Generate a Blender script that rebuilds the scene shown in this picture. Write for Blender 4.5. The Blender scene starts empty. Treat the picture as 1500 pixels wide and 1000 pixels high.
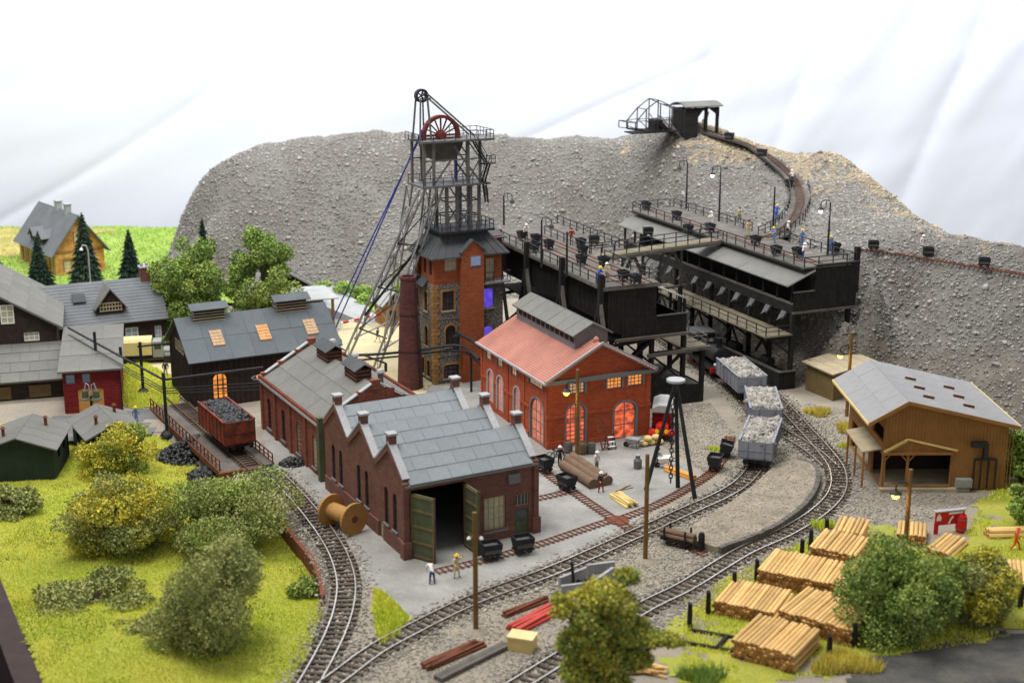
import bpy, bmesh, math, random
import numpy as np
from mathutils import Vector, Matrix, noise
random.seed(7); RNG = np.random.default_rng(7)
SC = bpy.context.scene; COL = SC.collection
R = math.radians
# ------------------------------------------------------------------ camera
CAM_H, PITCH, FPX = 45.0, R(15), 2100.0
cd = bpy.data.cameras.new('camera'); cam = bpy.data.objects.new('camera', cd); COL.objects.link(cam)
cam.location = (0, 0, CAM_H); cam.rotation_euler = (R(75), 0, 0)
cd.sensor_width = 36; cd.lens = 36 * FPX / 1500; cd.clip_end = 2000; cd.clip_start = 1
cd.dof.use_dof = True; cd.dof.focus_distance = 138; cd.dof.aperture_fstop = .0504 / .42
SC.camera = cam
SC.render.resolution_x, SC.render.resolution_y = 1024, 682
# ------------------------------------------------------------------ light: an exhibition hall, wide soft ceiling light, plus an added backdrop wash
w = bpy.data.worlds.new('World'); SC.world = w; w.use_nodes = True
w.node_tree.nodes['Background'].inputs[0].default_value = (.93, .96, 1, 1)
w.node_tree.nodes['Background'].inputs[1].default_value = .31
def area(name, loc, rot, sx, sy, power, col):
    l = bpy.data.lights.new(name, 'AREA'); l.shape = 'RECTANGLE'; l.size = sx; l.size_y = sy; l.energy = power; l.color = col
    o = bpy.data.objects.new(name, l); COL.objects.link(o); o.location = loc; o.rotation_euler = rot
    return o
area('ceiling_light_main', (-38, 92, 150), (R(-10), R(-13), 0), 55, 55, 165000, (1, .97, .91))
area('backdrop_wash_light', (0, 178, 165), (R(48), 0, 0), 300, 40, 600000, (.97, .98, 1))  # added lamp, aimed at the hanging sheet to brighten it
vs = SC.view_settings; vs.view_transform = 'Standard'; vs.look = 'None'; vs.exposure = .4; vs.gamma = 1; vs.use_curve_mapping = False
# ------------------------------------------------------------------ surveying helpers
CP, SP = math.cos(PITCH), math.sin(PITCH)
def G(px, py, z=0.0):
    """plan position of a point of known height z, surveyed on the 1500 x 1000 photograph"""
    u = (px - 750) / FPX; v = (500 - py) / FPX
    t = (z - CAM_H) / (-SP + v * CP)
    return Vector((u * t, (CP + v * SP) * t, z))
def atD(px, py, D):
    u = (px - 750) / FPX; v = (500 - py) / FPX
    t = D / (CP + v * SP)
    return Vector((u * t, D, CAM_H + (-SP + v * CP) * t))
# ------------------------------------------------------------------ materials
def S(r, g, b, k=1.0):
    f = lambda c: (c / 255 / 12.92 if c <= 10 else ((c / 255 + .055) / 1.055) ** 2.4) * k
    return (f(r), f(g), f(b))
M = {}
def mat(name, col, rough=.85, var=.22, scale=.8, bump=.12, bscale=6., col2=None, metal=0., spec=.25, rnd=0., emis=0., dist=.05, fine=.12, orn=0.):
    m = bpy.data.materials.new(name); m.use_nodes = True; M[name] = m
    nt = m.node_tree; n = nt.nodes; L = nt.links
    b = n['Principled BSDF']; b.inputs['Roughness'].default_value = rough; b.inputs['Metallic'].default_value = metal
    b.inputs['Specular IOR Level'].default_value = spec
    tc = n.new('ShaderNodeTexCoord')
    c2 = col2 if col2 else tuple(c * (1 - 2 * var) for c in col)
    mix = n.new('ShaderNodeMix'); mix.data_type = 'RGBA'; mix.inputs[6].default_value = (*col, 1); mix.inputs[7].default_value = (*c2, 1)
    nz = n.new('ShaderNodeTexNoise'); nz.inputs['Scale'].default_value = scale; nz.inputs['Detail'].default_value = 5; nz.inputs['Roughness'].default_value = .65
    L.new(tc.outputs['Object'], nz.inputs['Vector'])
    mr = n.new('ShaderNodeMapRange'); mr.inputs[1].default_value = .35; mr.inputs[2].default_value = .68
    L.new(nz.outputs['Fac'], mr.inputs[0]); L.new(mr.outputs[0], mix.inputs[0])
    out = mix.outputs[2]
    n2 = n.new('ShaderNodeTexNoise'); n2.inputs['Scale'].default_value = bscale; n2.inputs['Detail'].default_value = 3
    L.new(tc.outputs['Object'], n2.inputs['Vector'])
    hs = n.new('ShaderNodeHueSaturation'); L.new(out, hs.inputs['Color'])
    ma = n.new('ShaderNodeMath'); ma.operation = 'MULTIPLY_ADD'; ma.inputs[1].default_value = fine * 4; ma.inputs[2].default_value = 1 - fine * 2
    L.new(n2.outputs['Fac'], ma.inputs[0])
    val = ma.outputs[0]
    if rnd:
        gi = n.new('ShaderNodeNewGeometry'); mb_ = n.new('ShaderNodeMath'); mb_.operation = 'MULTIPLY_ADD'
        mb_.inputs[1].default_value = rnd * 2; mb_.inputs[2].default_value = -rnd
        L.new(gi.outputs['Random Per Island'], mb_.inputs[0])
        ad = n.new('ShaderNodeMath'); ad.operation = 'ADD'; L.new(val, ad.inputs[0]); L.new(mb_.outputs[0], ad.inputs[1]); val = ad.outputs[0]
    if orn:
        oi = n.new('ShaderNodeObjectInfo'); mo_ = n.new('ShaderNodeMath'); mo_.operation = 'MULTIPLY_ADD'; mo_.inputs[1].default_value = orn * 2; mo_.inputs[2].default_value = -orn
        L.new(oi.outputs['Random'], mo_.inputs[0]); ad2 = n.new('ShaderNodeMath'); ad2.operation = 'ADD'; L.new(val, ad2.inputs[0]); L.new(mo_.outputs[0], ad2.inputs[1]); val = ad2.outputs[0]
    L.new(val, hs.inputs['Value']); L.new(hs.outputs[0], b.inputs['Base Color'])
    if bump:
        bp = n.new('ShaderNodeBump'); bp.inputs['Strength'].default_value = bump; bp.inputs['Distance'].default_value = dist
        L.new(n2.outputs['Fac'], bp.inputs['Height']); L.new(bp.outputs[0], b.inputs['Normal'])
    if emis:
        b.inputs['Emission Color'].default_value = (*col, 1); b.inputs['Emission Strength'].default_value = emis
    return m
def brick(name, col, mortar, bw=.62, bh=.22, col2=None, rough=.85, off=.5):
    m = mat(name, col, rough, .14, .5, 0, 5., col2=col2)
    nt = m.node_tree; n = nt.nodes; L = nt.links; b = n['Principled BSDF']
    base = b.inputs['Base Color'].links[0].from_socket
    tc = [k for k in n if k.type == 'TEX_COORD'][0]
    sx = n.new('ShaderNodeSeparateXYZ'); L.new(tc.outputs['Object'], sx.inputs[0])
    ad = n.new('ShaderNodeMath'); L.new(sx.outputs[0], ad.inputs[0]); L.new(sx.outputs[1], ad.inputs[1])
    cx = n.new('ShaderNodeCombineXYZ'); L.new(ad.outputs[0], cx.inputs[0]); L.new(sx.outputs[2], cx.inputs[1])
    bt = n.new('ShaderNodeTexBrick'); bt.inputs['Scale'].default_value = 1; bt.inputs['Brick Width'].default_value = bw; bt.inputs['Row Height'].default_value = bh
    bt.inputs['Mortar Size'].default_value = .03; bt.inputs['Mortar Smooth'].default_value = .3; bt.offset = off
    bt.inputs['Color1'].default_value = (.78, .78, .78, 1); bt.inputs['Color2'].default_value = (1.1, 1.1, 1.1, 1); bt.inputs['Mortar'].default_value = (*mortar, 1)
    L.new(cx.outputs[0], bt.inputs['Vector'])
    mu = n.new('ShaderNodeMix'); mu.data_type = 'RGBA'; mu.blend_type = 'MULTIPLY'; mu.inputs[0].default_value = 1
    L.new(base, mu.inputs[6]); L.new(bt.outputs['Color'], mu.inputs[7]); L.new(mu.outputs[2], b.inputs['Base Color'])
    bp = n.new('ShaderNodeBump'); bp.inputs['Strength'].default_value = .5; bp.inputs['Distance'].default_value = .03; bp.invert = True
    L.new(bt.outputs['Fac'], bp.inputs['Height']); L.new(bp.outputs[0], b.inputs['Normal'])
    return m
def stone(name, col, col2, joint, scale=2.2):
    m = mat(name, col, .9, .2, scale * .6, 0, 8., col2=col2)
    nt = m.node_tree; n = nt.nodes; L = nt.links; b = n['Principled BSDF']
    base = b.inputs['Base Color'].links[0].from_socket
    tc = [k for k in n if k.type == 'TEX_COORD'][0]
    v = n.new('ShaderNodeTexVoronoi'); v.feature = 'DISTANCE_TO_EDGE'; v.inputs['Scale'].default_value = scale; L.new(tc.outputs['Object'], v.inputs['Vector'])
    mr = n.new('ShaderNodeMapRange'); mr.inputs[1].default_value = .02; mr.inputs[2].default_value = .12; L.new(v.outputs['Distance'], mr.inputs[0])
    mu = n.new('ShaderNodeMix'); mu.data_type = 'RGBA'; mu.inputs[6].default_value = (*joint, 1); L.new(mr.outputs[0], mu.inputs[0]); L.new(base, mu.inputs[7])
    L.new(mu.outputs[2], b.inputs['Base Color'])
    bp = n.new('ShaderNodeBump'); bp.inputs['Strength'].default_value = .9; bp.inputs['Distance'].default_value = .08
    L.new(mr.outputs[0], bp.inputs['Height']); L.new(bp.outputs[0], b.inputs['Normal'])
    return m
def glow(name, col, strength, var=.5):
    m = mat(name, tuple(c * .25 for c in col), .4, .1, 1., 0, 3.)
    nt = m.node_tree; n = nt.nodes; L = nt.links; b = n['Principled BSDF']
    tc = [k for k in n if k.type == 'TEX_COORD'][0]
    nz = n.new('ShaderNodeTexNoise'); nz.inputs['Scale'].default_value = 1.7; nz.inputs['Detail'].default_value = 4; L.new(tc.outputs['Object'], nz.inputs['Vector'])
    mr = n.new('ShaderNodeMapRange'); mr.inputs[1].default_value = .35; mr.inputs[2].default_value = .7; mr.inputs[3].default_value = strength * (1 - var); mr.inputs[4].default_value = strength
    L.new(nz.outputs['Fac'], mr.inputs[0]); L.new(mr.outputs[0], b.inputs['Emission Strength']); b.inputs['Emission Color'].default_value = (*col, 1)
    return m
mat('gravel', S(142, 135, 124), .95, .2, .35, .7, 7., col2=S(158, 147, 130), dist=.12, fine=.26)
mat('concrete', S(156, 154, 150), .88, .1, .3, .15, 4., col2=S(132, 130, 125), fine=.11)
mat('platform_earth', S(158, 146, 128), .95, .2, .5, .5, 9., fine=.2)
mat('sand', S(196, 182, 138), .9, .15, .4, .2, 7., col2=S(176, 168, 140))
mat('asphalt', S(118, 118, 116), .9, .15, .3, .2, 7.)
mat('lawn', S(146, 152, 60), .95, .2, .16, .5, 5., col2=S(170, 164, 72), dist=.1, fine=.2)
mat('meadow', S(152, 172, 84), .95, .2, .16, .5, 4., col2=S(128, 158, 60), fine=.18)
mat('stubble', S(190, 174, 104), .95, .2, .3, .4, 4., fine=.15)
mat('blade', S(204, 220, 86), .9, .2, .14, 0, 5., col2=S(234, 230, 102), rnd=.22)
mat('blade_green', S(140, 164, 66), .9, .2, .4, 0, 5., rnd=.3)
mat('straw_blade', S(232, 216, 104), .9, .2, .4, 0, 5., rnd=.2)
mat('hill', S(120, 117, 112), .97, .2, .1, .8, 2.6, col2=S(98, 93, 88), dist=.2, fine=.25)
mat('hill_tan', S(144, 132, 112), .97, .2, .3, .8, 3., col2=S(126, 117, 102), dist=.2, fine=.22)
mat('rubble', S(154, 151, 146), .95, .2, .09, 0, 5., col2=S(128, 124, 118), rnd=.3)
mat('rubble_tan', S(180, 164, 138), .95, .2, .25, 0, 5., col2=S(162, 150, 132), rnd=.3)
mat('earth_dark', S(120, 113, 104), .97, .2, .5, .6, 4., dist=.15, fine=.2)
mat('ballast', S(176, 169, 158), .95, .2, 1, 0, 5., rnd=.35)
mat('pale_stone', S(166, 161, 152), .9, .2, 1, 0, 5., rnd=.35)
mat('coal', S(46, 46, 48), .5, .2, 1, 0, 5., rnd=.5, spec=.5)
mat('ash', S(70, 70, 70), .95, .3, .3, .5, 6., col2=S(104, 100, 94), fine=.2)
mat('backdrop', (.77, .80, .865), .95, .02, .02, 0, 1., fine=.01)
mat('floor', S(24, 20, 20)); mat('frame_board', S(58, 40, 36), .6)
brick('brick_dark', S(124, 86, 75), (1.1, 1.05, 1.02), col2=S(106, 72, 64))
brick('brick_shed', S(140, 82, 64), (1.05, 1.0, .95), col2=S(118, 68, 56))
brick('brick_red', S(180, 88, 56), (.95, .92, .9), bw=.5, bh=.18, col2=S(166, 78, 50))
brick('brick_crimson', S(132, 44, 44), (1.3, 1.3, 1.3), bw=.6, bh=.3, col2=S(116, 26, 32))
brick('brick_orange', S(224, 176, 104), (.97, .95, .92), bw=.6, bh=.25, col2=S(176, 110, 52))
brick('brick_tower', S(166, 94, 58), (.92, .88, .84), bw=.5, bh=.2, col2=S(146, 80, 52))
brick('brick_stack', S(100, 60, 55), (1., 1., 1.), bw=.5, bh=.2, col2=S(82, 50, 48))
brick('quoin', S(174, 132, 80), (.8, .75, .7), bw=1.2, bh=.42, col2=S(146, 108, 66))
stone('rubblestone', S(140, 136, 130), S(120, 112, 104), S(88, 84, 80), 3.2)
mat('slate', S(134, 140, 144), .75, .08, .35, .08, 6., col2=S(118, 122, 125), fine=.08, orn=.05)
mat('felt', S(118, 117, 112), .9, .1, .3, .12, 6., col2=S(100, 99, 95), fine=.09, orn=.06)
mat('felt_blue', S(94, 100, 104), .8, .12, .35, .1, 6., fine=.1, orn=.08)
mat('felt_dark', S(84, 86, 88), .85, .15, .5, .1, 8.)
mat('tile_grey', S(112, 115, 118), .8, .12, .4, .08, 8.)
mat('tile_red', S(182, 126, 111), .85, .12, .3, .08, 6., col2=S(160, 108, 96), fine=.1)
mat('roof_pale', S(168, 170, 168), .8, .12, .4, .08, 8.)
mat('roof_lav', S(148, 147, 148), .85, .1, .3, .1, 6., col2=S(130, 129, 130), fine=.07)
mat('coping', S(172, 172, 174), .8, .1, .5); mat('stone_grey', S(128, 128, 130), .8, .1, .6)
mat('timber_dark', S(62, 50, 46), .85, .2, 1.2, .2, 9., col2=S(44, 36, 34))
mat('timber_black', S(46, 43, 41), .9, .2, 1.2, .2, 9., col2=S(30, 29, 29))
mat('timber_grey', S(108, 103, 97), .9, .2, 1., .2, 9.)
mat('timber_tan', S(156, 112, 64), .8, .12, .8, .1, 9., col2=S(140, 98, 56), fine=.06)
mat('timber_olive', S(122, 104, 72), .85, .15, .8, .1, 9.)
mat('plank_pale', S(178, 164, 136), .85, .15, .8, .1, 9.)
mat('deck_grey', S(108, 103, 96), .9, .18, .5, .25, 5., col2=S(82, 78, 74), fine=.18)
mat('deck_yellow', S(128, 119, 100), .85, .15, .8, .1, 9.)
mat('pole_wood', S(128, 96, 54), .8, .15, 1.2, .1, 9.)
mat('trunk', S(84, 70, 56), .95); mat('green_shed', S(44, 58, 50), .8, .15, .8, .1, 7.)
mat('door_green', S(92, 98, 72), .8, .15, .8, .1, 7.); mat('door_grey', S(112, 114, 116), .7, .1)
mat('iron', S(40, 40, 43), .6, .2, 2, 0, 8., spec=.4); mat('steel', S(108, 106, 106), .6, .15, 1.5, 0, 8., spec=.4, metal=.2)
mat('steel_light', S(168, 167, 168), .6, .15, 1.5, 0, 8., spec=.4, metal=.2)
mat('rail_side', S(104, 84, 68), .6, .2, 2, 0, 8.); mat('rail_top', S(214, 210, 202), .3, .1, .5, 0, 4., metal=.6, spec=.6)
mat('sleeper', S(94, 81, 71), .9, .25, 1.5, .1, 9., orn=.25); mat('rust', S(122, 74, 54), .9, .2, 2, .1, 9.)
mat('wheel_red', S(132, 62, 50), .7); mat('rope_blue', S(72, 80, 176), .7); mat('black', S(22, 22, 24), .5, .2, 2, 0, 8., spec=.4)
mat('wagon_rust', S(140, 64, 44), .8, .2, 1.1, .08, 8., col2=S(74, 46, 40)); mat('wagon_grey', S(146, 149, 160), .7, .12, .8, .05, 8., col2=S(126, 128, 138))
mat('cart', S(44, 46, 50), .7, .2, 2, .05, 8.)
mat('white', S(235, 235, 235), .6, .04); mat('cream', S(226, 208, 150), .7, .08); mat('grey_paint', S(150, 152, 146), .6, .08)
mat('yellow', S(240, 205, 40), .5, .05); mat('red', S(200, 34, 30), .5, .08); mat('orange', S(222, 88, 30), .6, .08); mat('glass_dark', S(60, 64, 70), .15, .1, 1, 0, 3., spec=.6)
mat('glass_pale', S(196, 190, 160), .3, .12, 1.2, 0, 3.); mat('glass_blue', S(160, 180, 214), .3, .1, 1.2, 0, 3.)
mat('log', S(224, 188, 126), .75, .1, .6, .06, 9., col2=S(204, 164, 102), orn=.2); mat('log_end', S(176, 126, 74), .8, .25, 3, .1, 9., orn=.3)
mat('bark_log', S(120, 98, 80), .85, .12, 1.5, .1, 9.); mat('yellow_plank', S(226, 200, 130), .7, .08); mat('orange_plank', S(222, 160, 84), .7, .08)
mat('drum_wood', S(176, 132, 76), .75, .12); mat('beam_red', S(196, 76, 66), .7, .1)
mat('skin', S(222, 170, 138), .6, .05); mat('blue_cloth', S(58, 98, 190), .8, .1); mat('paleblue_cloth', S(120, 146, 196), .8, .1)
mat('grey_cloth', S(128, 128, 126), .8, .1); mat('dark_cloth', S(58, 60, 66), .8, .1); mat('beige_cloth', S(206, 190, 150), .8, .1)
mat('red_cloth', S(148, 50, 44), .8, .1); mat('white_cloth', S(222, 218, 210), .8, .06); mat('denim', S(58, 78, 120), .8, .1)
mat('leaf_dark', S(112, 138, 66), .8, .2, .35, 0, 5., col2=S(136, 156, 76), rnd=.34); mat('leaf_fir', S(52, 72, 58), .85, .2, .8, 0, 5., rnd=.4)
mat('leaf_yellow', S(206, 190, 66), .8, .2, .5, 0, 5., col2=S(146, 150, 66), rnd=.26); mat('leaf_olive', S(162, 165, 100), .85, .2, .35, 0, 5., col2=S(132, 140, 82), rnd=.26)
mat('leaf_mix', S(154, 168, 82), .85, .2, .3, 0, 5., col2=S(122, 142, 78), rnd=.28); mat('leaf_fore', S(204, 192, 72), .8, .2, .3, 0, 5., col2=S(150, 156, 70), rnd=.28)
mat('leaf_bright', S(158, 186, 92), .8, .2, .5, 0, 5., rnd=.3)
glow('glow_orange', S(250, 156, 74), .95, .5); glow('glow_red', S(250, 112, 74), 1.05, .85); glow('glow_purple', S(106, 84, 228), .7, .5); glow('glow_pink', S(228, 132, 104), .75, .5)
glow('glow_pale', S(236, 184, 136), .55, .4); mat('bulb_yellow', (1, .72, .08), .4, 0, 1, 0, emis=4.); mat('bulb_white', (.8, .85, 1), .4, 0, 1, 0, emis=4.)
# ------------------------------------------------------------------ mesh building helpers
class MB:
    def __init__(s): s.v = []; s.f = []; s.m = []; s.cm = 0
    def add(s, vs, fs, mi=None):
        k = len(s.v); s.v += [tuple(p) for p in vs]; s.f += [tuple(i + k for i in f) for f in fs]; s.m += [s.cm if mi is None else mi] * len(fs); return s
    def hexa(s, p, mi=None):   # 8 points: bottom 0-3 ccw, top 4-7
        return s.add(p, [(3, 2, 1, 0), (4, 5, 6, 7), (0, 1, 5, 4), (1, 2, 6, 5), (2, 3, 7, 6), (3, 0, 4, 7)], mi)
    def box(s, x0, x1, y0, y1, z0, z1, mi=None):
        return s.hexa([(x0, y0, z0), (x1, y0, z0), (x1, y1, z0), (x0, y1, z0), (x0, y0, z1), (x1, y0, z1), (x1, y1, z1), (x0, y1, z1)], mi)
    def bar(s, p, q, w=.1, h=None, mi=None):
        p, q = Vector(p), Vector(q); h = h or w; d = (q - p)
        if d.length < 1e-6: return s
        d.normalize(); a = d.cross(Vector((0, 0, 1)))
        if a.length < 1e-3: a = Vector((1, 0, 0))
        a.normalize(); b = a.cross(d).normalized(); a = a * w / 2; b = b * h / 2
        return s.hexa([p - a - b, p + a - b, q + a - b, q - a - b, p - a + b, p + a + b, q + a + b, q - a + b], mi)
    def cyl(s, p, q, r0, r1=None, n=8, mi=None, caps=True):
        p, q = Vector(p), Vector(q); r1 = r0 if r1 is None else r1; d = (q - p).normalized(); a = d.orthogonal().normalized(); b = d.cross(a)
        vs = []
        for c, r in ((p, r0), (q, r1)):
            for k in range(n):
                t = 2 * math.pi * k / n; vs.append(c + a * (r * math.cos(t)) + b * (r * math.sin(t)))
        fs = [(k, (k + 1) % n, n + (k + 1) % n, n + k) for k in range(n)]
        s.add(vs, fs, mi)
        if caps: s.add(vs, [tuple(range(n))[::-1], tuple(range(n, 2 * n))], mi)
        return s
    def tube(s, pts, r, n=6, mi=None):
        pts = [Vector(p) for p in pts]; k0 = len(s.v); N = len(pts); rs = r if isinstance(r, (list, tuple)) else [r] * N
        a = None; vs = []
        for i, p in enumerate(pts):
            d = (pts[min(i + 1, N - 1)] - pts[max(i - 1, 0)]).normalized()
            a = d.orthogonal().normalized() if a is None else (a - d * a.dot(d)).normalized()
            b = d.cross(a)
            for k in range(n):
                t = 2 * math.pi * k / n; vs.append(p + a * (rs[i] * math.cos(t)) + b * (rs[i] * math.sin(t)))
        fs = [(i * n + k, i * n + (k + 1) % n, (i + 1) * n + (k + 1) % n, (i + 1) * n + k) for i in range(N - 1) for k in range(n)]
        fs += [tuple(range(n))[::-1], tuple(range((N - 1) * n, N * n))]
        return s.add(vs, fs, mi)
    def lathe(s, c, prof, n=12, mi=None):
        c = Vector(c); vs = []; P = len(prof)
        for r, z in prof:
            for k in range(n):
                t = 2 * math.pi * k / n; vs.append((c.x + r * math.cos(t), c.y + r * math.sin(t), c.z + z))
        fs = [(i * n + k, i * n + (k + 1) % n, (i + 1) * n + (k + 1) % n, (i + 1) * n + k) for i in range(P - 1) for k in range(n)]
        fs += [tuple(range(n))[::-1], tuple(range((P - 1) * n, P * n))]
        return s.add(vs, fs, mi)
    def ball(s, c, r, n=8, sq=1.0, mi=None):
        return s.lathe(c, [(max(r * math.sin(math.pi * i / 6), .001), -r * sq * math.cos(math.pi * i / 6)) for i in range(7)], n, mi)
    def prism(s, poly, fn, t0, t1, mi=None):
        """poly of (a, b) extruded from t0 to t1; fn(a, b, t) -> point"""
        n = len(poly); vs = [fn(a, b, t0) for a, b in poly] + [fn(a, b, t1) for a, b in poly]
        fs = [tuple(range(n))[::-1], tuple(range(n, 2 * n))] + [(k, (k + 1) % n, n + (k + 1) % n, n + k) for k in range(n)]
        return s.add(vs, fs, mi)
    def build(s, name, mats, parent=None, smooth=False, loc=None, rz=0.0):
        me = bpy.data.meshes.new(name); me.from_pydata(s.v, [], s.f)
        for m in (mats if isinstance(mats, (list, tuple)) else [mats]): me.materials.append(M[m])
        if any(s.m): me.polygons.foreach_set('material_index', s.m)
        bm = bmesh.new(); bm.from_mesh(me); bmesh.ops.recalc_face_normals(bm, faces=bm.faces); bm.to_mesh(me); bm.free()
        if smooth: me.polygons.foreach_set('use_smooth', [True] * len(me.polygons))
        o = bpy.data.objects.new(name, me); COL.objects.link(o); o.parent = parent
        if loc is not None: o.location = loc
        if rz: o.rotation_euler.z = rz
        return o
def _split(s, name, mats, parent=None, smooth=False):
    """one object for each separate piece collected in the builder"""
    par = list(range(len(s.v)))
    def find(i):
        while par[i] != i: par[i] = par[par[i]]; i = par[i]
        return i
    for f in s.f:
        r = find(f[0])
        for i in f[1:]: par[find(i)] = r
    groups = {}
    for f, m in zip(s.f, s.m): groups.setdefault(find(f[0]), []).append((f, m))
    out = []
    for g in groups.values():
        mp = {}; q = MB()
        for f, m in g:
            for i in f:
                if i not in mp: mp[i] = len(q.v); q.v.append(s.v[i])
            q.f.append(tuple(mp[i] for i in f)); q.m.append(m)
        out.append(q.build(name, mats, parent, smooth))
    return out
MB.split = _split
def npmesh(name, v, f, mats, parent=None, midx=None, smooth=False):
    """fast mesh from numpy arrays; f is (n,3) or (n,4)"""
    me = bpy.data.meshes.new(name); k = f.shape[1]
    me.vertices.add(len(v)); me.vertices.foreach_set('co', v.astype(np.float32).ravel())
    me.loops.add(f.size); me.loops.foreach_set('vertex_index', f.astype(np.int32).ravel())
    me.polygons.add(len(f)); me.polygons.foreach_set('loop_start', np.arange(0, f.size, k, dtype=np.int32)); me.polygons.foreach_set('loop_total', np.full(len(f), k, dtype=np.int32))
    for m in (mats if isinstance(mats, (list, tuple)) else [mats]): me.materials.append(M[m])
    if midx is not None: me.polygons.foreach_set('material_index', midx.astype(np.int32))
    if smooth: me.polygons.foreach_set('use_smooth', np.ones(len(f), dtype=bool))
    me.update(calc_edges=True); me.validate()
    o = bpy.data.objects.new(name, me); COL.objects.link(o); o.parent = parent
    return o
def tag(o, label=None, cat=None, group=None, kind=None):
    if label: o['label'] = label
    if cat: o['category'] = cat
    if group: o['group'] = group
    if kind: o['kind'] = kind
    return o
def thing(name, label, cat, loc=(0, 0, 0), rz=0.0, group=None):
    o = bpy.data.objects.new(name, None); COL.objects.link(o); o.location = loc; o.rotation_euler.z = rz; o.empty_display_size = .2
    return tag(o, label, cat, group)
def frame(name, label, cat, px, py, a, z=0.0, group=None):
    return thing(name, label, cat, G(px, py, z), R(a), group)
def copy_tree(o, parent=None):
    c = o.copy(); COL.objects.link(c); c.parent = parent
    for ch in list(o.children): copy_tree(ch, c)
    return c
def smooth_path(pts, step=.5):
    P = [Vector(p) for p in pts]; P = [P[0] * 2 - P[1]] + P + [P[-1] * 2 - P[-2]]; raw = []
    for i in range(1, len(P) - 2):
        for k in range(24):
            t = k / 24; a, b, c, d = P[i - 1], P[i], P[i + 1], P[i + 2]
            raw.append(.5 * (2 * b + (c - a) * t + (2 * a - 5 * b + 4 * c - d) * t * t + (3 * b - a - 3 * c + d) * t ** 3))
    raw.append(P[-2]); out = [raw[0]]; acc = 0
    for a, b in zip(raw, raw[1:]):
        L = (b - a).length; 
        while acc + L >= step:
            t = (step - acc) / L; a = a + (b - a) * t; L -= (step - acc); acc = 0; out.append(a.copy())
        acc += L
    out.append(raw[-1]); return out
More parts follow.
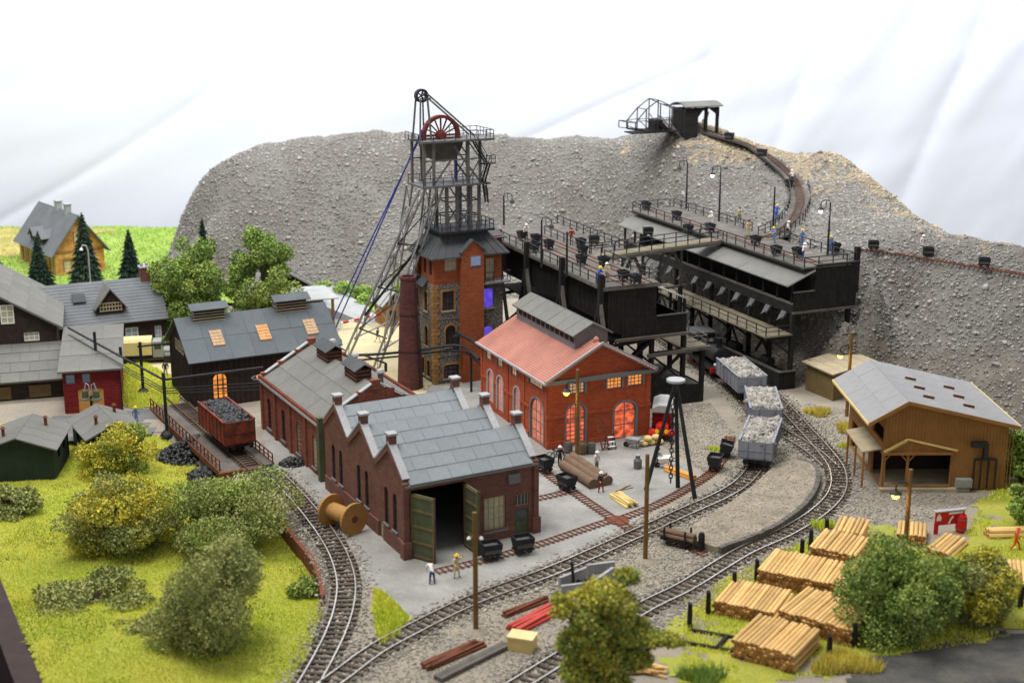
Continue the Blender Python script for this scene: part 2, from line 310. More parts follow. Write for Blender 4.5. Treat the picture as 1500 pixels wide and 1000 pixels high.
# faces of a building in its own (u, v, z) axes: u along the front, v to the back
class Face:
    def __init__(s, par, kind, W, L):
        s.par = par
        s.o, s.d, s.n = {'F': ((0, 0), (1, 0), (0, 1)), 'B': ((0, L), (1, 0), (0, -1)), 'L': ((0, 0), (0, 1), (1, 0)), 'R': ((W, 0), (0, 1), (-1, 0))}[kind]
    def p(s, a, dep, z): return (s.o[0] + s.d[0] * a + s.n[0] * dep, s.o[1] + s.d[1] * a + s.n[1] * dep, z)
    def blk(s, mb, a0, a1, d0, d1, z0, z1, mi=None):
        return mb.hexa([s.p(a0, d0, z0), s.p(a1, d0, z0), s.p(a1, d1, z0), s.p(a0, d1, z0), s.p(a0, d0, z1), s.p(a1, d0, z1), s.p(a1, d1, z1), s.p(a0, d1, z1)], mi)
    def wall(s, a0, a1, z0, z1, m, ops=(), t=.3, extra=None, name='wall'):
        mb = MB(); A = sorted({a0, a1, *[o[0] for o in ops], *[o[1] for o in ops]}); Zs = sorted({z0, z1, *[o[2] for o in ops], *[o[3] for o in ops]})
        for i in range(len(A) - 1):
            run = None
            for j in range(len(Zs) - 1):
                ca, cz = (A[i] + A[i + 1]) / 2, (Zs[j] + Zs[j + 1]) / 2
                if any(o[0] < ca < o[1] and o[2] < cz < o[3] for o in ops):
                    if run is not None: s.blk(mb, A[i], A[i + 1], 0, t, run, Zs[j]); run = None
                elif run is None: run = Zs[j]
            if run is not None: s.blk(mb, A[i], A[i + 1], 0, t, run, Zs[-1])
        for o in ops:
            if len(o) > 4 and o[4]:
                c, hw, n = (o[0] + o[1]) / 2, (o[1] - o[0]) / 2, 8
                for k in range(n):
                    t0, t1 = math.pi * k / n, math.pi * (k + 1) / n
                    x0, x1 = c - hw * math.cos(t0), c - hw * math.cos(t1); y0, y1 = o[3] - o[4] + o[4] * math.sin(t0), o[3] - o[4] + o[4] * math.sin(t1)
                    mb.hexa([s.p(x0, 0, y0), s.p(x1, 0, y1), s.p(x1, t, y1), s.p(x0, t, y0), s.p(x0, 0, o[3]), s.p(x1, 0, o[3]), s.p(x1, t, o[3]), s.p(x0, t, o[3])])
        if extra: extra(mb)
        return mb.build(name, m, s.par)
    def gable(s, pts, m, t=.3, d0=0.0, name='gable'):
        return MB().prism(pts, lambda a, b, q: s.p(a, q, b), d0, d0 + t).build(name, m, s.par)
    def window(s, o, nx, nz, fm, gm, fw=.1, dep=.12, sill=None, name='window', surround=None):
        a0, a1, z0, z1 = o[:4]; arch = o[4] if len(o) > 4 else 0; c, hw = (a0 + a1) / 2, (a1 - a0) / 2; zs = z1 - arch; mb = MB()
        top = lambda a: zs + arch * math.sqrt(max(0, 1 - ((a - c) / hw) ** 2)) if arch else z1
        for a in (a0 + fw / 2, a1 - fw / 2): s.blk(mb, a - fw / 2, a + fw / 2, dep, dep + .1, z0, zs)
        s.blk(mb, a0, a1, dep + .002, dep + .09, z0, z0 + fw)
        n = 10
        if arch:
            for k in range(n):
                t0, t1 = math.pi * k / n, math.pi * (k + 1) / n; q = []
                for dd in (dep, dep + .1):
                    for t_, r in ((t0, 1), (t1, 1), (t1, 1 - fw / hw), (t0, 1 - fw / hw)): q.append(s.p(c - hw * r * math.cos(t_), dd, zs + arch * (r if arch > .4 else 1 - fw / arch * (r < 1)) * math.sin(t_)))
                mb.hexa([q[0], q[1], q[5], q[4], q[3], q[2], q[6], q[7]])
            s.blk(mb, a0, a1, dep + .006, dep + .085, zs - fw * .4, zs + fw * .4)
        else: s.blk(mb, a0, a1, dep + .002, dep + .09, z1 - fw, z1)
        for k in range(1, nx):
            a = a0 + (a1 - a0) * k / nx; s.blk(mb, a - fw * .42, a + fw * .42, dep + .01, dep + .08, z0, top(a) - .01)
        for k in range(1, nz):
            z = z0 + (zs - z0) * k / nz; s.blk(mb, a0, a1, dep + .015, dep + .075, z - fw * .42, z + fw * .42)
        w_ = mb.build(name, fm, s.par)
        poly = [(a0 + .02, z0 + .02), (a1 - .02, z0 + .02)] + ([(c + hw * .98 * math.cos(math.pi * k / n), zs + arch * .98 * math.sin(math.pi * k / n)) for k in range(n + 1)] if arch else [(a1 - .02, z1 - .02), (a0 + .02, z1 - .02)])
        MB().prism(poly, lambda a, b, q: s.p(a, q, b), dep + .05, dep + .058).build('pane', gm, w_)
        if sill: s.blk(MB(), a0 - .15, a1 + .15, -.12, .1, z0 - .18, z0).build('sill', sill, w_)
        if surround:
            mb = MB()
            for sa in (a0 - .09, a1 + .09): s.blk(mb, sa - .1, sa + .1, -.06, .05, z0, zs)
            if arch:
                for k in range(n):
                    t0, t1 = math.pi * k / n, math.pi * (k + 1) / n; q = []
                    for dd in (-.06, .05):
                        for t_, e in ((t0, .2), (t1, .2), (t1, 0), (t0, 0)): q.append(s.p(c - (hw + e) * math.cos(t_), dd, zs + (arch + e) * math.sin(t_)))
                    mb.hexa([q[0], q[1], q[5], q[4], q[3], q[2], q[6], q[7]])
            else: s.blk(mb, a0 - .19, a1 + .19, -.06, .05, z1, z1 + .2)
            mb.build('surround', surround, w_)
        return w_
def roof_plane(par, A, B, C, m, th=.14, nu=0, nv=0, slab=None, stag=.5, gap=.03, name='roof', lift=.05, rows=0, rm=None, jit=.012):
    """A eave start, B eave end, C ridge start; optional separate slabs (nu x nv) or tile rows on top"""
    A, B, C = Vector(A), Vector(B), Vector(C); U, V = B - A, C - A; n = U.cross(V).normalized()
    if n.z < 0: n = -n
    D = B + V; mb = MB(); mb.hexa([A - n * th, B - n * th, D - n * th, C - n * th, A, B, D, C])
    rf = mb.build(name, m, par)
    if rows:
        mb = MB()
        for k in range(rows):
            a, b = A + V * (k / rows), A + V * ((k + 1) / rows)
            e = n * .04
            mb.add([a + n * .002, a + U + n * .002, a + U + e, a + e, b + n * .004, b + U + n * .004], [(0, 1, 2, 3), (3, 2, 5, 4), (0, 3, 4), (1, 5, 2)])
        mb.build('tile_courses', rm or m, rf)
    if nu:
        e1, e2 = U.normalized(), V.normalized(); su, sv = U.length / nu, V.length / nv; me = {}
        def slabmesh(w_):
            k = round(w_, 3)
            if k not in me:
                q = MB(); q.hexa([(gap / 2, 0, 0), (w_ - gap / 2, 0, 0), (w_ - gap / 2, sv * .995, 0), (gap / 2, sv * .995, 0), (gap / 2, 0, lift), (w_ - gap / 2, 0, lift), (w_ - gap / 2, sv * .995, lift * .35), (gap / 2, sv * .995, lift * .35)])
                o = q.build('roof_slab', slab or m, rf); me[k] = o.data; return o
            o = bpy.data.objects.new('roof_slab', me[k]); COL.objects.link(o); o.parent = rf; return o
        for j in range(nv):
            off = stag * su * (j % 2); xs = [0.0] + [x * su + off for x in range(nu + 1) if 1e-3 < x * su + off < U.length - 1e-3] + [U.length]
            for x0, x1 in zip(xs, xs[1:]):
                if x1 - x0 < .1: continue
                o = slabmesh(x1 - x0)
                Mx = Matrix((e1, e2, n)).transposed().to_4x4(); Mx.translation = A + e1 * x0 + e2 * (sv * j) + n * (.003 + random.random() * jit)
                o.matrix_local = Mx
    return rf
def railing(par, pts, h=1.0, r=.035, post=1.6, m='iron', name='railing', mid=True):
    mb = MB(); pts = [Vector(p) for p in pts]
    for a, b in zip(pts, pts[1:]):
        L = (b - a).length; k = max(1, round(L / post))
        for i in range(k + 1):
            p = a + (b - a) * (i / k); mb.bar(p, p + Vector((0, 0, h)), r * 2)
        z = Vector((0, 0, h)); mb.bar(a + z, b + z, r * 2)
        if mid: mb.bar(a + z * .5, b + z * .5, r * 1.5)
    return mb.build(name, m, par)
def inpoly(x, y, poly):
    x = np.asarray(x); y = np.asarray(y); c = np.zeros(x.shape, bool); n = len(poly)
    for i in range(n):
        x0, y0 = poly[i][0], poly[i][1]; x1, y1 = poly[(i + 1) % n][0], poly[(i + 1) % n][1]
        if y0 == y1: continue
        cond = ((y0 > y) != (y1 > y)) & (x < (x1 - x0) * (y - y0) / (y1 - y0) + x0); c ^= cond
    return c
def vnoise(x, y, s, seed=0):
    """cheap smooth value noise on arrays"""
    x = np.asarray(x) / s + 17.3 * seed; y = np.asarray(y) / s - 9.1 * seed; xi = np.floor(x).astype(int); yi = np.floor(y).astype(int); fx = x - xi; fy = y - yi
    h = lambda a, b: ((np.sin(a * 127.1 + b * 311.7 + seed * 74.7) * 43758.5453) % 1.0)
    fx = fx * fx * (3 - 2 * fx); fy = fy * fy * (3 - 2 * fy)
    return (h(xi, yi) * (1 - fx) + h(xi + 1, yi) * fx) * (1 - fy) + (h(xi, yi + 1) * (1 - fx) + h(xi + 1, yi + 1) * fx) * fy - .5
OCT_V = np.array([(1, 0, 0), (-1, 0, 0), (0, 1, 0), (0, -1, 0), (0, 0, 1), (0, 0, -1)], float)
OCT_F = np.array([(0, 2, 4), (2, 1, 4), (1, 3, 4), (3, 0, 4), (2, 0, 5), (1, 2, 5), (3, 1, 5), (0, 3, 5)])
def stones(name, P, size, m, parent=None, flat=.7, seed=1):
    """angular stones: warped octahedra with cut corners, one mesh"""
    r = np.random.default_rng(seed); n = len(P); s = size * np.exp(r.normal(0, .38, n))
    v = OCT_V[None] * (1 + r.uniform(-.35, .35, (n, 6, 1))) + r.uniform(-.28, .28, (n, 6, 3))
    v[:, :, 2] *= flat; a = r.uniform(0, 6.28, n); b = r.uniform(-.5, .5, n); ca, sa, cb, sb = np.cos(a), np.sin(a), np.cos(b), np.sin(b)
    x, y, z = v[:, :, 0], v[:, :, 1], v[:, :, 2]; y, z = y * cb[:, None] - z * sb[:, None], y * sb[:, None] + z * cb[:, None]
    x, y = x * ca[:, None] - y * sa[:, None], x * sa[:, None] + y * ca[:, None]
    v = np.stack([x, y, z], -1) * s[:, None, None] + np.asarray(P)[:, None, :]
    f = OCT_F[None] + (np.arange(n) * 6)[:, None, None]
    return npmesh(name, v.reshape(-1, 3), f.reshape(-1, 3), m, parent)
def blades(name, P, h, wd, m, parent=None, seed=3, lean=.5):
    r = np.random.default_rng(seed); n = len(P); P = np.asarray(P); a = r.uniform(0, 6.28, n); hh = h * r.uniform(.5, 1.3, n)
    dx, dy = np.cos(a) * wd / 2, np.sin(a) * wd / 2; b = r.uniform(0, 6.28, n); ln = r.uniform(0, lean, n) * hh
    v = np.zeros((n, 3, 3)); v[:, 0] = P + np.stack([dx, dy, 0 * dx], -1); v[:, 1] = P - np.stack([dx, dy, 0 * dx], -1); v[:, 2] = P + np.stack([np.cos(b) * ln, np.sin(b) * ln, hh], -1)
    return npmesh(name, v.reshape(-1, 3), np.arange(n * 3).reshape(-1, 3), m, parent)
def scatter(poly, n, zf, seed=1):
    r = np.random.default_rng(seed); xs = [p[0] for p in poly]; ys = [p[1] for p in poly]; out = np.zeros((0, 2))
    while len(out) < n:
        q = np.stack([r.uniform(min(xs), max(xs), n * 2), r.uniform(min(ys), max(ys), n * 2)], -1); q = q[inpoly(q[:, 0], q[:, 1], poly)]; out = np.concatenate([out, q])
    out = out[:n]; return np.concatenate([out, zf(out[:, 0], out[:, 1])[:, None]], 1)
def leaves(name, clumps, n, size, m, parent, seed=1, shell=.62, flat=1.0):
    """foliage: small quads spread through the volume of uneven clumps (cx,cy,cz,rx,ry,rz)"""
    r = np.random.default_rng(seed); cl = np.array(clumps, float); vol = (cl[:, 3] * cl[:, 4] * cl[:, 5]) ** (2 / 3); k = r.choice(len(cl), n, p=vol / vol.sum())
    d = r.normal(size=(n, 3)); d /= np.linalg.norm(d, axis=1, keepdims=True); rad = r.uniform(shell ** 3, 1, n) ** (1 / 3)
    nz = vnoise(d[:, 0] * 3 + k * 5.1, d[:, 1] * 3 + d[:, 2] * 2.3, .5, seed) + .5; rad *= (.72 + .42 * nz)
    P = cl[k, :3] + d * rad[:, None] * cl[k, 3:]
    a = r.normal(size=(n, 3)); a += d * .0; a /= np.linalg.norm(a, axis=1, keepdims=True); b = np.cross(a, r.normal(size=(n, 3))); b /= np.linalg.norm(b, axis=1, keepdims=True)
    s = size * r.uniform(.5, 1.3, n)[:, None]; v = np.stack([P - a * s, P + b * s * .7, P + a * s, P - b * s * .7], 1)
    return npmesh(name, v.reshape(-1, 3), np.arange(n * 4).reshape(-1, 4), m, parent)
# ================================================================== THE SETTING
ss = lambda a, b, x: (lambda t: t * t * (3 - 2 * t))(np.clip((np.asarray(x, float) - a) / (b - a), 0, 1))
def lawnz(x, y): return -1.25 * ss(90, 101, y) * (1 - ss(127, 141, y))
E0, E1 = G(62, 1000), G(-4, 845, -.6)
EDGE = [E0 + (E0 - E1) * .9, E0, E1, Vector((-72, 128, 0)), Vector((-115, 200, 0)), Vector((-125, 242, 0))]
LAWN = [EDGE[0], E0, E1, EDGE[3]] + [G(*p) for p in [(-40, 560)]] + [G(*p) for p in [(-10, 618), (100, 612), (190, 618), (250, 636)]] + [G(*p, -.6) for p in [(262, 655), (334, 712), (410, 768), (440, 800), (466, 836), (474, 862)]] + [G(*p) for p in [(472, 890), (464, 925), (452, 955), (436, 990), (410, 1040)]]
# hall floor and the wooden edge of the layout
fl = MB().box(-400, 400, -200, 300, -81, -80).build('floor', 'floor'); tag(fl, kind='structure')
mb = MB()
for a, b in zip(EDGE[:4], EDGE[1:4]):
    n_ = Vector((-(b - a).y, (b - a).x, 0)).normalized() * 1.6; dz = Vector((0, 0, .25)); lo = Vector((0, 0, -16)); a = a.copy(); b = b.copy(); a.z = b.z = -.2
    mb.hexa([a + lo, b + lo, b + n_ + lo, a + n_ + lo, a + dz, b + dz, b + n_ + dz, a + n_ + dz])
tag(mb.build('edge_board', 'frame_board'), 'dark brown wooden board closing the left edge of the diorama', 'board')
# ground sheet
gx = np.arange(-125, 86, 1.0); gy = np.arange(72, 263, 1.0); X, Y = np.meshgrid(gx, gy); lawn_in = inpoly(X, Y, LAWN)
for k in range(8): lawn_in |= inpoly(X + .65 * math.cos(k * math.pi / 4), Y + .65 * math.sin(k * math.pi / 4), LAWN)
Zg = np.where(lawn_in, lawnz(X, Y) - .3, 0) + vnoise(X, Y, 2.2, 2) * .04
nx_, ny_ = len(gx), len(gy); idx = np.arange(nx_ * ny_).reshape(ny_, nx_)
q = np.stack([idx[:-1, :-1], idx[:-1, 1:], idx[1:, 1:], idx[1:, :-1]], -1).reshape(-1, 4)
cx, cy = X.ravel()[q].mean(1), Y.ravel()[q].mean(1)
inside = inpoly(cx, cy, EDGE + [Vector((0, 240, 0)), Vector((20, 215, 0)), Vector((60, 185, 0)), Vector((86, 160, 0)), Vector((86, 60, 0))])
tag(npmesh('ground', np.stack([X, Y, Zg], -1).reshape(-1, 3), q[inside], 'gravel', smooth=True), kind='structure')
def patch(name, poly, zf, m, res=.5, wob=.8, kind='structure', lab=None, cat=None):
    xs = [p[0] for p in poly]; ys = [p[1] for p in poly]; x = np.arange(min(xs) - 1, max(xs) + 1, res); y = np.arange(min(ys) - 1, max(ys) + 1, res); X, Y = np.meshgrid(x, y)
    Z = zf(X, Y); idx = np.arange(X.size).reshape(X.shape); q = np.stack([idx[:-1, :-1], idx[:-1, 1:], idx[1:, 1:], idx[1:, :-1]], -1).reshape(-1, 4)
    cx, cy = X.ravel()[q].mean(1), Y.ravel()[q].mean(1); k = inpoly(cx + vnoise(cx, cy, 1.5, 5) * wob * 2, cy + vnoise(cx, cy, 1.3, 8) * wob * 2, poly)
    return tag(npmesh(name, np.stack([X, Y, Z], -1).reshape(-1, 3), q[k], m, smooth=True), lab, cat, kind=kind)
lz = lambda x, y: lawnz(x, y) + vnoise(x, y, 3.5, 1) * .22 + vnoise(x, y, .9, 3) * .1
patch('lawn', LAWN, lz, 'lawn', .45, .15)
flat = lambda h, a=.03: (lambda x, y: h + vnoise(x, y, 1.1, 4) * a)
pxp = lambda L_, z=0: [G(*p, z) for p in L_]
YARD = pxp([(380, 655), (402, 686), (440, 728), (478, 768), (512, 806), (536, 850), (556, 876), (590, 912), (640, 894), (700, 866), (770, 838), (840, 810), (905, 780), (955, 748), (1000, 722), (1030, 700), (1020, 688), (975, 662), (950, 640), (930, 560), (800, 505), (660, 495), (560, 470), (495, 480), (440, 520), (400, 590)])
bm_ = MB(); bm_.prism([(p.x, p.y) for p in YARD], lambda a, b, t: (a, b, t), -.15, .035)
tag(bm_.build('yard', 'concrete'), kind='structure')
patch('sand_yard', pxp([(455, 560), (480, 505), (500, 474), (540, 466), (600, 474), (650, 490), (655, 535), (620, 575), (560, 590), (500, 590)]), flat(.075, .02), 'sand', .4)
patch('sand_road', pxp([(150, 545), (180, 500), (235, 494), (262, 505), (258, 555), (215, 540)]), flat(.05), 'sand', .5)
patch('road', pxp([(-20, 640), (60, 612), (180, 604), (262, 596), (268, 624), (190, 634), (90, 640)]), lambda x, y: np.maximum(lawnz(x, y), -.6) * .9 + .16, 'asphalt', .5, .2)
LAWN_BACK = pxp([(168, 560), (176, 535), (215, 532), (262, 560), (262, 592), (196, 600), (170, 590)])
patch('lawn_strip', LAWN_BACK, flat(.09, .05), 'lawn', .4, .3)
TRI = pxp([(546, 862), (566, 872), (600, 905), (585, 930), (556, 946), (548, 915)])
patch('lawn_triangle', TRI, flat(.1, .08), 'lawn', .3, .2)
RLAWN = pxp([(1000, 905), (1060, 850), (1160, 800), (1240, 772), (1290, 775), (1360, 800), (1420, 775), (1440, 730), (1520, 680), (1560, 760), (1540, 920), (1420, 945), (1300, 962), (1240, 985), (1060, 1010), (1000, 1020)])
patch('grass_verge', RLAWN, flat(.03, .12), 'lawn', .45, 1.6)
ASH = pxp([(1265, 965), (1340, 952), (1440, 940), (1530, 925), (1540, 1040), (1240, 1040)])
patch('cinder_road', ASH, flat(.09, .06), 'ash', .45, .8)
MEADOW = [atD(-60, 440, 186), atD(150, 420, 186), atD(330, 440, 186), atD(520, 450, 182), atD(640, 440, 180), Vector((-5, 205, 0)), Vector((-30, 241, 0)), Vector((-118, 243, 0))]
mz = lambda x, y: .42 + vnoise(x, y, 6, 6) * .5 * ss(188, 215, y) + vnoise(x, y, 1.4, 3) * .12
patch('meadow', MEADOW, mz, 'meadow', .8, .5)
FIELD = [atD(-40, 300, 216), atD(14, 300, 216), atD(60, 300, 228), Vector((-66, 240, 0)), Vector((-118, 242, 0))]
patch('stubble_field', FIELD, lambda x, y: mz(x, y) + .06, 'stubble', .8, .5)
# white sheet hung behind the diorama
bx_ = np.linspace(-170, 170, 420); bz_ = np.linspace(-20, 110, 200); X, Z = np.meshgrid(bx_, bz_)
def fold(x, z, ang, s, sd):
    t = x * math.cos(ang) + z * math.sin(ang); w_ = -x * math.sin(ang) + z * math.cos(ang); return vnoise(t, w_ * .12, s, sd)
mk = ss(10, 60, X); Yb = 258 + fold(X, Z, R(20), 16, 1) * .8 * (.3 + mk) + fold(X, Z, R(-24), 7, 2) * .5 * mk + fold(X, Z, R(-64), 9, 3) * .45 * (1 - mk) + fold(X, Z, R(-76), 4, 6) * .14 + .5 * np.exp(-np.abs(fold(X, Z, R(-20), 22, 12)) * 16) * mk + fold(X, Z, R(-35), 3.5, 14) * .3 * mk + .3 * np.exp(-np.abs(fold(X, Z, R(-66), 26, 13)) * 34) * (1 - mk)
idx = np.arange(X.size).reshape(X.shape); q = np.stack([idx[:-1, :-1], idx[:-1, 1:], idx[1:, 1:], idx[1:, :-1]], -1).reshape(-1, 4)
bd = npmesh('backdrop', np.stack([X, Yb, Z], -1).reshape(-1, 3), q, 'backdrop', smooth=True)
tag(bd, 'white cloth sheet hung in soft folds behind the diorama', 'backdrop', kind='structure')
# ------------------------------------------------------------------ spoil heap
g2o = G(1140, 572); g2u = Vector((math.cos(R(23)), math.sin(R(23)), 0)); g2v = Vector((-g2u.y, g2u.x, 0))
RAMP_PX = [(1092, 347, 13.4), (1128, 346, 13.4), (1158, 326, 13.9), (1172, 295, 15.0), (1163, 262, 16.5), (1138, 238, 17.9), (1105, 216, 19.6), (1070, 202, 20.9), (1030, 190, 21.9)]
RAMP = [G(*p) for p in RAMP_PX]
LEDGE = [G(1262, 366, 13.2), G(1310, 372, 13.2), G(1360, 380, 13.2), G(1410, 389, 13.2), G(1460, 397, 13.2), G(1530, 408, 13.2)]
C = []
for px, py, D in [(268, 312, 212), (300, 262, 213), (330, 239, 214), (380, 214, 215), (450, 203, 216), (520, 196, 216), (600, 200, 216), (720, 201, 216), (790, 203, 216), (850, 199, 215), (905, 203, 210), (950, 190, 203), (1000, 188, 199), (1060, 197, 200), (1110, 208, 202), (1170, 224, 200), (1225, 234, 197), (1255, 247, 192), (1290, 277, 186), (1330, 306, 180), (1370, 335, 174), (1400, 352, 168), (1440, 372, 162), (1500, 388, 158), (1560, 400, 155)]:
    p = atD(px, py, D); C.append(p); C.append(Vector((p.x * 1.01, D + 26, 0 if px > 900 else -3))); 
    if px < 930: C.append(Vector((p.x * .985, D - 12, p.z * .52)))
for px, D in [(250, 214), (262, 203), (300, 198), (360, 196), (440, 194), (520, 193), (600, 192), (680, 191), (760, 190), (830, 190), (880, 192)]:
    v = (px - 750) / FPX * D * 1.01; C.append(Vector((v, D, 0))); C.append(Vector((v, D - 10, -1.5)))
for v in (-1, 4, 9, 15, 21, 27, 33, 39, 43):
    C.append(g2o + g2u * 10.3 + g2v * v + Vector((0, 0, 12.2))); C.append(g2o + g2u * 4.6 + g2v * v + Vector((0, 0, .4))); C.append(g2o + g2u * 7.6 + g2v * v + Vector((0, 0, 7.3)))
    C.append(g2o + g2u * 1.5 + g2v * v + Vector((0, 0, -1)))
for p in RAMP[2:]: C.append(p - Vector((0, 0, .55)))
for p in LEDGE: C.append(p - Vector((0, 0, .25)))
for px, py, D in [(1195, 562, 149), (1240, 545, 148), (1285, 530, 146), (1330, 560, 141), (1400, 590, 136), (1470, 610, 133), (1560, 620, 131)]:
    p = atD(px, py, D); p.z = .0; C.append(p); C.append(p + Vector((0, -7, -1.5)))
for px, Db in [(1250, 148), (1300, 144.5), (1350, 139.5), (1410, 135.5), (1470, 133), (1540, 131)]:
    lg = min(LEDGE, key=lambda p: abs(750 + FPX * p.x / (p.y * CP + 31.8 * SP) - px)); Dl = lg.y - 1.2
    for f in (.3, .62): D = Db + (Dl - Db) * f; C.append(Vector(((px - 750) / FPX * D * 1.04, D, 13 * f * .86)))
C.append(g2o + g2u * 6 + g2v * -4 + Vector((0, 0, .6)))
cx_ = np.array([(c.x, c.y) for c in C]) / 40; cz_ = np.array([c.z for c in C])
def tpsU(d2): return np.where(d2 > 0, d2 * np.log(d2 + 1e-12), 0)
n_ = len(C); K = tpsU(((cx_[:, None] - cx_[None]) ** 2).sum(-1)) + np.eye(n_) * 2e-4; Pm = np.c_[np.ones(n_), cx_]
Wt = np.linalg.lstsq(np.block([[K, Pm], [Pm.T, np.zeros((3, 3))]]), np.r_[cz_, 0, 0, 0], rcond=None)[0]
def hill0(x, y):
    p = np.stack([np.asarray(x, float).ravel(), np.asarray(y, float).ravel()], -1) / 40; out = np.zeros(len(p))
    for i in range(0, len(p), 20000): out[i:i + 20000] = tpsU(((p[i:i + 20000, None] - cx_[None]) ** 2).sum(-1)) @ Wt[:n_] + Wt[n_] + p[i:i + 20000] @ Wt[n_ + 1:]
    return out.reshape(np.shape(x))
def hillz(x, y):
    return hill0(x, y) + vnoise(x, y, 7, 1) * .7 + vnoise(np.asarray(x) + .15 * np.asarray(y), np.asarray(y) * .22, 2.4, 7) * .55 + vnoise(x, y, 2.6, 2) * .45 + vnoise(x, y, 1.1, 3) * .26
hx = np.arange(-58, 84, .7); hy = np.arange(128, 246, .7); X, Y = np.meshgrid(hx, hy); Z = hillz(X, Y)
uu = (X - g2o.x) * g2u.x + (Y - g2o.y) * g2u.y; vv = (X - g2o.x) * g2v.x + (Y - g2o.y) * g2v.y
Z = np.where((uu > -12) & (uu < 2.2) & (vv > -3) & (vv < 42), np.minimum(Z, -.6), Z)
HOK = ~((uu < 2.2) & (vv < 41) & (X > -12)) & ~((X > -12) & (X < 14) & (Y < 186)) & ~((X < -12) & (Y < 189))
idx = np.arange(X.size).reshape(X.shape); q = np.stack([idx[:-1, :-1], idx[:-1, 1:], idx[1:, 1:], idx[1:, :-1]], -1).reshape(-1, 4)
zq = Z.ravel()[q]; k = (zq.max(1) > -.1) & HOK.ravel()[q].all(1)
cxq, cyq, czq = X.ravel()[q].mean(1), Y.ravel()[q].mean(1), zq.mean(1)
ridge_d = np.array([(c.x, c.y) for c in C[:75]]); rk = (ridge_d[:, 0] > 24); RDm = np.sqrt(((np.stack([cxq, cyq], -1)[:, None, :] - ridge_d[rk][None]) ** 2).sum(-1)).min(1)
tan = ((cxq > 26) & (czq > 9) & (cxq < 66) & (RDm + vnoise(cxq, cyq, 5, 4) * 8 + RNG.normal(0, 1.6, len(cxq)) < 6.5 - .12 * np.abs(cxq - 46))) | ((cxq > 15) & (cyq > 192) & (czq > 18) & (vnoise(cxq, cyq, 6, 9) + RNG.normal(0, .15, len(cxq)) > .08))
mi = np.where(tan, 1, 0) + np.where((~tan) & (cxq > 20) & (czq + vnoise(cxq, cyq, 6, 3) * 5 < 5.5) & (cyq < 165), 2, 0)
tag(npmesh('spoil_heap', np.stack([X, Y, Z], -1).reshape(-1, 3), q[k], ['hill', 'hill_tan', 'earth_dark'], midx=mi[k], smooth=True), 'tall grey heap of mine waste behind the pit head', kind='structure')
P3_ = np.stack([X, Y, Z], -1).reshape(-1, 3); ar = np.linalg.norm(np.cross(P3_[q[k][:, 2]] - P3_[q[k][:, 0]], P3_[q[k][:, 3]] - P3_[q[k][:, 1]]), axis=1); ar *= (cyq[k] < 222)
qi = RNG.choice(np.where(k)[0], 112000, p=ar / ar.sum()); w_ = RNG.dirichlet((1, 1, 1, 1), len(qi)); P3 = np.stack([X, Y, Z], -1).reshape(-1, 3)
pts = (P3[q[qi]] * w_[:, :, None]).sum(1); tq = tan[qi]
den = np.where((mi[qi] == 2), RNG.random(len(qi)) < .75, True)
front = pts[:, 1] < 222
a = pts[(~tq) & den & front]; stones_a = stones('rubble', a, .125, 'rubble', flat=.75, seed=5); tag(stones_a, 'broken grey rubble covering the spoil heap', 'rubble', kind='stuff')
tag(stones('tan_rubble', pts[tq & front], .13, 'rubble_tan', seed=6), 'fine tan rubble along the crest of the heap', 'rubble', kind='stuff')
big = pts[(RNG.random(len(pts)) < .02) & front]; tag(stones('boulders', big, .22, 'rubble', seed=9), 'larger grey lumps lying among the rubble of the heap', 'rubble', kind='stuff')
def hz1(x, y): return float(hillz(np.array([x]), np.array([y]))[0])
# ------------------------------------------------------------------ railway tracks
def sweep(mb, pts, w_, z0, z1, mi=0):
    n = len(pts); vs = []
    for i, p in enumerate(pts):
        d = (pts[min(i + 1, n - 1)] - pts[max(i - 1, 0)]); d.z = 0; d.normalize(); s = Vector((-d.y, d.x, 0)) * w_ / 2
        vs += [p - s + Vector((0, 0, z0)), p + s + Vector((0, 0, z0)), p + s + Vector((0, 0, z1)), p - s + Vector((0, 0, z1))]
    fs = [(4 * i + a, 4 * i + b, 4 * i + 4 + b, 4 * i + 4 + a) for i in range(n - 1) for a, b in ((0, 1), (1, 2), (2, 3), (3, 0))] + [(3, 2, 1, 0), (4 * n - 4, 4 * n - 3, 4 * n - 2, 4 * n - 1)]
    mb.add(vs, fs, mi)
def offset(pts, o):
    out = []; n = len(pts)
    for i, p in enumerate(pts):
        d = pts[min(i + 1, n - 1)] - pts[max(i - 1, 0)]; d.z = 0; d.normalize(); out.append(p + Vector((-d.y, d.x, 0)) * o)
    return out
PATHS = {}
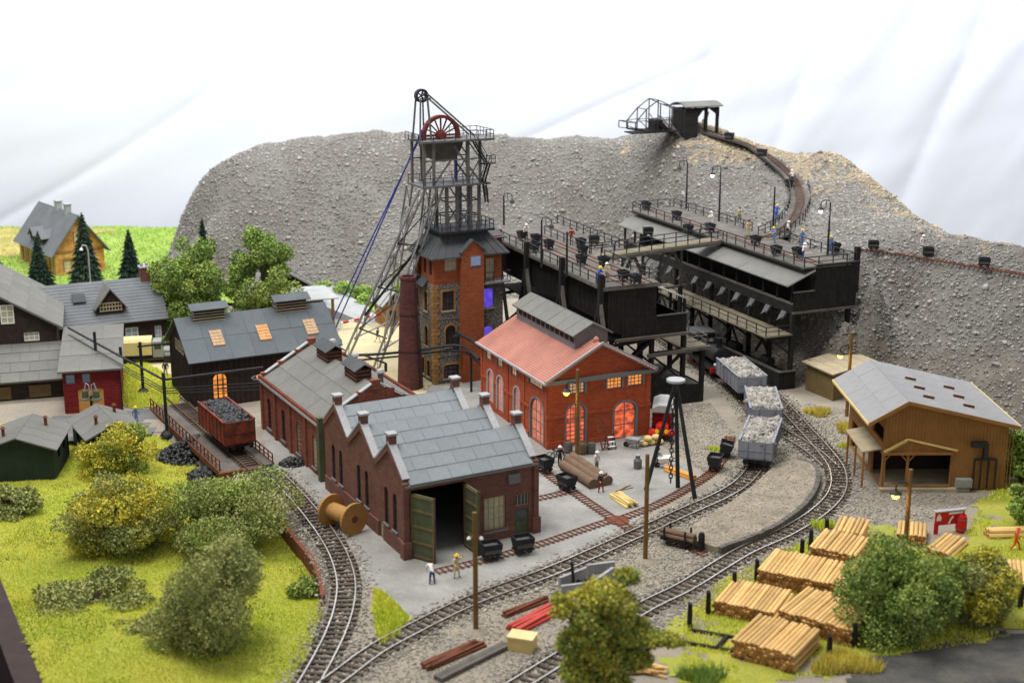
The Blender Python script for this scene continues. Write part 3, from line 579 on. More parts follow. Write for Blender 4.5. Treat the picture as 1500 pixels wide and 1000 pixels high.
def track(name, label, pts, gauge=1.36, sl=2.3, spacing=.72, z=.1, narrow=False, group=None, vis=None):
    path = smooth_path(pts, .5); PATHS[name + str(len(PATHS))] = path; t = thing(name, label, 'track', group=group)
    rw, rh = (.1, .17) if not narrow else (.07, .1)
    for s in (-1, 1):
        mb = MB(); o = offset(path, s * gauge / 2); sweep(mb, o, rw, z + .06, z + rh, 0); sweep(mb, o, rw * .9, z + rh + .001, z + rh + .014, 1); mb.build('rail', ['rail_side', 'rail_top' if not narrow else 'rust'], t)
    sp = smooth_path(pts, spacing); me = None; jm = MB()
    for i, p in enumerate(sp[:-1]):
        d = sp[i + 1] - p; a = math.atan2(d.y, d.x) + random.uniform(-.03, .03)
        if narrow:
            s = Vector((-math.sin(a), math.cos(a), 0)) * sl / 2; jm.bar(p - s + Vector((0, 0, z)), p + s + Vector((0, 0, z)), .16, .1); continue
        if me is None:
            o = MB().box(-.13, .13, -sl / 2, sl / 2, -.1, .07).build('sleeper', 'sleeper', t); me = o.data
        else: o = bpy.data.objects.new('sleeper', me); COL.objects.link(o); o.parent = t
        o.location = p + Vector((0, 0, z)); o.rotation_euler.z = a
    if narrow: tag(jm.build('sleepers', 'rust', t), kind='stuff')
    return path
TA = track('siding_track', 'curved track coming off the coal trestle along the lawn edge', pxp([(398, 693), (418, 712), (447, 744), (477, 783), (497, 818), (507, 855), (504, 892), (492, 929), (474, 966), (452, 1005), (430, 1040)]))
TB = track('main_track', 'straight main track crossing the yard in front of the workshop', pxp([(420, 1050), (500, 992), (540, 962), (580, 938), (691, 883), (815, 837), (932, 785), (1000, 754), (1060, 727), (1094, 703), (1113, 672), (1118, 635), (1105, 600), (1076, 570), (1040, 545), (1005, 520), (960, 490)]))
TC = track('curve_track', 'sharply curved track round the raised platform to the loading gantry', pxp([(700, 1045), (760, 1006), (850, 950), (945, 892), (1005, 862), (1087, 812), (1150, 783), (1200, 752), (1226, 722), (1226, 690), (1205, 660), (1178, 630), (1152, 602), (1128, 580), (1085, 545), (1050, 520)]))
TD = track('turnout_track', 'short turnout branch joining the curved track beside the grey wagons', pxp([(1215, 684), (1192, 664), (1168, 648), (1145, 635), (1126, 622)]), z=.085)
nar = 'narrow field railway tracks in the yard'
T1 = track('field_track', 'rusty narrow track running past the workshop door', pxp([(640, 838), (700, 824), (740, 813), (800, 795), (850, 778), (898, 762)]), .75, 1.1, .5, .05, True, nar)
T2 = track('field_track', 'narrow track with tipping skips leading from the red engine house to the main track', pxp([(782, 676), (806, 698), (832, 716), (870, 742), (905, 765), (940, 786)]), .75, 1.1, .5, .055, True, nar)
T3 = track('field_track', 'narrow track curving past the tripod towards the gantry', pxp([(912, 760), (960, 741), (1010, 714), (1045, 690), (1063, 662), (1070, 640)]), .75, 1.1, .5, .06, True, nar)
T4 = track('field_track', 'stub of narrow track ending at the workshop corner', pxp([(788, 731), (812, 726), (834, 720)]), .75, 1.1, .5, .045, True, nar)
T5 = track('field_track', 'narrow track of the log trolley beside the platform', pxp([(968, 780), (1000, 797), (1035, 814)]), .75, 1.1, .5, .045, True, nar)
T6 = track('ledge_track', 'narrow track along the right shoulder of the spoil heap', [p + Vector((0, 0, -.02)) for p in LEDGE], .75, 1.2, .5, .1, True, nar)
mb = MB(); p = G(905, 763); mb.cyl(p + Vector((0, 0, .03)), p + Vector((0, 0, .13)), .95, n=20); tag(mb.build('turning_plate', 'rust'), 'round rusty turning plate where the narrow tracks cross', 'turntable')
# ballast and loose stones
bp_ = []
for pth, wd in ((TA, 1.9), (TB, 1.8), (TC, 1.9), (TD, 1.5)):
    A = np.array([tuple(p) for p in pth]); n = len(A) * 48; i = RNG.integers(0, len(A), n); p = A[i] + RNG.normal(0, .3, (n, 3)); d = np.roll(A, -1, 0)[i] - A[i]; d[i == len(A) - 1] = A[-1] - A[-2]
    L_ = np.maximum(np.linalg.norm(d, axis=1, keepdims=True), .01); s = np.stack([-d[:, 1], d[:, 0], 0 * d[:, 0]], -1) / L_; p += s * RNG.uniform(-wd, wd, (n, 1)); p[:, 2] = .05; bp_.append(p)
bp_ = np.concatenate(bp_); bp_ = bp_[bp_[:, 1] > 78]
tag(stones('ballast', bp_, .085, 'ballast', seed=4), 'grey crushed stone ballast between and beside the sleepers', 'ballast', kind='stuff')
GRAV = pxp([(560, 960), (700, 888), (940, 795), (1040, 740), (1130, 690), (1180, 590), (1240, 600), (1300, 700), (1440, 730), (1300, 790), (1100, 850), (980, 930), (860, 1010), (520, 1020)])
GRAV2 = pxp([(950, 640), (960, 600), (1040, 590), (1080, 640), (1075, 690), (1030, 690)])
gp = np.concatenate([scatter(GRAV, 20000, lambda x, y: 0 * x + .03, 11), scatter(GRAV2, 4000, lambda x, y: 0 * x + .03, 12)])
tag(stones('loose_gravel', gp, .06, 'ballast', seed=8), 'loose grey and tan gravel strewn over the open ground', 'gravel', kind='stuff')
# grass blades
lp = scatter(LAWN, 190000, lambda x, y: lz(x, y) - .03, 21); keep = vnoise(lp[:, 0], lp[:, 1], 1.2, 11) > -.46
tag(blades('lawn_grass', lp[keep], .17, .09, 'blade', seed=2), 'short yellow green grass of the foreground lawn', 'grass', kind='stuff')
dk = scatter(LAWN, 60000, lambda x, y: lz(x, y) - .03, 22); k2 = vnoise(dk[:, 0], dk[:, 1], 5, 13) + .6 * vnoise(dk[:, 0], dk[:, 1], 1.5, 14) > .2
tag(blades('dark_grass', dk[k2], .19, .09, 'blade_green', seed=5), 'darker green grass in patches on the lawn', 'grass', kind='stuff')
rp = scatter(RLAWN, 40000, lambda x, y: 0 * x + .05, 23); k3 = vnoise(rp[:, 0], rp[:, 1], 2.5, 15) + .5 * vnoise(rp[:, 0], rp[:, 1], .9, 16) > -.08
tag(blades('verge_grass', rp[k3], .22, .09, 'blade', seed=6), 'yellow green grass around the log stacks', 'grass', kind='stuff')
tp = np.concatenate([scatter(TRI, 2600, lambda x, y: 0 * x + .08, 24), scatter(LAWN_BACK, 6000, lambda x, y: 0 * x + .08, 25)])
tag(blades('strip_grass', tp, .3, .12, 'blade', seed=7), 'grass of the small strips beside the tracks and road', 'grass', kind='stuff')
mp = scatter(MEADOW, 30000, lambda x, y: mz(x, y), 26); k4 = vnoise(mp[:, 0], mp[:, 1], 6, 17) > -9
tag(blades('meadow_grass', mp[k4], .2, .22, 'leaf_bright', seed=8), 'bright green grass of the far meadow', 'grass', kind='stuff')
def tuft(pxs, r, n, h, m, label, name='grass_tuft', z=0.05, grp=None):
    p = G(*pxs, z); a = RNG.uniform(0, 6.28, n); q = np.sqrt(RNG.random(n)) * r * (.75 + .25 * np.sin(a * 3 + p.x)); P = np.stack([p.x + np.cos(a) * q, p.y + np.sin(a) * q * .7, np.full(n, z)], -1)
    tag(blades(name, P, h, .1, m, seed=int(p.x * 7) % 97, lean=.6), label, 'grass', grp)
tuft((1198, 606), 1.6, 1500, .6, 'straw_blade', 'flat yellow grass tuft in the gravel below the hut')
tuft((1243, 630), 1.5, 1400, .7, 'straw_blade', 'upright yellow grass tuft at the foot of the lamp pole')
tuft((1236, 654), .6, 260, .4, 'blade', 'small green tuft between the curved track and the timber shed')
tuft((1048, 658), 1.0, 350, .3, 'blade', 'small green tuft beside the two upturned skips')
tuft((1236, 975), 2.6, 2200, .7, 'straw_blade', 'yellow grass clump in front of the nearest log stack')
tuft((1030, 995), 1.8, 900, .8, 'leaf_bright', 'bright green clump at the bottom edge of the diorama')
tuft((1205, 772), 1.2, 600, .6, 'blade', 'yellow green tuft behind the log stacks beside the track')
# ================================================================== BUILDINGS
def vent_box(par, u0, u1, v0, v1, z0, z1, m='timber_olive', rm='felt_dark', axis='u', ov=.25, name='roof_vent', rise=.5):
    """louvred ridge ventilator with its own little roof"""
    mb = MB(); mb.box(u0 + .06, u1 - .06, v0 + .06, v1 - .06, z0, z1); o = mb.build(name, 'timber_dark', par); mb = MB(); k = int((z1 - z0) / .3)
    for i in range(k):
        z = z0 + (z1 - z0) * (i + .5) / k
        mb.hexa([(u0, v0, z - .1), (u1, v0, z - .1), (u1, v1, z - .1), (u0, v1, z - .1), (u0 + .08, v0 + .08, z + .06), (u1 - .08, v0 + .08, z + .06), (u1 - .08, v1 - .08, z + .06), (u0 + .08, v1 - .08, z + .06)])
    mb.split('louvre', m, o)
    if axis == 'u':
        vm = (v0 + v1) / 2
        for a, s in ((v0 - ov, 1), (v1 + ov, -1)): roof_plane(o, (u0 - ov, a, z1 - .08), (u1 + ov, a, z1 - .08), (u0 - ov, vm + .02 * s, z1 + rise), rm, .1, name='vent_roof')
    else:
        um = (u0 + u1) / 2
        for a, s in ((u0 - ov, 1), (u1 + ov, -1)): roof_plane(o, (a, v0 - ov, z1 - .08), (a, v1 + ov, z1 - .08), (um + .02 * s, v0 - ov, z1 + rise), rm, .1, name='vent_roof')
    return o
# ---- workshop with three gables
t = frame('workshop', 'dark brick workshop with three stepped gables, grey slab roof and open green doors', 'workshop', 595, 818, 28)
W, L, HE = 11.4, 17.2, 6.2; F_, B_, L_, R_ = (Face(t, k, W, L) for k in 'FBLR')
door = (.5, 5.1, 0, 5.5); w1 = (6.8, 8.7, .9, 3.7); d1 = (9.55, 10.8, .05, 2.3); f1 = (9.55, 10.8, 2.5, 3.5)
F_.wall(.3, W - .3, 0, HE, 'brick_dark', [door, w1, d1, f1]); B_.wall(.3, W - .3, 0, HE, 'brick_dark')
seg = L / 3; ops = []
for k in range(3):
    c = seg * (k + .5)
    for s in (-.85, .85): ops.append((c + s - .38, c + s + .38, 1.6, 4.7, .38))
sd = (4.3, 5.1, .05, 1.45)
L_.wall(0, L, 0, HE, 'brick_dark', ops + [sd]); R_.wall(0, L, 0, HE, 'brick_dark')
for o in ops: L_.window(o, 2, 4, 'iron', 'glass_dark', .07, sill='stone_grey')
F_.window(w1, 4, 3, 'plank_pale', 'glass_pale', .1, sill='stone_grey'); F_.window(f1, 4, 1, 'plank_pale', 'glass_dark', .07)
mb = MB(); F_.blk(mb, *d1[:2], .12, .2, *d1[2:]); dd = mb.build('door', 'door_green', t); mb = MB(); F_.blk(mb, 9.7, 10.65, .1, .115, 1.2, 2.15); mb.build('pane', 'glass_dark', dd); mb = MB(); mb.ball((9.7, .08, 1.0), .06); mb.build('handle', 'steel', dd)
mb = MB(); L_.blk(mb, *sd[:2], .1, .2, *sd[2:]); mb.build('door', 'plank_pale', t)
for s, hx, ang in ((0, .5, 62), (1, 5.1, 88)):   # two open door leaves swung outwards
    lf = MB(); wdt = 2.25; lf.box(0, wdt, -.07, .07, .05, 5.35)
    o = lf.build('door_leaf', 'door_green', t, loc=(hx, -.02, 0)); o.rotation_euler.z = R(-ang if s == 0 else -ang)
    fr = MB()
    for z in (.2, 1.35, 2.65, 3.95, 5.1): fr.box(.02, wdt - .02, -.12, .12, z, z + .16)
    for x in (.02, wdt - .18): fr.box(x, x + .16, -.115, .115, .05, 5.35)
    fr.build('door_batten', 'timber_olive', o)
for (u, v) in ((0, 0), (W, 0)):   # corner piers with a stone cap on the plinth
    mb = MB(); mb.box(u - .35, u + .35, v - .35, v + .35, 0, 1.4); mb.box(u - .22, u + .22, v - .22, v + .22, 1.4, HE); mb.build('corner_pier', 'brick_dark', t)
mb = MB(); mb.box(-.12, W + .12, -.1, .0, 0, 1.0) if False else None
F_.blk(mb, 5.3, 9.5, -.1, .0, 0, 1.0); F_.blk(mb, .36, .48, -.1, 0, 0, 1.0); L_.blk(mb, .36, 4.2, -.12, 0, 0, 1.3); L_.blk(mb, 5.2, L, -.12, 0, 0, 1.3); mb.split('plinth', 'brick_dark', t)
mb = MB(); F_.blk(mb, 8.9, 9.9, -.22, 0, 4.6, 5.4)
for k in range(4): F_.blk(mb, 8.88, 9.92, -.26, -.2, 4.68 + k * .18, 4.76 + k * .18)
mb.build('vent_grille', 'stone_grey', t)
PK = 8.3
for k in range(3):
    v0, v1, c = seg * k, seg * (k + 1), seg * (k + .5)
    for Fc, x in ((L_, 0), (R_, W)):
        Fc.gable([(v0, HE), (v1, HE), (c, PK + .1)], 'brick_dark', .32, .001)
        mb = MB()
        for s, e in ((v0, 1), (v1, -1)):
            a, b = Vector(Fc.p(s + .1 * e, .16, HE + .28)), Vector(Fc.p(c, .16, PK + .4)); mb.bar(a, b, .62, .14)
        mb.split('coping', 'coping', t)
        mb = MB(); Fc.blk(mb, c - .32, c + .32, -.12, .5, PK - .5, PK + .95); Fc.blk(mb, c - .42, c + .42, -.22, .6, PK + .95, PK + 1.12, 1); mb.build('gable_pier', ['brick_dark', 'coping'], t)
        if k < 2:
            pass
        mb = MB()
        for s, e in ((v0, 1), (v1, -1)): mb.bar(Fc.p(s + .05 * e, -.07, HE - .12), Fc.p(c, -.07, PK - .1), .16, .32)
        mb.split('cornice', 'brick_dark', t)
    roof_plane(t, (.34, v0 - (.25 if k == 0 else 0), HE - (.16 if k == 0 else 0)), (W - .34, v0 - (.25 if k == 0 else 0), HE - (.16 if k == 0 else 0)), (.34, c, PK), 'slate', .12, 6, 3, 'slate', lift=.055, gap=.025)
    roof_plane(t, (W - .34, v1, HE), (.34, v1, HE), (W - .34, c + .01, PK), 'slate', .12, 6, 3, 'slate', lift=.055, gap=.025)
mb = MB(); F_.blk(mb, -.1, W + .1, -.3, -.02, HE - .38, HE - .2); mb.build('gutter', 'stone_grey', t)
mb = MB(); mb.box(.3, W - .3, .3, L - .3, .02, .06); mb.build('floor_slab', 'concrete', t)
# ---- long engine shed
t = frame('engine_shed', 'long red brick engine shed with grey felt roof and toothed eaves', 'shed', 473, 703, 28)
W, L, HE, PK = 10.6, 16.6, 5.2, 8.0; F_, B_, L_, R_ = (Face(t, k, W, L) for k in 'FBLR')
ops = [(c - .5, c + .5, .6, 3.7, .5) for c in (1.9, 6.1, 10.3, 14.4)]
L_.wall(0, L, 0, HE, 'brick_shed', ops); R_.wall(0, L, 0, HE, 'brick_shed'); F_.wall(.3, W - .3, 0, HE, 'brick_shed'); B_.wall(.3, W - .3, 0, HE, 'brick_shed')
for i, o in enumerate(ops): L_.window(o, 3, 6, 'plank_pale' if i < 2 else 'iron', 'glass_pale' if i == 0 else 'glass_dark', .07, sill='stone_grey')
mb = MB()
for c in (0.25, 4, 8.2, 12.4, 16.3): L_.blk(mb, c - .25, c + .25, -.16, 0, 0, HE - .25)
mb.split('pilaster', 'brick_shed', t)
mb = MB(); L_.blk(mb, -.1, L + .1, -.3, .4, HE - .25, HE, 0)
for k in range(42): L_.blk(mb, k * .4, k * .4 + .2, -.28, .02, HE + .001, HE + .3, 1)
mb.build('eaves_cornice', ['coping', 'brick_shed'], t)
mb = MB()
for k in range(42): R_.blk(mb, k * .4, k * .4 + .2, -.28, .02, HE - .1, HE + .3)
mb.build('eaves_cornice', 'brick_shed', t)
for Fc in (F_, B_):
    Fc.gable([(0, HE), (W, HE), (W / 2, PK + .25)], 'brick_shed', .32, .002)
    mb = MB()
    for k in range(3):
        for s in (0, 1):
            a = W * (k / 6); u0 = a if s == 0 else W - a - .8; Fc.blk(mb, u0, u0 + .8, -.1, .42, HE + k * .95 - .3, HE + k * .95 + .55)
    Fc.blk(mb, W / 2 - .4, W / 2 + .4, -.1, .42, PK - .3, PK + .6); mb.split('stepped_parapet', 'brick_shed', t)
    mb = MB()
    for s in (0, 1): mb.bar(Fc.p(0 if s == 0 else W, .16, HE + .25), Fc.p(W / 2, .16, PK + .45), .5, .12)
    mb.split('coping', 'coping', t)
roof_plane(t, (.05, L - .35, HE + .05), (.05, .35, HE + .05), (W / 2, L - .35, PK), 'felt', .12, 4, 3, 'felt', lift=.045, gap=.03)
roof_plane(t, (W - .05, .35, HE + .05), (W - .05, L - .35, HE + .05), (W / 2 + .01, .35, PK), 'felt', .12, 4, 3, 'felt', lift=.045, gap=.03)
for v in (4.2, 11.5):
    vent_box(t, W / 2 - .8, W / 2 + .8, v - 1.5, v + 1.5, PK - .55, PK + .9, 'brick_shed', 'felt_dark', 'v')
for v in (2.2, 8.4, 14.2):
    mb = MB(); mb.cyl((W / 2 + 1.4, v, PK - .8), (W / 2 + 1.4, v, PK + .5), .26, n=10); mb.lathe((W / 2 + 1.4, v, PK + .5), [(.42, 0), (.42, .08), (.3, .3), (.02, .42)], 10, 1); mb.build('cowl', ['steel', 'steel_light'], t)
mb = MB(); mb.box(-.42, .1, -.5, .02, 0, HE + .75); mb.build('end_pier', 'door_green', t)
# ---- small fire box with glowing coals at the far corner
mb = MB(); mb.lathe((0, 0, 0), [(.9, 0), (1.1, .15), (1.15, .25), (.9, .22), (.85, .05)], 14, 0); fb = mb.build('brazier', 'iron', None, loc=G(385, 556, 4.8)); tag(fb, 'iron brazier pan with glowing embers on the end of the engine shed', 'brazier')
mb = MB()
for k in range(9): mb.ball((random.uniform(-.45, .45), random.uniform(-.45, .45), .3), .2, 6)
mb.build('embers', 'glow_orange', fb)
mb = MB(); mb.cyl((0, 0, -4.8), (0, 0, 0), .35, .35, 8); mb.build('pedestal', 'brick_shed', fb)
# ---- red engine house
t = frame('engine_house', 'bright red brick engine house with pink tiled roof and lit arched windows', 'building', 801.5, 658.5, 24)
W, L, HE, PK = 11.0, 16.0, 6.7, 9.7; F_, B_, L_, R_ = (Face(t, k, W, L) for k in 'FBLR')
fw = [(2.0, 4.0, .2, 4.15, 1.0), (7.1, 9.5, .0, 3.7, .9)]; fs = [(2.3, 3.9, 5.15, 6.2), (6.3, 7.9, 5.15, 6.25), (8.55, 10.15, 5.2, 6.3)]
lw = [(12.9, 14.3, .9, 4.2, .7), (10.4, 11.9, .6, 4.2, .75), (6.3, 7.7, .9, 4.2, .7), (.8, 3.8, .1, 4.4, 1.3)]; ls = [(13.4, 14.8, 5.2, 6.1), (10.5, 11.9, 5.2, 6.1), (7.0, 8.4, 5.2, 6.2), (1.1, 4.2, 5.5, 6.1)]
F_.wall(.3, W - .3, 0, HE, 'brick_red', fw + fs); L_.wall(0, L, 0, HE, 'brick_red', lw + ls); R_.wall(0, L, 0, HE, 'brick_red'); B_.wall(.3, W - .3, 0, HE, 'brick_red')
F_.window(fw[0], 4, 7, 'stone_grey', 'glow_red', .1, surround='stone_grey'); F_.window(fw[1], 2, 2, 'stone_grey', 'glow_red', .13, surround='stone_grey', name='door')
for i, o in enumerate(fs): F_.window(o, 4, 3, 'stone_grey', 'glow_orange' if i else 'glow_pale', .08, surround='stone_grey')
for o in lw[:3]: L_.window(o, 3, 6, 'coping', 'glow_pink', .08, surround='coping')
L_.window(lw[3], 3, 3, 'stone_grey', 'glow_pink', .13, surround='stone_grey', name='door')
for o in ls: L_.window(o, 3, 2, 'coping', 'glow_pale', .08, surround='stone_grey')
mb = MB(); F_.blk(mb, -.1, 1.8, -.1, 0, 3.0, 3.25); F_.blk(mb, 4.25, 6.85, -.1, 0, 3.0, 3.25); F_.blk(mb, 9.75, W + .1, -.1, 0, 3.0, 3.25)
for a, b in ((4.0, 6.1), (7.9, 10.2), (12.1, 12.7), (14.5, L)): L_.blk(mb, a, b, -.1, 0, 3.0, 3.25)
mb.split('string_course', 'brick_red', t)
mb = MB()
for c in (.2, 5.3, 9.2, 15.8): L_.blk(mb, c - .2, c + .2, -.08, 0, 0, HE - .3)
for c in (.25, W - .25): F_.blk(mb, c - .25, c + .25, -.08, 0, 0, HE - .35)
mb.split('pilaster', 'brick_red', t)
mb = MB(); F_.blk(mb, -.1, 1.75, -.14, 0, .0, .7); F_.blk(mb, 4.3, 6.8, -.14, 0, 0, .5); L_.blk(mb, 4.1, 6, -.14, 0, 0, .6); mb.split('plinth', 'brick_red', t)
F_.gable([(0, HE), (W, HE), (W / 2, PK - .1)], 'brick_red', .3, .002); B_.gable([(0, HE), (W, HE), (W / 2, PK - .1)], 'brick_red', .3, .002)
mb = MB(); F_.blk(mb, -.35, W + .35, -.35, -.003, HE - .35, HE + .05); mb.split('cornice', 'stone_grey', t)
mb = MB()
for s in (0, 1):
    a, b = Vector(F_.p(-.45 if s == 0 else W + .45, -.3, HE + .02)), Vector(F_.p(W / 2, -.3, PK + .2))
    mb.bar(a + Vector((0, -.28, .12)), b + Vector((0, -.28, .12)), .16, .2, 1)
    for k in range(17): p = a + (b - a) * ((k + .6) / 17.5); mb.box(p.x - .09, p.x + .09, -.42, -.003, p.z - .3, p.z - .08, 0)
mb.build('verge_dentils', ['stone_grey', 'coping'], t)
sl = (PK - HE) / (W / 2); ez = HE - .45 * sl + .12
for A, B, C_ in (((-.45, L + .3, ez), (-.45, -.5, ez), (W / 2, L + .3, PK + .12)), ((W + .45, -.5, ez), (W + .45, L + .3, ez), (W / 2 + .01, -.5, PK + .12))):
    roof_plane(t, A, B, C_, 'tile_red', .14, rows=26, rm='tile_red')
mb = MB(); mb.bar((-.5, -.5, ez - .02), (-.5, L + .3, ez - .02), .14, .2); mb.build('gutter', 'coping', t)
# roof monitor
mo = MB(); mo.box(W / 2 - 1.75, W / 2 + 1.75, 1.9, L - .6, PK - 1.1, PK + .75); mo = mo.build('roof_monitor', 'stone_grey', t)
for s in (-1, 1): roof_plane(mo, (W / 2 + s * 2.15, 1.5 if s > 0 else L - .3, PK + .6), (W / 2 + s * 2.15, L - .3 if s > 0 else 1.5, PK + .6), (W / 2 + .01 * s, 1.5 if s > 0 else L - .3, PK + 1.75), 'felt', .12, 7, 1, 'roof_pale' if 0 else 'felt', stag=0, lift=.05, gap=.05)
MB().prism([(-1.75, 0), (1.75, 0), (0, .95)], lambda a, b, q: (W / 2 + a, q, PK + .74 + b), 1.9, 2.1).build('gable', 'stone_grey', mo)
mb = MB()
for v in range(12): mb.box(W / 2 - 1.8, W / 2 - 1.76, 2.2 + v * 1.08, 2.9 + v * 1.08, PK - .15, PK + .55)
mb.split('louvre', 'timber_dark', mo)
mb = MB(); mb.lathe((W / 2, .9, PK + .1), [(.3, 0), (.28, .25), (.16, .4), (.02, .5)], 8); mb.build('finial', 'tile_red', t)
# ---- stone pit head building
t = frame('pit_head_house', 'rubble stone pit head house with orange brick upper storey and hipped slate roof', 'building', 637, 564, 27)
W, L = 8.3, 6.3; F_, B_, L_, R_ = (Face(t, k, W, L) for k in 'FBLR'); H1 = 11.1; H2 = 14.1
fo = [(1.0, 2.4, 8.2, 10.3), (1.35, 2.55, 4.2, 6.5, .6), (1.05, 2.95, .6, 2.1, .2)]; fr = [(5.75, 7.1, 8.0, 10.1), (5.75, 7.1, 4.6, 5.9, .6)]
lo = [(1.6, 2.5, 7.9, 10.0), (4.0, 4.9, 7.9, 10.0), (1.6, 2.5, 4.0, 6.2, .4), (1.2, 2.0, .6, 2.4), (2.7, 3.5, .6, 2.4)]
F_.wall(.3, W - .3, 0, H1, 'rubblestone', fo + fr); L_.wall(0, L, 0, H1, 'rubblestone', lo); R_.wall(0, L, 0, H1, 'rubblestone'); B_.wall(.3, W - .3, 0, H1, 'rubblestone')
for o in fo: F_.window(o, 3, 3, 'timber_dark', 'glass_dark', .1, sill='plank_pale', surround='quoin')
for o in fr: F_.window(o, 2, 3, 'glow_purple', 'glow_purple', .07, sill='plank_pale', surround='rubblestone')
for o in lo: L_.window(o, 2, 3, 'timber_dark', 'glass_dark', .09, sill='plank_pale', surround='quoin')
for i in range(26):   # corner stones, alternately long and short
    z = i * .427; a = .62 if i % 2 else .4; mb = MB(); mb.box(-.07, a, -.07, .02, z + .02, z + .41); mb.box(-.07, .02, .021, 1.0 - a + .1, z + .02, z + .41); mb.build('quoin', 'quoin', t)
mb = MB(); F_.blk(mb, .7, 3.0, -.06, 0, 7.2, 7.38); F_.blk(mb, .7, 3.0, -.06, 0, 3.1, 3.28); L_.blk(mb, .3, L, -.06, 0, 7.2, 7.38); mb.split('string_course', 'rubblestone', t)
Wu, Lu = 8.1, 3.4; U = bpy.data.objects.new('upper_storey', None); COL.objects.link(U); U.parent = t; U.location = (.1, .1, H1)
UF, UB, UL, UR = (Face(U, k, Wu, 5.2) for k in 'FBLR'); h = H2 - H1
uo = [(1.3, 2.7, 1.35, 2.85)]; ud = (6.2, 7.25, .05, 2.35)
UF.wall(.25, Wu - .25, 0, h, 'brick_tower', uo + [ud], .25); UL.wall(0, 3.3, 0, h, 'brick_tower', [(.5, 1.2, .9, 2.6), (2, 2.7, .9, 2.6)], .25); UR.wall(0, 5.2, 0, h, 'brick_tower', (), .25); UB.wall(.25, Wu - .25, 0, h, 'brick_tower', (), .25)
UF.window(uo[0], 3, 3, 'plank_pale', 'glass_pale', .08); UF.window(ud, 2, 3, 'plank_pale', 'glass_pale', .1, name='door')
for o in ((.5, 1.2, .9, 2.6), (2, 2.7, .9, 2.6)): UL.window(o, 2, 3, 'timber_dark', 'glass_dark', .08)
mb = MB(); mb.prism([(3.05, 0), (5.65, 0), (5.65, 14.6), (4.35, 15.75), (3.05, 14.6)], lambda a, b, q: (a, q, b), -.75, .05); sh = mb.build('lift_shaft', 'brick_tower', t)
for s in (-1, 1): roof_plane(sh, (4.35 + s * 1.5, -.95 if s > 0 else 1.6, 14.52), (4.35 + s * 1.5, 1.6 if s > 0 else -.95, 14.52), (4.35 + s * .01, -.95 if s > 0 else 1.6, 15.88), 'felt_dark', .1, name='gable_roof')
mb = MB(); mb.box(4.0, 5.3, -.8, -.74, 12.9, 14.05); pn = mb.build('window', 'stone_grey', sh); MB().box(4.12, 5.18, -.83, -.801, 13.0, 13.95).build('pane', 'glass_blue', pn)
# hipped roof up to the headframe platform
e = [(-.5, -.7), (8.8, -.7), (8.8, 5.9), (-.5, 5.9)]; tp_ = [(1.6, 1.0), (6.6, 1.0), (6.6, 4.2), (1.6, 4.2)]; mb = MB()
for k in range(4):
    a, b, c_, d_ = Vector((*e[k], H2)), Vector((*e[(k + 1) % 4], H2)), Vector((*tp_[(k + 1) % 4], H2 + 2.5)), Vector((*tp_[k], H2 + 2.5)); dn = Vector((0, 0, -.15)); mb.hexa([a + dn, b + dn, c_ + dn, d_ + dn, a, b, c_, d_])
    for i in range(9):
        s_ = (i + .5) / 9; mb.bar(a + (b - a) * s_ + Vector((0, 0, .03)), d_ + (c_ - d_) * s_ + Vector((0, 0, .03)), .07, .07)
mb.build('hipped_roof', 'felt_dark', t)
roof_plane(t, (-.6, 6.4, 10.7), (-.6, 1.6, 10.7), (.1, 6.4, 11.5), 'felt_dark', .12, name='lean_to_roof'); roof_plane(t, (-.6, 6.6, 11.0), (3.5, 6.6, 11.0), (-.6, 3.5, 11.6), 'felt_dark', .12, name='lean_to_roof')
mb = MB(); mb.box(5.7, 8.9, -.75, .1, 10.75, 10.92); bl = mb.build('balcony', 'stone_grey', t); railing(bl, [(5.75, -.7, 10.92), (8.85, -.7, 10.92), (8.85, .0, 10.92)], 1.1, .03, 1.0)
# rear stair house
b2 = MB(); b2.box(7.4, 11.2, 6.2, 10.4, 9.6, 14.6); b2 = b2.build('stair_house', 'brick_tower', t); roof_plane(b2, (7.0, 5.8, 14.4), (11.7, 5.8, 14.4), (7.0, 10.8, 15.6), 'felt_dark', .14, name='stair_roof')
mb = MB(); mb.box(7.6, 11, 6.4, 10.2, 0, 9.6); mb.build('stair_base', 'timber_black', b2)
pit = t
# ---- steel headframe
t = frame('headframe', 'grey steel headframe with red winding wheel and lattice back stays', 'headframe', 637, 564, 27)
HP = Vector((3.5, 1.4, 0)); zd = [16.7, 24.0, 31.8]
cx0, cx1, cy0, cy1 = 2.1, 5.9, .9, 3.6
mb = MB(); mb.box(.9, 7.2, -.3, 4.8, 16.55, 16.8); o = mb.build('platform', 'iron', t); railing(o, [(1.0, -.2, 16.8), (7.1, -.2, 16.8), (7.1, 4.7, 16.8), (1.0, 4.7, 16.8), (1.0, -.2, 16.8)], .9, .035, 1.0)
zl = [16.8, 21.5, 26.6]
mb = MB()
for x in (cx0, cx0 + 1.2, cx1 - 1.0, cx1):
    for y in (cy0, cy1): mb.bar((x, y, 16.8), (x, y, 21.6), .3)
for z in (18.2, 19.8):
    for y in (cy0, cy1): mb.bar((cx0, y, z), (cx1, y, z), .14)
    for x in (cx0, cx1): mb.bar((x, cy0, z), (x, cy1, z), .14)
for y in (cy0, cy1):
    mb.bar((cx0 + 1.2, y, 16.9), (cx1 - 1, y, 19.2), .12); mb.bar((cx1 - 1, y, 19.2), (cx0 + 1.2, y, 21.4), .12); mb.bar((cx1 - 1, y, 16.9), (cx0 + 1.2, y, 19.2), .12)
mb.build('lower_tower', 'steel', t)
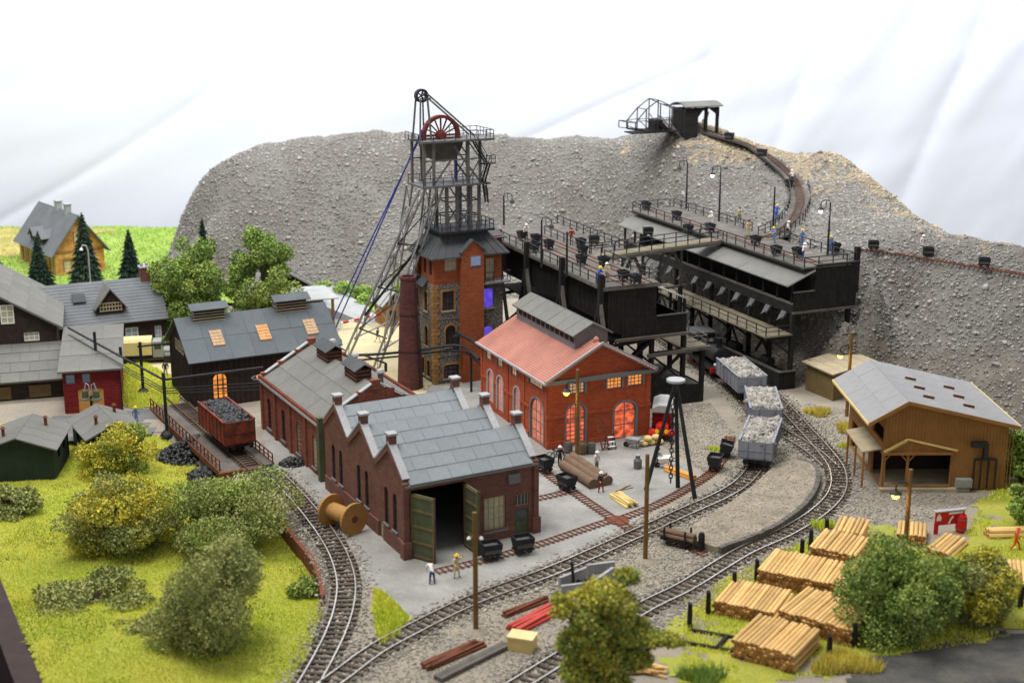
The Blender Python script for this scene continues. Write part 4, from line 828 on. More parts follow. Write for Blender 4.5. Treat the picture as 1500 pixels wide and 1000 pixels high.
mb = MB(); mb.box(-1.0, 6.9, .1, 4.3, 21.5, 21.72); o = mb.build('platform', 'steel', t); railing(o, [(-.9, .2, 21.72), (6.0, .2, 21.72)], .8, .03, 1.2); railing(o, [(-.9, 4.2, 21.72), (6.8, 4.2, 21.72)], .8, .03, 1.2)
mb = MB()
for x in (-.6, .5, cx1 - 1.4, cx1):
    for y in (.6, 3.8): mb.bar((x, y, 21.7), (x, y, 26.3), .26)
for y in (.6, 3.8):
    mb.bar((.5, y, 21.8), (2.6, y, 24.4), .16); mb.bar((cx1, y, 21.8), (2.8, y, 25.8), .16); mb.bar((-.6, y, 24.3), (cx1, y, 24.3), .14); mb.bar((cx1 - 1.4, y, 22), (cx1, y, 24.3), .12); mb.bar((cx1, y, 24.3), (cx1 - 1.4, y, 26.2), .12)
mb.build('upper_tower', 'steel', t)
mb = MB(); mb.box(-.9, 7.0, .2, 1.6, 26.2, 26.4); mb.box(-.9, 7.0, 2.9, 4.2, 26.2, 26.4); mb.box(4.4, 7.4, .1, 4.3, 26.18, 26.42); o = mb.build('platform', 'steel', t)
railing(o, [(-.9, .25, 26.4), (4.2, .25, 26.4)], .7, .03, 1.2); railing(o, [(4.6, .15, 26.4), (7.3, .15, 26.4), (7.3, 4.25, 26.4), (4.0, 4.25, 26.4)], .9, .03, .9); railing(o, [(-1.3, 3.9, 26.4), (-1.3, .4, 26.4)], .8, .03, 1.0)
# winding wheel: rim, spokes, hub, and the half-round guard below
wc = Vector((2.1, 2.25, 26.75)); rw = 2.15; mb = MB(); n = 40
for k in range(n):
    a0, a1 = 2 * math.pi * k / n, 2 * math.pi * (k + 1) / n; q_ = []
    for y in (-.32, .32):
        for r_, a in ((rw, a0), (rw, a1), (rw - .34, a1), (rw - .34, a0)): q_.append(wc + Vector((r_ * math.cos(a), y, r_ * math.sin(a))))
    mb.hexa([q_[0], q_[1], q_[5], q_[4], q_[3], q_[2], q_[6], q_[7]])
wh = mb.build('winding_wheel', 'wheel_red', t)
for k in range(16):
    a = 2 * math.pi * k / 16; mb = MB(); mb.bar(wc + Vector((.3 * math.cos(a), 0, .3 * math.sin(a))), wc + Vector(((rw - .3) * math.cos(a), 0, (rw - .3) * math.sin(a))), .16, .13); mb.build('spoke', 'wheel_red', wh)
mb = MB(); mb.cyl(wc - Vector((0, .6, 0)), wc + Vector((0, .6, 0)), .42, n=14); mb.build('hub', 'wheel_red', wh)
mb = MB(); n = 16
poly = [(math.cos(math.pi + math.pi * k / n) * 2.35, math.sin(math.pi + math.pi * k / n) * 2.35) for k in range(n + 1)]
mb.prism(poly, lambda a, b, q: (wc.x + a, wc.y + q, 26.3 + b * .98), -.62, .62); mb.build('wheel_guard', 'timber_grey', t)
# crane beam with pulley above the wheel
mb = MB(); top = Vector((-.1, 2.2, 31.0))
for x, y in ((-.75, 1.2), (.55, 1.2), (-.75, 3.2), (.55, 3.2)): mb.bar((x, y, 26.3), (x * .6, y * .6 + .9, 30.8), .16)
for y in (1.5, 2.9): mb.bar((.3, y, 31.2), (5.7, y, 26.6), .16)
mb.bar((.6, 1.6, 30.8), (1.3, 2.8, 30.3), .1)
mb.build('jib', 'steel', t)
mb = MB()
for k in range(20):
    a0, a1 = 2 * math.pi * k / 20, 2 * math.pi * (k + 1) / 20; q_ = []
    for y in (-.3, .3):
        for r_, a in ((.72, a0), (.72, a1), (.5, a1), (.5, a0)): q_.append(top + Vector((r_ * math.cos(a), y, r_ * math.sin(a))))
    mb.hexa([q_[0], q_[1], q_[5], q_[4], q_[3], q_[2], q_[6], q_[7]])
for k in range(5):
    a = 2 * math.pi * k / 5; mb.bar(top, top + Vector((.55 * math.cos(a), 0, .55 * math.sin(a))), .12)
mb.build('pulley', 'iron', t)
# stairs on the right
def stair(par, a, b, wdt=.7, n=9):
    a, b = Vector(a), Vector(b); mb = MB(); s = Vector((0, wdt / 2, 0))
    for q_ in (-s, s): mb.bar(a + q_, b + q_, .1, .16); mb.bar(a + q_ + Vector((0, 0, .8)), b + q_ + Vector((0, 0, .8)), .06)
    for k in range(n): p = a + (b - a) * ((k + .5) / n); mb.bar(p - s, p + s, .2, .05)
    mb.build('stair', 'iron', par)
stair(t, (4.9, .0, 26.2), (6.3, .0, 23.9)); stair(t, (6.7, .1, 23.8), (6.0, .1, 21.7)); stair(t, (6.1, .0, 21.5), (6.4, .0, 19.6), n=8)
mb = MB(); mb.box(5.8, 7.4, -.2, .9, 23.7, 23.82); o = mb.build('landing', 'iron', t); railing(o, [(6.3, -.15, 23.82), (7.35, -.15, 23.82), (7.35, .85, 23.82)], .8, .03, .8)
# back stays: two lattice legs leaning out to the left
iv = t.matrix_basis.inverted()
def loc(v): return iv @ v
t.matrix_basis  # frame of the pit head
inv = (Matrix.Translation(G(637, 564)) @ Matrix.Rotation(R(27), 4, 'Z')).inverted()
for tops, feet in ((((-.9, .4, 21.5), (-.9, 3.9, 21.5)), (G(505, 527), G(566, 500))), (((1.2, .5, 21.5), (1.2, 3.8, 21.5)), (G(548, 548), G(600, 518)))):
    mb = MB(); tl = [Vector(p) for p in tops]; ft = [inv @ p for p in feet]
    for a, b in zip(tl, ft):
        for s in (-.35, .35): mb.bar(a + Vector((s, 0, 0)), b + Vector((s, 0, 0)), .2)
        for k in range(9): mb.bar(a + (b - a) * (k / 9) + Vector((-.35, 0, 0)), a + (b - a) * ((k + 1) / 9) + Vector((.35, 0, 0)), .07)
    for k in (.12, .36, .62, .86): mb.bar(tl[0].lerp(ft[0], k), tl[1].lerp(ft[1], k), .14)
    for k in (.12, .36, .62): mb.bar(tl[0].lerp(ft[0], k), tl[1].lerp(ft[1], k + .25), .11); mb.bar(tl[1].lerp(ft[1], k), tl[0].lerp(ft[0], k + .25), .11)
    mb.build('back_stay', 'steel_light', t)
mb = MB(); A1, A2 = inv @ G(505, 527), inv @ G(548, 548); T1_, T2_ = Vector((-.9, .4, 21.5)), Vector((1.2, .5, 21.5))
for k in (.3, .55, .8): mb.bar(T1_.lerp(A1, k), T2_.lerp(A2, k), .14); mb.bar(T1_.lerp(A1, k), T2_.lerp(A2, k - .22), .1)
mb.bar(T2_.lerp(A2, .3), T1_.lerp(A1, .72), .22); mb.build('stay_brace', 'iron', t)
# winding ropes
rp_ = MB(); e0 = inv @ G(478, 487, 2.5); e1 = inv @ G(490, 484, 2.5)
for e_, dy in ((e0, -.2), (e1, .2)): rp_.cyl(Vector((.05, 2.25 + dy, 27.4)), e_, .085, n=5)
for dy in (-.15, .15): rp_.cyl((3.9, 2.25 + dy, 26), (3.9, 2.25 + dy, 16.6), .05, n=5)
rp_.build('winding_rope', 'rope_blue', t)
# ---- brick chimney
ch = frame('chimney', 'tall tapering dark red brick chimney beside the pit head', 'chimney', 601, 568, 0)
mb = MB(); mb.lathe((0, 0, 0), [(1.38, 0), (1.34, 1), (.84, 12.0), (.9, 12.05), (.9, 12.35), (.7, 12.36), (.62, 11.2)], 24); mb.build('shaft', 'brick_stack', ch, smooth=False)
mb = MB()
for k in range(24): mb.bar((1.05 - k * .018, -.85 + k * .0, .5 + k * .48), (1.35 - k * .02, -.65, .5 + k * .48), .05)
mb.bar((1.2, -.95, .3), (.78, -.7, 11.8), .05); mb.bar((1.42, -.7, .3), (1.0, -.45, 11.8), .05); mb.build('rungs', 'iron', ch)
for z in (4.2, 8.2):
    r_ = 1.36 - (z / 12) * .5; mb = MB(); mb.lathe((0, 0, z), [(r_, 0), (r_ + .04, .0), (r_ + .03, .12), (r_ - .02, .12)], 24); mb.build('band', 'iron', ch)
# ---- dark shed with skylights
t = frame('boiler_shed', 'dark timber shed with blue grey felt roof, three skylights and two ridge vents', 'shed', 285.5, 600, 27)
W, L, HE, PK = 15.6, 9.4, 5.4, 8.6; F_, B_, L_, R_ = (Face(t, k, W, L) for k in 'FBLR')
fo = [(2.0, 3.6, .8, 3.6, .8), (7.6, 9.2, .8, 3.6, .8), (13, 14.6, .8, 3.6, .8)]; lo = [(3.2, 4.0, 5.0, 6.2), (4.4, 5.2, 5.0, 6.2), (5.6, 6.4, 5.0, 6.2)]
F_.wall(.2, W - .2, 0, HE, 'timber_dark', fo, .2); L_.wall(0, L, 0, 4.9, 'timber_dark', (), .2); R_.wall(0, L, 0, HE, 'timber_dark', (), .2); B_.wall(.2, W - .2, 0, HE, 'timber_dark', (), .2)
for i, o in enumerate(fo): F_.window(o, 3, 4, 'timber_dark', 'glow_orange', .09)
L_.gable([(0, 4.9), (L, 4.9), (L, HE), (L / 2, PK - .15), (0, HE)], 'timber_dark', .2); R_.gable([(0, HE), (L, HE), (L / 2, PK - .15)], 'timber_dark', .2)
for o in lo: L_.window(o, 2, 2, 'plank_pale', 'glass_dark', .07, dep=-.08)
mb = MB()
for k in range(27): F_.blk(mb, .2 + k * .58, .27 + k * .58, -.05, 0, 0, HE)
for k in range(17): L_.blk(mb, .1 + k * .56, .17 + k * .56, -.05, 0, 0, min(HE, 5) + (.0))
tag(mb.build('batten', 'timber_black', t), kind='stuff')
sl = (PK - HE) / (L / 2)
r1 = roof_plane(t, (-.5, -.6, HE - .6 * sl + .1), (W + .5, -.6, HE - .6 * sl + .1), (-.5, L / 2, PK + .1), 'felt_blue', .14, 7, 2, 'felt_blue', stag=0, lift=.04, gap=.04)
roof_plane(t, (W + .5, L + .6, HE - .6 * sl + .1), (-.5, L + .6, HE - .6 * sl + .1), (W + .5, L / 2 + .01, PK + .1), 'felt_blue', .14)
n = Vector((0, -sl, 1)).normalized(); ev = Vector((0, 1, sl)).normalized()
for i, u in enumerate((2.6, 7.6, 12.8)):
    p0 = Vector((u, 1.0, HE + 1.0 * sl + .14)); mb = MB()
    for a, b in ((0, 1.15),):
        q_ = [p0, p0 + Vector((1.2, 0, 0)), p0 + Vector((1.2, 0, 0)) + ev * 2.1, p0 + ev * 2.1]; mb.hexa([x - n * .05 for x in q_] + [x + n * .1 for x in q_])
    sk = mb.build('skylight', 'glow_pale' if i != 1 else 'glow_orange', t); mb = MB()
    for k in range(4): a = p0 + Vector((k * .4, 0, 0)) + n * .12; mb.bar(a, a + ev * 2.1, .07, .06)
    for k in range(6): a = p0 + ev * (k * .42) + n * .12; mb.bar(a, a + Vector((1.2, 0, 0)), .06, .05)
    mb.build('glazing_bar', 'plank_pale', sk)
for u in (1.4, 10.4): vent_box(t, u, u + 3.4, L / 2 - .8, L / 2 + .8, PK - .5, PK + 1.0, 'plank_pale', 'felt_blue', 'u', .35, rise=.45)
# ---- far dark shed behind the trees
t = frame('timber_barn', 'dark gabled barn end showing behind the green trees', 'barn', 474, 462, 27); W, L = 9, 9; F_, B_, L_, R_ = (Face(t, k, W, L) for k in 'FBLR')
t.location -= Vector((math.cos(R(27)), math.sin(R(27)), 0)) * 9
for Fc in (F_, B_): Fc.wall(0, W, 0, 3.2, 'timber_dark', (), .2); Fc.gable([(0, 3.2), (W, 3.2), (W / 2, 6)], 'timber_dark', .2)
L_.wall(.2, L - .2, 0, 3.2, 'timber_dark', (), .2); R_.wall(.2, L - .2, 0, 3.2, 'timber_dark', (), .2)
for s in (0, 1): roof_plane(t, (-.5 if s == 0 else W + .5, L + .4 if s == 0 else -.4, 3.0), (-.5 if s == 0 else W + .5, -.4 if s == 0 else L + .4, 3.0), (W / 2 + .01 * s, L + .4 if s == 0 else -.4, 6.15), 'roof_pale', .14, 4, 2, 'felt')
# ---- long timber building with dormer
t = frame('long_house', 'long dark timber building with grey tiled roof, dormer and white windows', 'house', 240, 512, 25); W, L, HE, PK = 19, 9, 4.2, 8.0
t.location -= Vector((math.cos(R(25)), math.sin(R(25)), 0)) * (W - .3); F_, B_, L_, R_ = (Face(t, k, W, L) for k in 'FBLR')
fo = [(9.6, 11.2, 1.0, 3.0), (14.4, 15.9, 1.0, 3.1), (17.8, 18.6, 1.2, 3.0)]
F_.wall(.2, W - .2, 0, HE, 'timber_dark', fo, .2); B_.wall(.2, W - .2, 0, HE, 'timber_dark', (), .2); L_.wall(0, L, 0, HE, 'timber_dark', (), .2); R_.wall(0, L, 0, HE, 'timber_dark', (), .2)
F_.window(fo[0], 2, 2, 'timber_olive', 'glass_dark', .12); F_.window(fo[1], 2, 3, 'white', 'glass_blue', .13); F_.window(fo[2], 2, 3, 'white', 'glass_blue', .12)
for Fc in (L_, R_): Fc.gable([(0, HE), (L, HE), (L / 2, PK - .1)], 'timber_dark', .2)
roof_plane(t, (-.4, -.6, HE - .3), (W + .4, -.6, HE - .3), (-.4, L / 2, PK), 'tile_grey', .14, rows=14, rm='tile_grey'); roof_plane(t, (W + .4, L + .6, HE - .3), (-.4, L + .6, HE - .3), (W + .4, L / 2 + .01, PK), 'tile_grey', .14)
dm = MB(); dm.prism([(-1.5, 0), (1.5, 0), (1.5, .7), (0, 2.5), (-1.5, .7)], lambda a, b, q: (13 + a, q, 5.2 + b), .4, 4.0); dm = dm.build('dormer', 'timber_dark', t)
for s in (-1, 1): roof_plane(dm, (13 + s * 1.9, .05 if s > 0 else 4.2, 5.5), (13 + s * 1.9, 4.2 if s > 0 else .05, 5.5), (13 + s * .01, .05 if s > 0 else 4.2, 7.95), 'felt', .1, name='dormer_roof')
mb = MB()
for k in range(8): mb.box(11.75 + k * .34, 11.85 + k * .34, .3, .42, 5.25, 6.2)
for z in (5.25, 5.7, 6.15): mb.box(11.7, 14.3, .28, .4, z, z + .1)
mb.split('lattice', 'plank_pale', dm)
mb = MB(); mb.box(17.3, 18.4, L / 2 - .6, L / 2 + .6, 6.8, 9.2); o = mb.build('stack', 'brick_dark', t); mb = MB(); mb.box(17.2, 18.5, L / 2 - .7, L / 2 + .7, 9.2, 9.35)
for x in (17.4, 18.0): mb.box(x, x + .3, L / 2 - .2, L / 2 + .1, 9.35, 9.7)
mb.build('stack_cap', 'steel_light', o)
for u in (4.5, 9.0): mb = MB(); mb.hexa([(u, 1.9, 6.15), (u + 1.5, 1.9, 6.15), (u + 1.5, 2.9, 6.98), (u, 2.9, 6.98), (u, 1.85, 6.3), (u + 1.5, 1.85, 6.3), (u + 1.5, 2.85, 7.13), (u, 2.85, 7.13)]); mb.build('roof_hatch', 'felt_dark', t)
# ---- big dark gabled house at the left edge
t = frame('gabled_house', 'large dark brown gabled house with grey roof at the left edge', 'house', 89, 560, 16, -.2); W, L, HE, PK = 13, 15, 6.6, 10.6
t.location -= Vector((math.cos(R(16)), math.sin(R(16)), 0)) * W; F_, B_, L_, R_ = (Face(t, k, W, L) for k in 'FBLR')
fo = [(7.4, 8.8, 7.0, 9.1), (9.6, 11.2, 4.9, 5.9)]
F_.wall(.2, W - .2, 0, HE, 'timber_dark', [fo[1]], .2); B_.wall(.2, W - .2, 0, HE, 'timber_dark', (), .2); L_.wall(0, L, 0, HE, 'timber_dark', (), .2); R_.wall(0, L, 0, HE, 'timber_dark', (), .2)
F_.gable([(0, HE), (W, HE), (W / 2, PK)], 'timber_dark', .2); B_.gable([(0, HE), (W, HE), (W / 2, PK)], 'timber_dark', .2)
F_.window(fo[0], 2, 3, 'white', 'glass_pale', .13, dep=-.07); F_.window(fo[1], 3, 2, 'white', 'glass_pale', .12)
for s in (0, 1): roof_plane(t, (-.7 if s == 0 else W + .7, L + .4 if s == 0 else -.5, HE - .3), (-.7 if s == 0 else W + .7, -.5 if s == 0 else L + .4, HE - .3), (W / 2 + .01 * s, L + .4 if s == 0 else -.5, PK + .15), 'felt', .16, 6, 4, 'felt', lift=.05)
mb = MB(); mb.box(W / 2 - .6, W / 2 + .4, 4, 5, PK - .3, PK + 1.2); mb.build('stack', 'brick_dark', t)
l2 = MB(); l2.box(.3, W + 1.5, -6.2, -.05, 0, 2.3); l2 = l2.build('lean_to', 'timber_dark', t)
roof_plane(l2, (-.4, -7.0, 2.35), (W + 2.0, -7.0, 2.35), (-.4, .0, 4.7), 'felt', .16, 8, 4, 'felt', lift=.07, gap=.05, name='lean_to_roof')
mb = MB()
for u in (6.0, 10.0): mb.box(u, u + 2.2, -6.28, -6.2, .4, 1.7)
mb.split('shutter', 'timber_olive', l2)
mb = MB(); mb.box(W + 1.6, W + 3.8, -5.2, -3.0, 0, 2.4); lb = mb.build('porch', 'door_grey', t); roof_plane(lb, (W + 1.5, -5.5, 2.35), (W + 4.0, -5.5, 2.35), (W + 1.5, -2.9, 2.7), 'roof_pale', .1, name='porch_roof')
mb = MB(); mb.box(W + 2.1, W + 3.4, -5.26, -5.2, 1.0, 2.0); wn = mb.build('window', 'white', lb); mb = MB()
for k in range(3):
    for j in range(2): mb.box(W + 2.18 + k * .42, W + 2.52 + k * .42, -5.28, -5.262, 1.08 + j * .46, 1.46 + j * .46)
mb.build('pane', 'glass_dark', wn)
# ---- red brick garage with yellow door
t = frame('garage', 'small crimson brick garage with ochre door numbered 28 and grey felt roof', 'garage', 179, 603, 14, -.2); W, L = 5.6, 13.5
t.location -= Vector((math.cos(R(14)), math.sin(R(14)), 0)) * W; F_, B_, L_, R_ = (Face(t, k, W, L) for k in 'FBLR')
do = (1.4, 3.9, 0, 2.7); wo = [(.3, 1.2, 3.3, 4.3), (1.9, 2.7, 3.3, 4.3)]
F_.wall(.2, W - .2, 0, 4.7, 'brick_crimson', [do] + wo, .25); L_.wall(0, L, 0, 4.7, 'brick_crimson', (), .25); R_.wall(0, L, 0, 4.7, 'brick_crimson', (), .25); B_.wall(.2, W - .2, 0, 4.7, 'brick_crimson', (), .25)
mb = MB(); F_.blk(mb, 1.4, 3.9, .12, .2, 0, 2.7); dr = mb.build('door', 'orange_plank', t); mb = MB()
for a, b, c_, d_ in ((1.4, 1.55, 0, 2.7), (3.75, 3.9, 0, 2.7), (1.4, 3.9, 2.55, 2.7), (2.6, 2.7, 0, 2.55)): F_.blk(mb, a, b, .07, .12, c_, d_)
mb.split('door_frame', 'orange_plank', dr)
tx = bpy.data.curves.new('number', 'FONT'); tx.body = '28'; tx.size = .8; tx.extrude = .02; tx.materials.append(M['black']); to = bpy.data.objects.new('door_number', tx); COL.objects.link(to); bpy.context.view_layer.update(); tm = bpy.data.meshes.new_from_object(to.evaluated_get(bpy.context.evaluated_depsgraph_get())); bpy.data.objects.remove(to); to = bpy.data.objects.new('door_number', tm); COL.objects.link(to); to.parent = dr; to.location = (2.62, .05, 1.4); to.rotation_euler = (R(90), 0, 0)
for o in wo: F_.window(o, 2, 2, 'grey_paint', 'glass_blue', .08)
roof_plane(t, (-.4, -.5, 4.75), (W + .4, -.5, 4.75), (-.4, L, 6.0), 'felt', .14, 3, 3, 'felt', lift=.04)
mb = MB(); mb.bar((W + .05, -.05, 0), (W + .05, -.05, 4.7), .15); mb.build('downpipe', 'iron', t)
# ---- orange brick house far left
t = frame('brick_villa', 'orange brick house with grey roof, two dormers and chimneys beyond the firs', 'house', 83, 408, 38); W, L, HE, PK = 7.4, 14.5, 4.2, 8.9
F_, B_, L_, R_ = (Face(t, k, W, L) for k in 'FBLR'); fo = [(1.3, 2.4, .8, 2.6), (4.6, 5.7, .8, 2.6)]; lo = [(1.0, 2.2, .8, 2.8), (4, 5.2, .8, 2.8), (7, 8.2, .8, 2.8), (9.8, 11, .8, 2.8), (12, 13.2, .8, 2.8)]
F_.wall(.3, W - .3, -.5, HE, 'brick_orange', fo); L_.wall(0, L, -.5, HE, 'brick_orange', lo); R_.wall(0, L, -.5, HE, 'brick_orange'); B_.wall(.3, W - .3, -.5, HE, 'brick_orange')
F_.gable([(0, HE), (W, HE), (W / 2, PK - .3)], 'brick_orange'); B_.gable([(0, HE), (W, HE), (W / 2, PK - .3)], 'brick_orange')
for o in fo: F_.window(o, 2, 3, 'cream', 'glass_pale', .1, surround='quoin')
F_.window((3.1, 4.3, 4.7, 6.3), 2, 3, 'cream', 'glass_pale', .1, dep=-.08, surround='quoin')
for o in lo: L_.window(o, 2, 3, 'cream', 'glass_pale', .1, surround='quoin')
mb = MB(); F_.blk(mb, -.1, W + .1, -.1, 0, 3.6, 3.85); L_.blk(mb, -.1, L + .1, -.1, 0, 3.6, 3.85); mb.split('string_course', 'quoin', t)
sl = (PK - HE) / (W / 2)
for A, B, C_ in (((-.8, L + .6, HE - .8 * sl + .1), (-.8, -.7, HE - .8 * sl + .1), (W / 2, L + .6, PK + .1)), ((W + .8, -.7, HE - .8 * sl + .1), (W + .8, L + .6, HE - .8 * sl + .1), (W / 2 + .01, -.7, PK + .1))): roof_plane(t, A, B, C_, 'tile_grey', .16)
for v in (4.8, 8.0):
    dm = MB(); dm.prism([(v - .9, 0), (v + .9, 0), (v + .9, .9), (v, 1.7), (v - .9, .9)], lambda a, b, q: (q, a, 4.6 + b), -.2, 2.4); dm = dm.build('dormer', 'timber_dark', t)
    for s in (-1, 1): roof_plane(dm, (-.5 if s < 0 else 2.6, v + s * 1.2, 5.25), (2.6 if s < 0 else -.5, v + s * 1.2, 5.25), (-.5 if s < 0 else 2.6, v + s * .01, 6.45), 'tile_grey', .08, name='dormer_roof')
for v in (3.4, 7.0): mb = MB(); mb.box(W / 2 - .4, W / 2 + .4, v - .5, v + .5, PK - .4, PK + 1.1); mb.box(W / 2 - .5, W / 2 + .5, v - .6, v + .6, PK + 1.1, PK + 1.25); mb.build('stack', 'roof_pale', t)
# ---- green sheds
def green_shed(label, px, py, a, W, L, HE, PK):
    t = frame('green_shed', label, 'shed', px, py, a, -1.2, 'green sheds on the lawn'); F_, B_, L_, R_ = (Face(t, k, W, L) for k in 'FBLR')
    for Fc in (F_, B_): Fc.wall(0, W, 0, HE, 'green_shed', (), .15); Fc.gable([(0, HE), (W, HE), (W / 2, PK - .1)], 'green_shed', .15)
    for Fc in (L_, R_): Fc.wall(.15, L - .15, 0, HE, 'green_shed', [(L * .25, L * .4, HE * .45, HE * .85), (L * .6, L * .75, HE * .45, HE * .85)], .15)
    for o in ((L * .25, L * .4, HE * .45, HE * .85), (L * .6, L * .75, HE * .45, HE * .85)): L_.window(o, 2, 2, 'timber_dark', 'glass_dark', .07)
    for s in (0, 1): roof_plane(t, (-.4 if s == 0 else W + .4, L + .4 if s == 0 else -.4, HE - .15), (-.4 if s == 0 else W + .4, -.4 if s == 0 else L + .4, HE - .15), (W / 2 + .01 * s, L + .4 if s == 0 else -.4, PK), 'felt', .1, 4, 1, 'felt', stag=0, lift=.03)
    for v, s in ((L * .3, -.25), (L * .75, .25)):
        x = W / 2 + s * W; z = PK - .25 * 2 * (PK - HE); mb = MB(); mb.cyl((x, v, z - .2), (x, v, z + .7), .15, n=8); mb.cyl((x, v, z + .75), (x, v, z + .95), .26, .1, n=8); mb.build('flue', 'rust', t)
    return t
c1 = green_shed('dark green shed with pale grey roof at the left edge of the lawn', 82, 702, 6, 6.4, 6.6, 3.1, 4.2); c1.location -= Vector((math.cos(R(6)), math.sin(R(6)), 0)) * 6.4
c2 = green_shed('dark green shed half hidden behind the yellow bush', 133, 684, 30, 5.0, 6.4, 2.9, 4.0)
# ---- wooden goods shed on the right
t = frame('goods_shed', 'tan boarded goods shed with open porch and pale grey roof', 'shed', 1290, 718, 1); W, L = 10.8, 12.0; F_, B_, L_, R_ = (Face(t, k, W, L) for k in 'FBLR')
pr_ = 3.4; HL, HR, RU, PKZ = 7.45, 6.35, 1.7, 8.35
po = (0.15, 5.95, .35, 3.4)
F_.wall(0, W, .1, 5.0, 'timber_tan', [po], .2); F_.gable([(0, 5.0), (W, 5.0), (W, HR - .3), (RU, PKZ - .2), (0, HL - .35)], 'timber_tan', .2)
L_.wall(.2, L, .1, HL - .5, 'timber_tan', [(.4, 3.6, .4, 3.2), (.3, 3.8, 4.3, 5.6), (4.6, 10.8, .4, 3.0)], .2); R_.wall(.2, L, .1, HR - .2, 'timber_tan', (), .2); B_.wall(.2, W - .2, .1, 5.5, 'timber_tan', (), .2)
mb = MB()
for k in range(40):
    u = .05 + k * .286; z0 = 3.4 if u < 5.9 else .1; z1 = (HL - .4 + (PKZ - HL + .2) * u / RU) if u < RU else PKZ - .25 - (PKZ - HR + .25) * (u - RU) / (W - RU); F_.blk(mb, u, u + .06, -.04, 0, z0, z1 - .1)
tag(mb.build('batten', 'timber_tan', t), kind='stuff')
mb = MB(); mb.box(-.2, W - 3.2, -.6, .0, 0, .32); mb.box(0, W, .2, L, 0, .3); mb.build('floor_slab', 'plank_pale', t)
mb = MB()
for u in (.05, 2.1): mb.bar((u + .1, .1, .3), (u + .1, .1, 3.5), .2)
for s in (-1, 1): mb.bar((2.2, .1, 2.6), (2.2 + s * .7, .1, 3.35), .13)
mb.bar((.7, .1, 3.35), (.15, .1, 2.7), .13); mb.bar((0, -.1, 3.42), (6.05, -.1, 3.42), .22); mb.bar((2.2, -.1, .45), (6, -.1, .45), .14); mb.split('porch_post', 'timber_tan', t)
mb = MB(); mb.bar((.0, -.16, 3.62), (2.0, -.16, 4.75), .14, .16); mb.bar((2.0, -.16, 4.75), (6.4, -.16, 3.7), .14, .16)
for k in range(12): a = k / 12; mb.box(.1 + 1.9 * a, .2 + 1.9 * a, -.2, -.05, 3.45 + 1.1 * a, 3.62 + 1.1 * a)
mb.build('gable_trim', 'yellow_plank', t)
mb = MB(); mb.hexa([(-1.7, .5, 3.3), (0, .5, 3.6), (0, 6.5, 3.6), (-1.7, 6.5, 3.3), (-1.7, .5, 3.42), (0, .5, 3.72), (0, 6.5, 3.72), (-1.7, 6.5, 3.42)]); cp = mb.build('side_canopy', 'plank_pale', t)
mb = MB()
for v in (.7, 3.4, 6.2): mb.bar((-1.5, v, 0), (-1.5, v, 3.35), .16)
mb.split('canopy_post', 'timber_tan', cp)
lz_, rz_ = HL - .55, HR - .3
MB().box(.3, W - .3, 4.6, 4.75, .3, 5.6).build('interior_shade_panel', 'timber_dark', t)  # added dark panel, stands in for deep shade inside the open shed
rl = roof_plane(t, (-1.6, L + .5, lz_ - .5), (-1.6, -.7, lz_ - .5), (RU, L + .5, PKZ), 'roof_lav', .14, 5, 2, 'roof_lav', stag=0, lift=.02, gap=.02)
rr = roof_plane(t, (W + .7, -.7, rz_), (W + .7, L + .5, rz_), (RU + .01, -.7, PKZ), 'roof_lav', .14, 5, 3, 'roof_lav', stag=0, lift=.02, gap=.02)
mb = MB(); mb.bar((-1.65, -.72, lz_ - .6), (-1.65, L + .5, lz_ - .6), .12, .22); mb.bar((W + .72, -.72, rz_ - .08), (W + .72, L + .5, rz_ - .08), .12, .22); mb.split('eaves_board', 'yellow_plank', t)
mb = MB(); mb.bar((-1.6, -.74, lz_ - .62), (RU, -.74, PKZ - .14), .1, .3); mb.bar((RU, -.74, PKZ - .14), (W + .7, -.74, rz_ - .14), .1, .3); mb.split('verge_board', 'timber_tan', t)
ds = Vector((W + .7 - RU, 0, rz_ - PKZ)).normalized(); dn_ = Vector((-ds.z, 0, ds.x))
for j, v in enumerate((2.2, 5.0, 7.8)):
    for s in (2.6, 6.3):
        p = Vector((RU, v, PKZ)) + ds * (s - (0)) + dn_ * .12; mb = MB(); mb.box(-.48, .48, -.1, .16, -.1, .06); mb.box(-.5, .5, -.18, -.1, -.1, .12, 1); o = mb.build('roof_vent', ['roof_lav', 'rust'], t); o.location = p; o.rotation_euler.y = math.atan2(-ds.z, ds.x)
mb = MB(); mb.bar((7.55, -.3, 4.3), (8.9, -.3, 4.3), .3, .5); mb.bar((8.8, -.3, 4.4), (8.8, -.3, 3.1), .34, .4); mb.bar((7.9, -.25, 2.9), (9.9, -.25, 2.9), .16, .16)
for u in (7.95, 8.55, 9.2, 9.85): mb.cyl((u, -.25, .15), (u, -.25, 2.9), .08, n=6)
mb.hexa([(8.55, -.45, 2.9), (9.05, -.45, 2.9), (9.05, -.1, 2.9), (8.55, -.1, 2.9), (8.62, -.42, 3.2), (8.98, -.42, 3.2), (8.98, -.12, 3.2), (8.62, -.12, 3.2)]); mb.build('pipework', 'iron', t)
mb = MB(); mb.box(6.4, 7.75, -.75, -.1, .45, 1.2)
for k in range(2): mb.box(6.55 + k * .6, 6.95 + k * .6, -.78, -.74, .6, 1.05)
mb.build('meter_box', 'grey_paint', t)
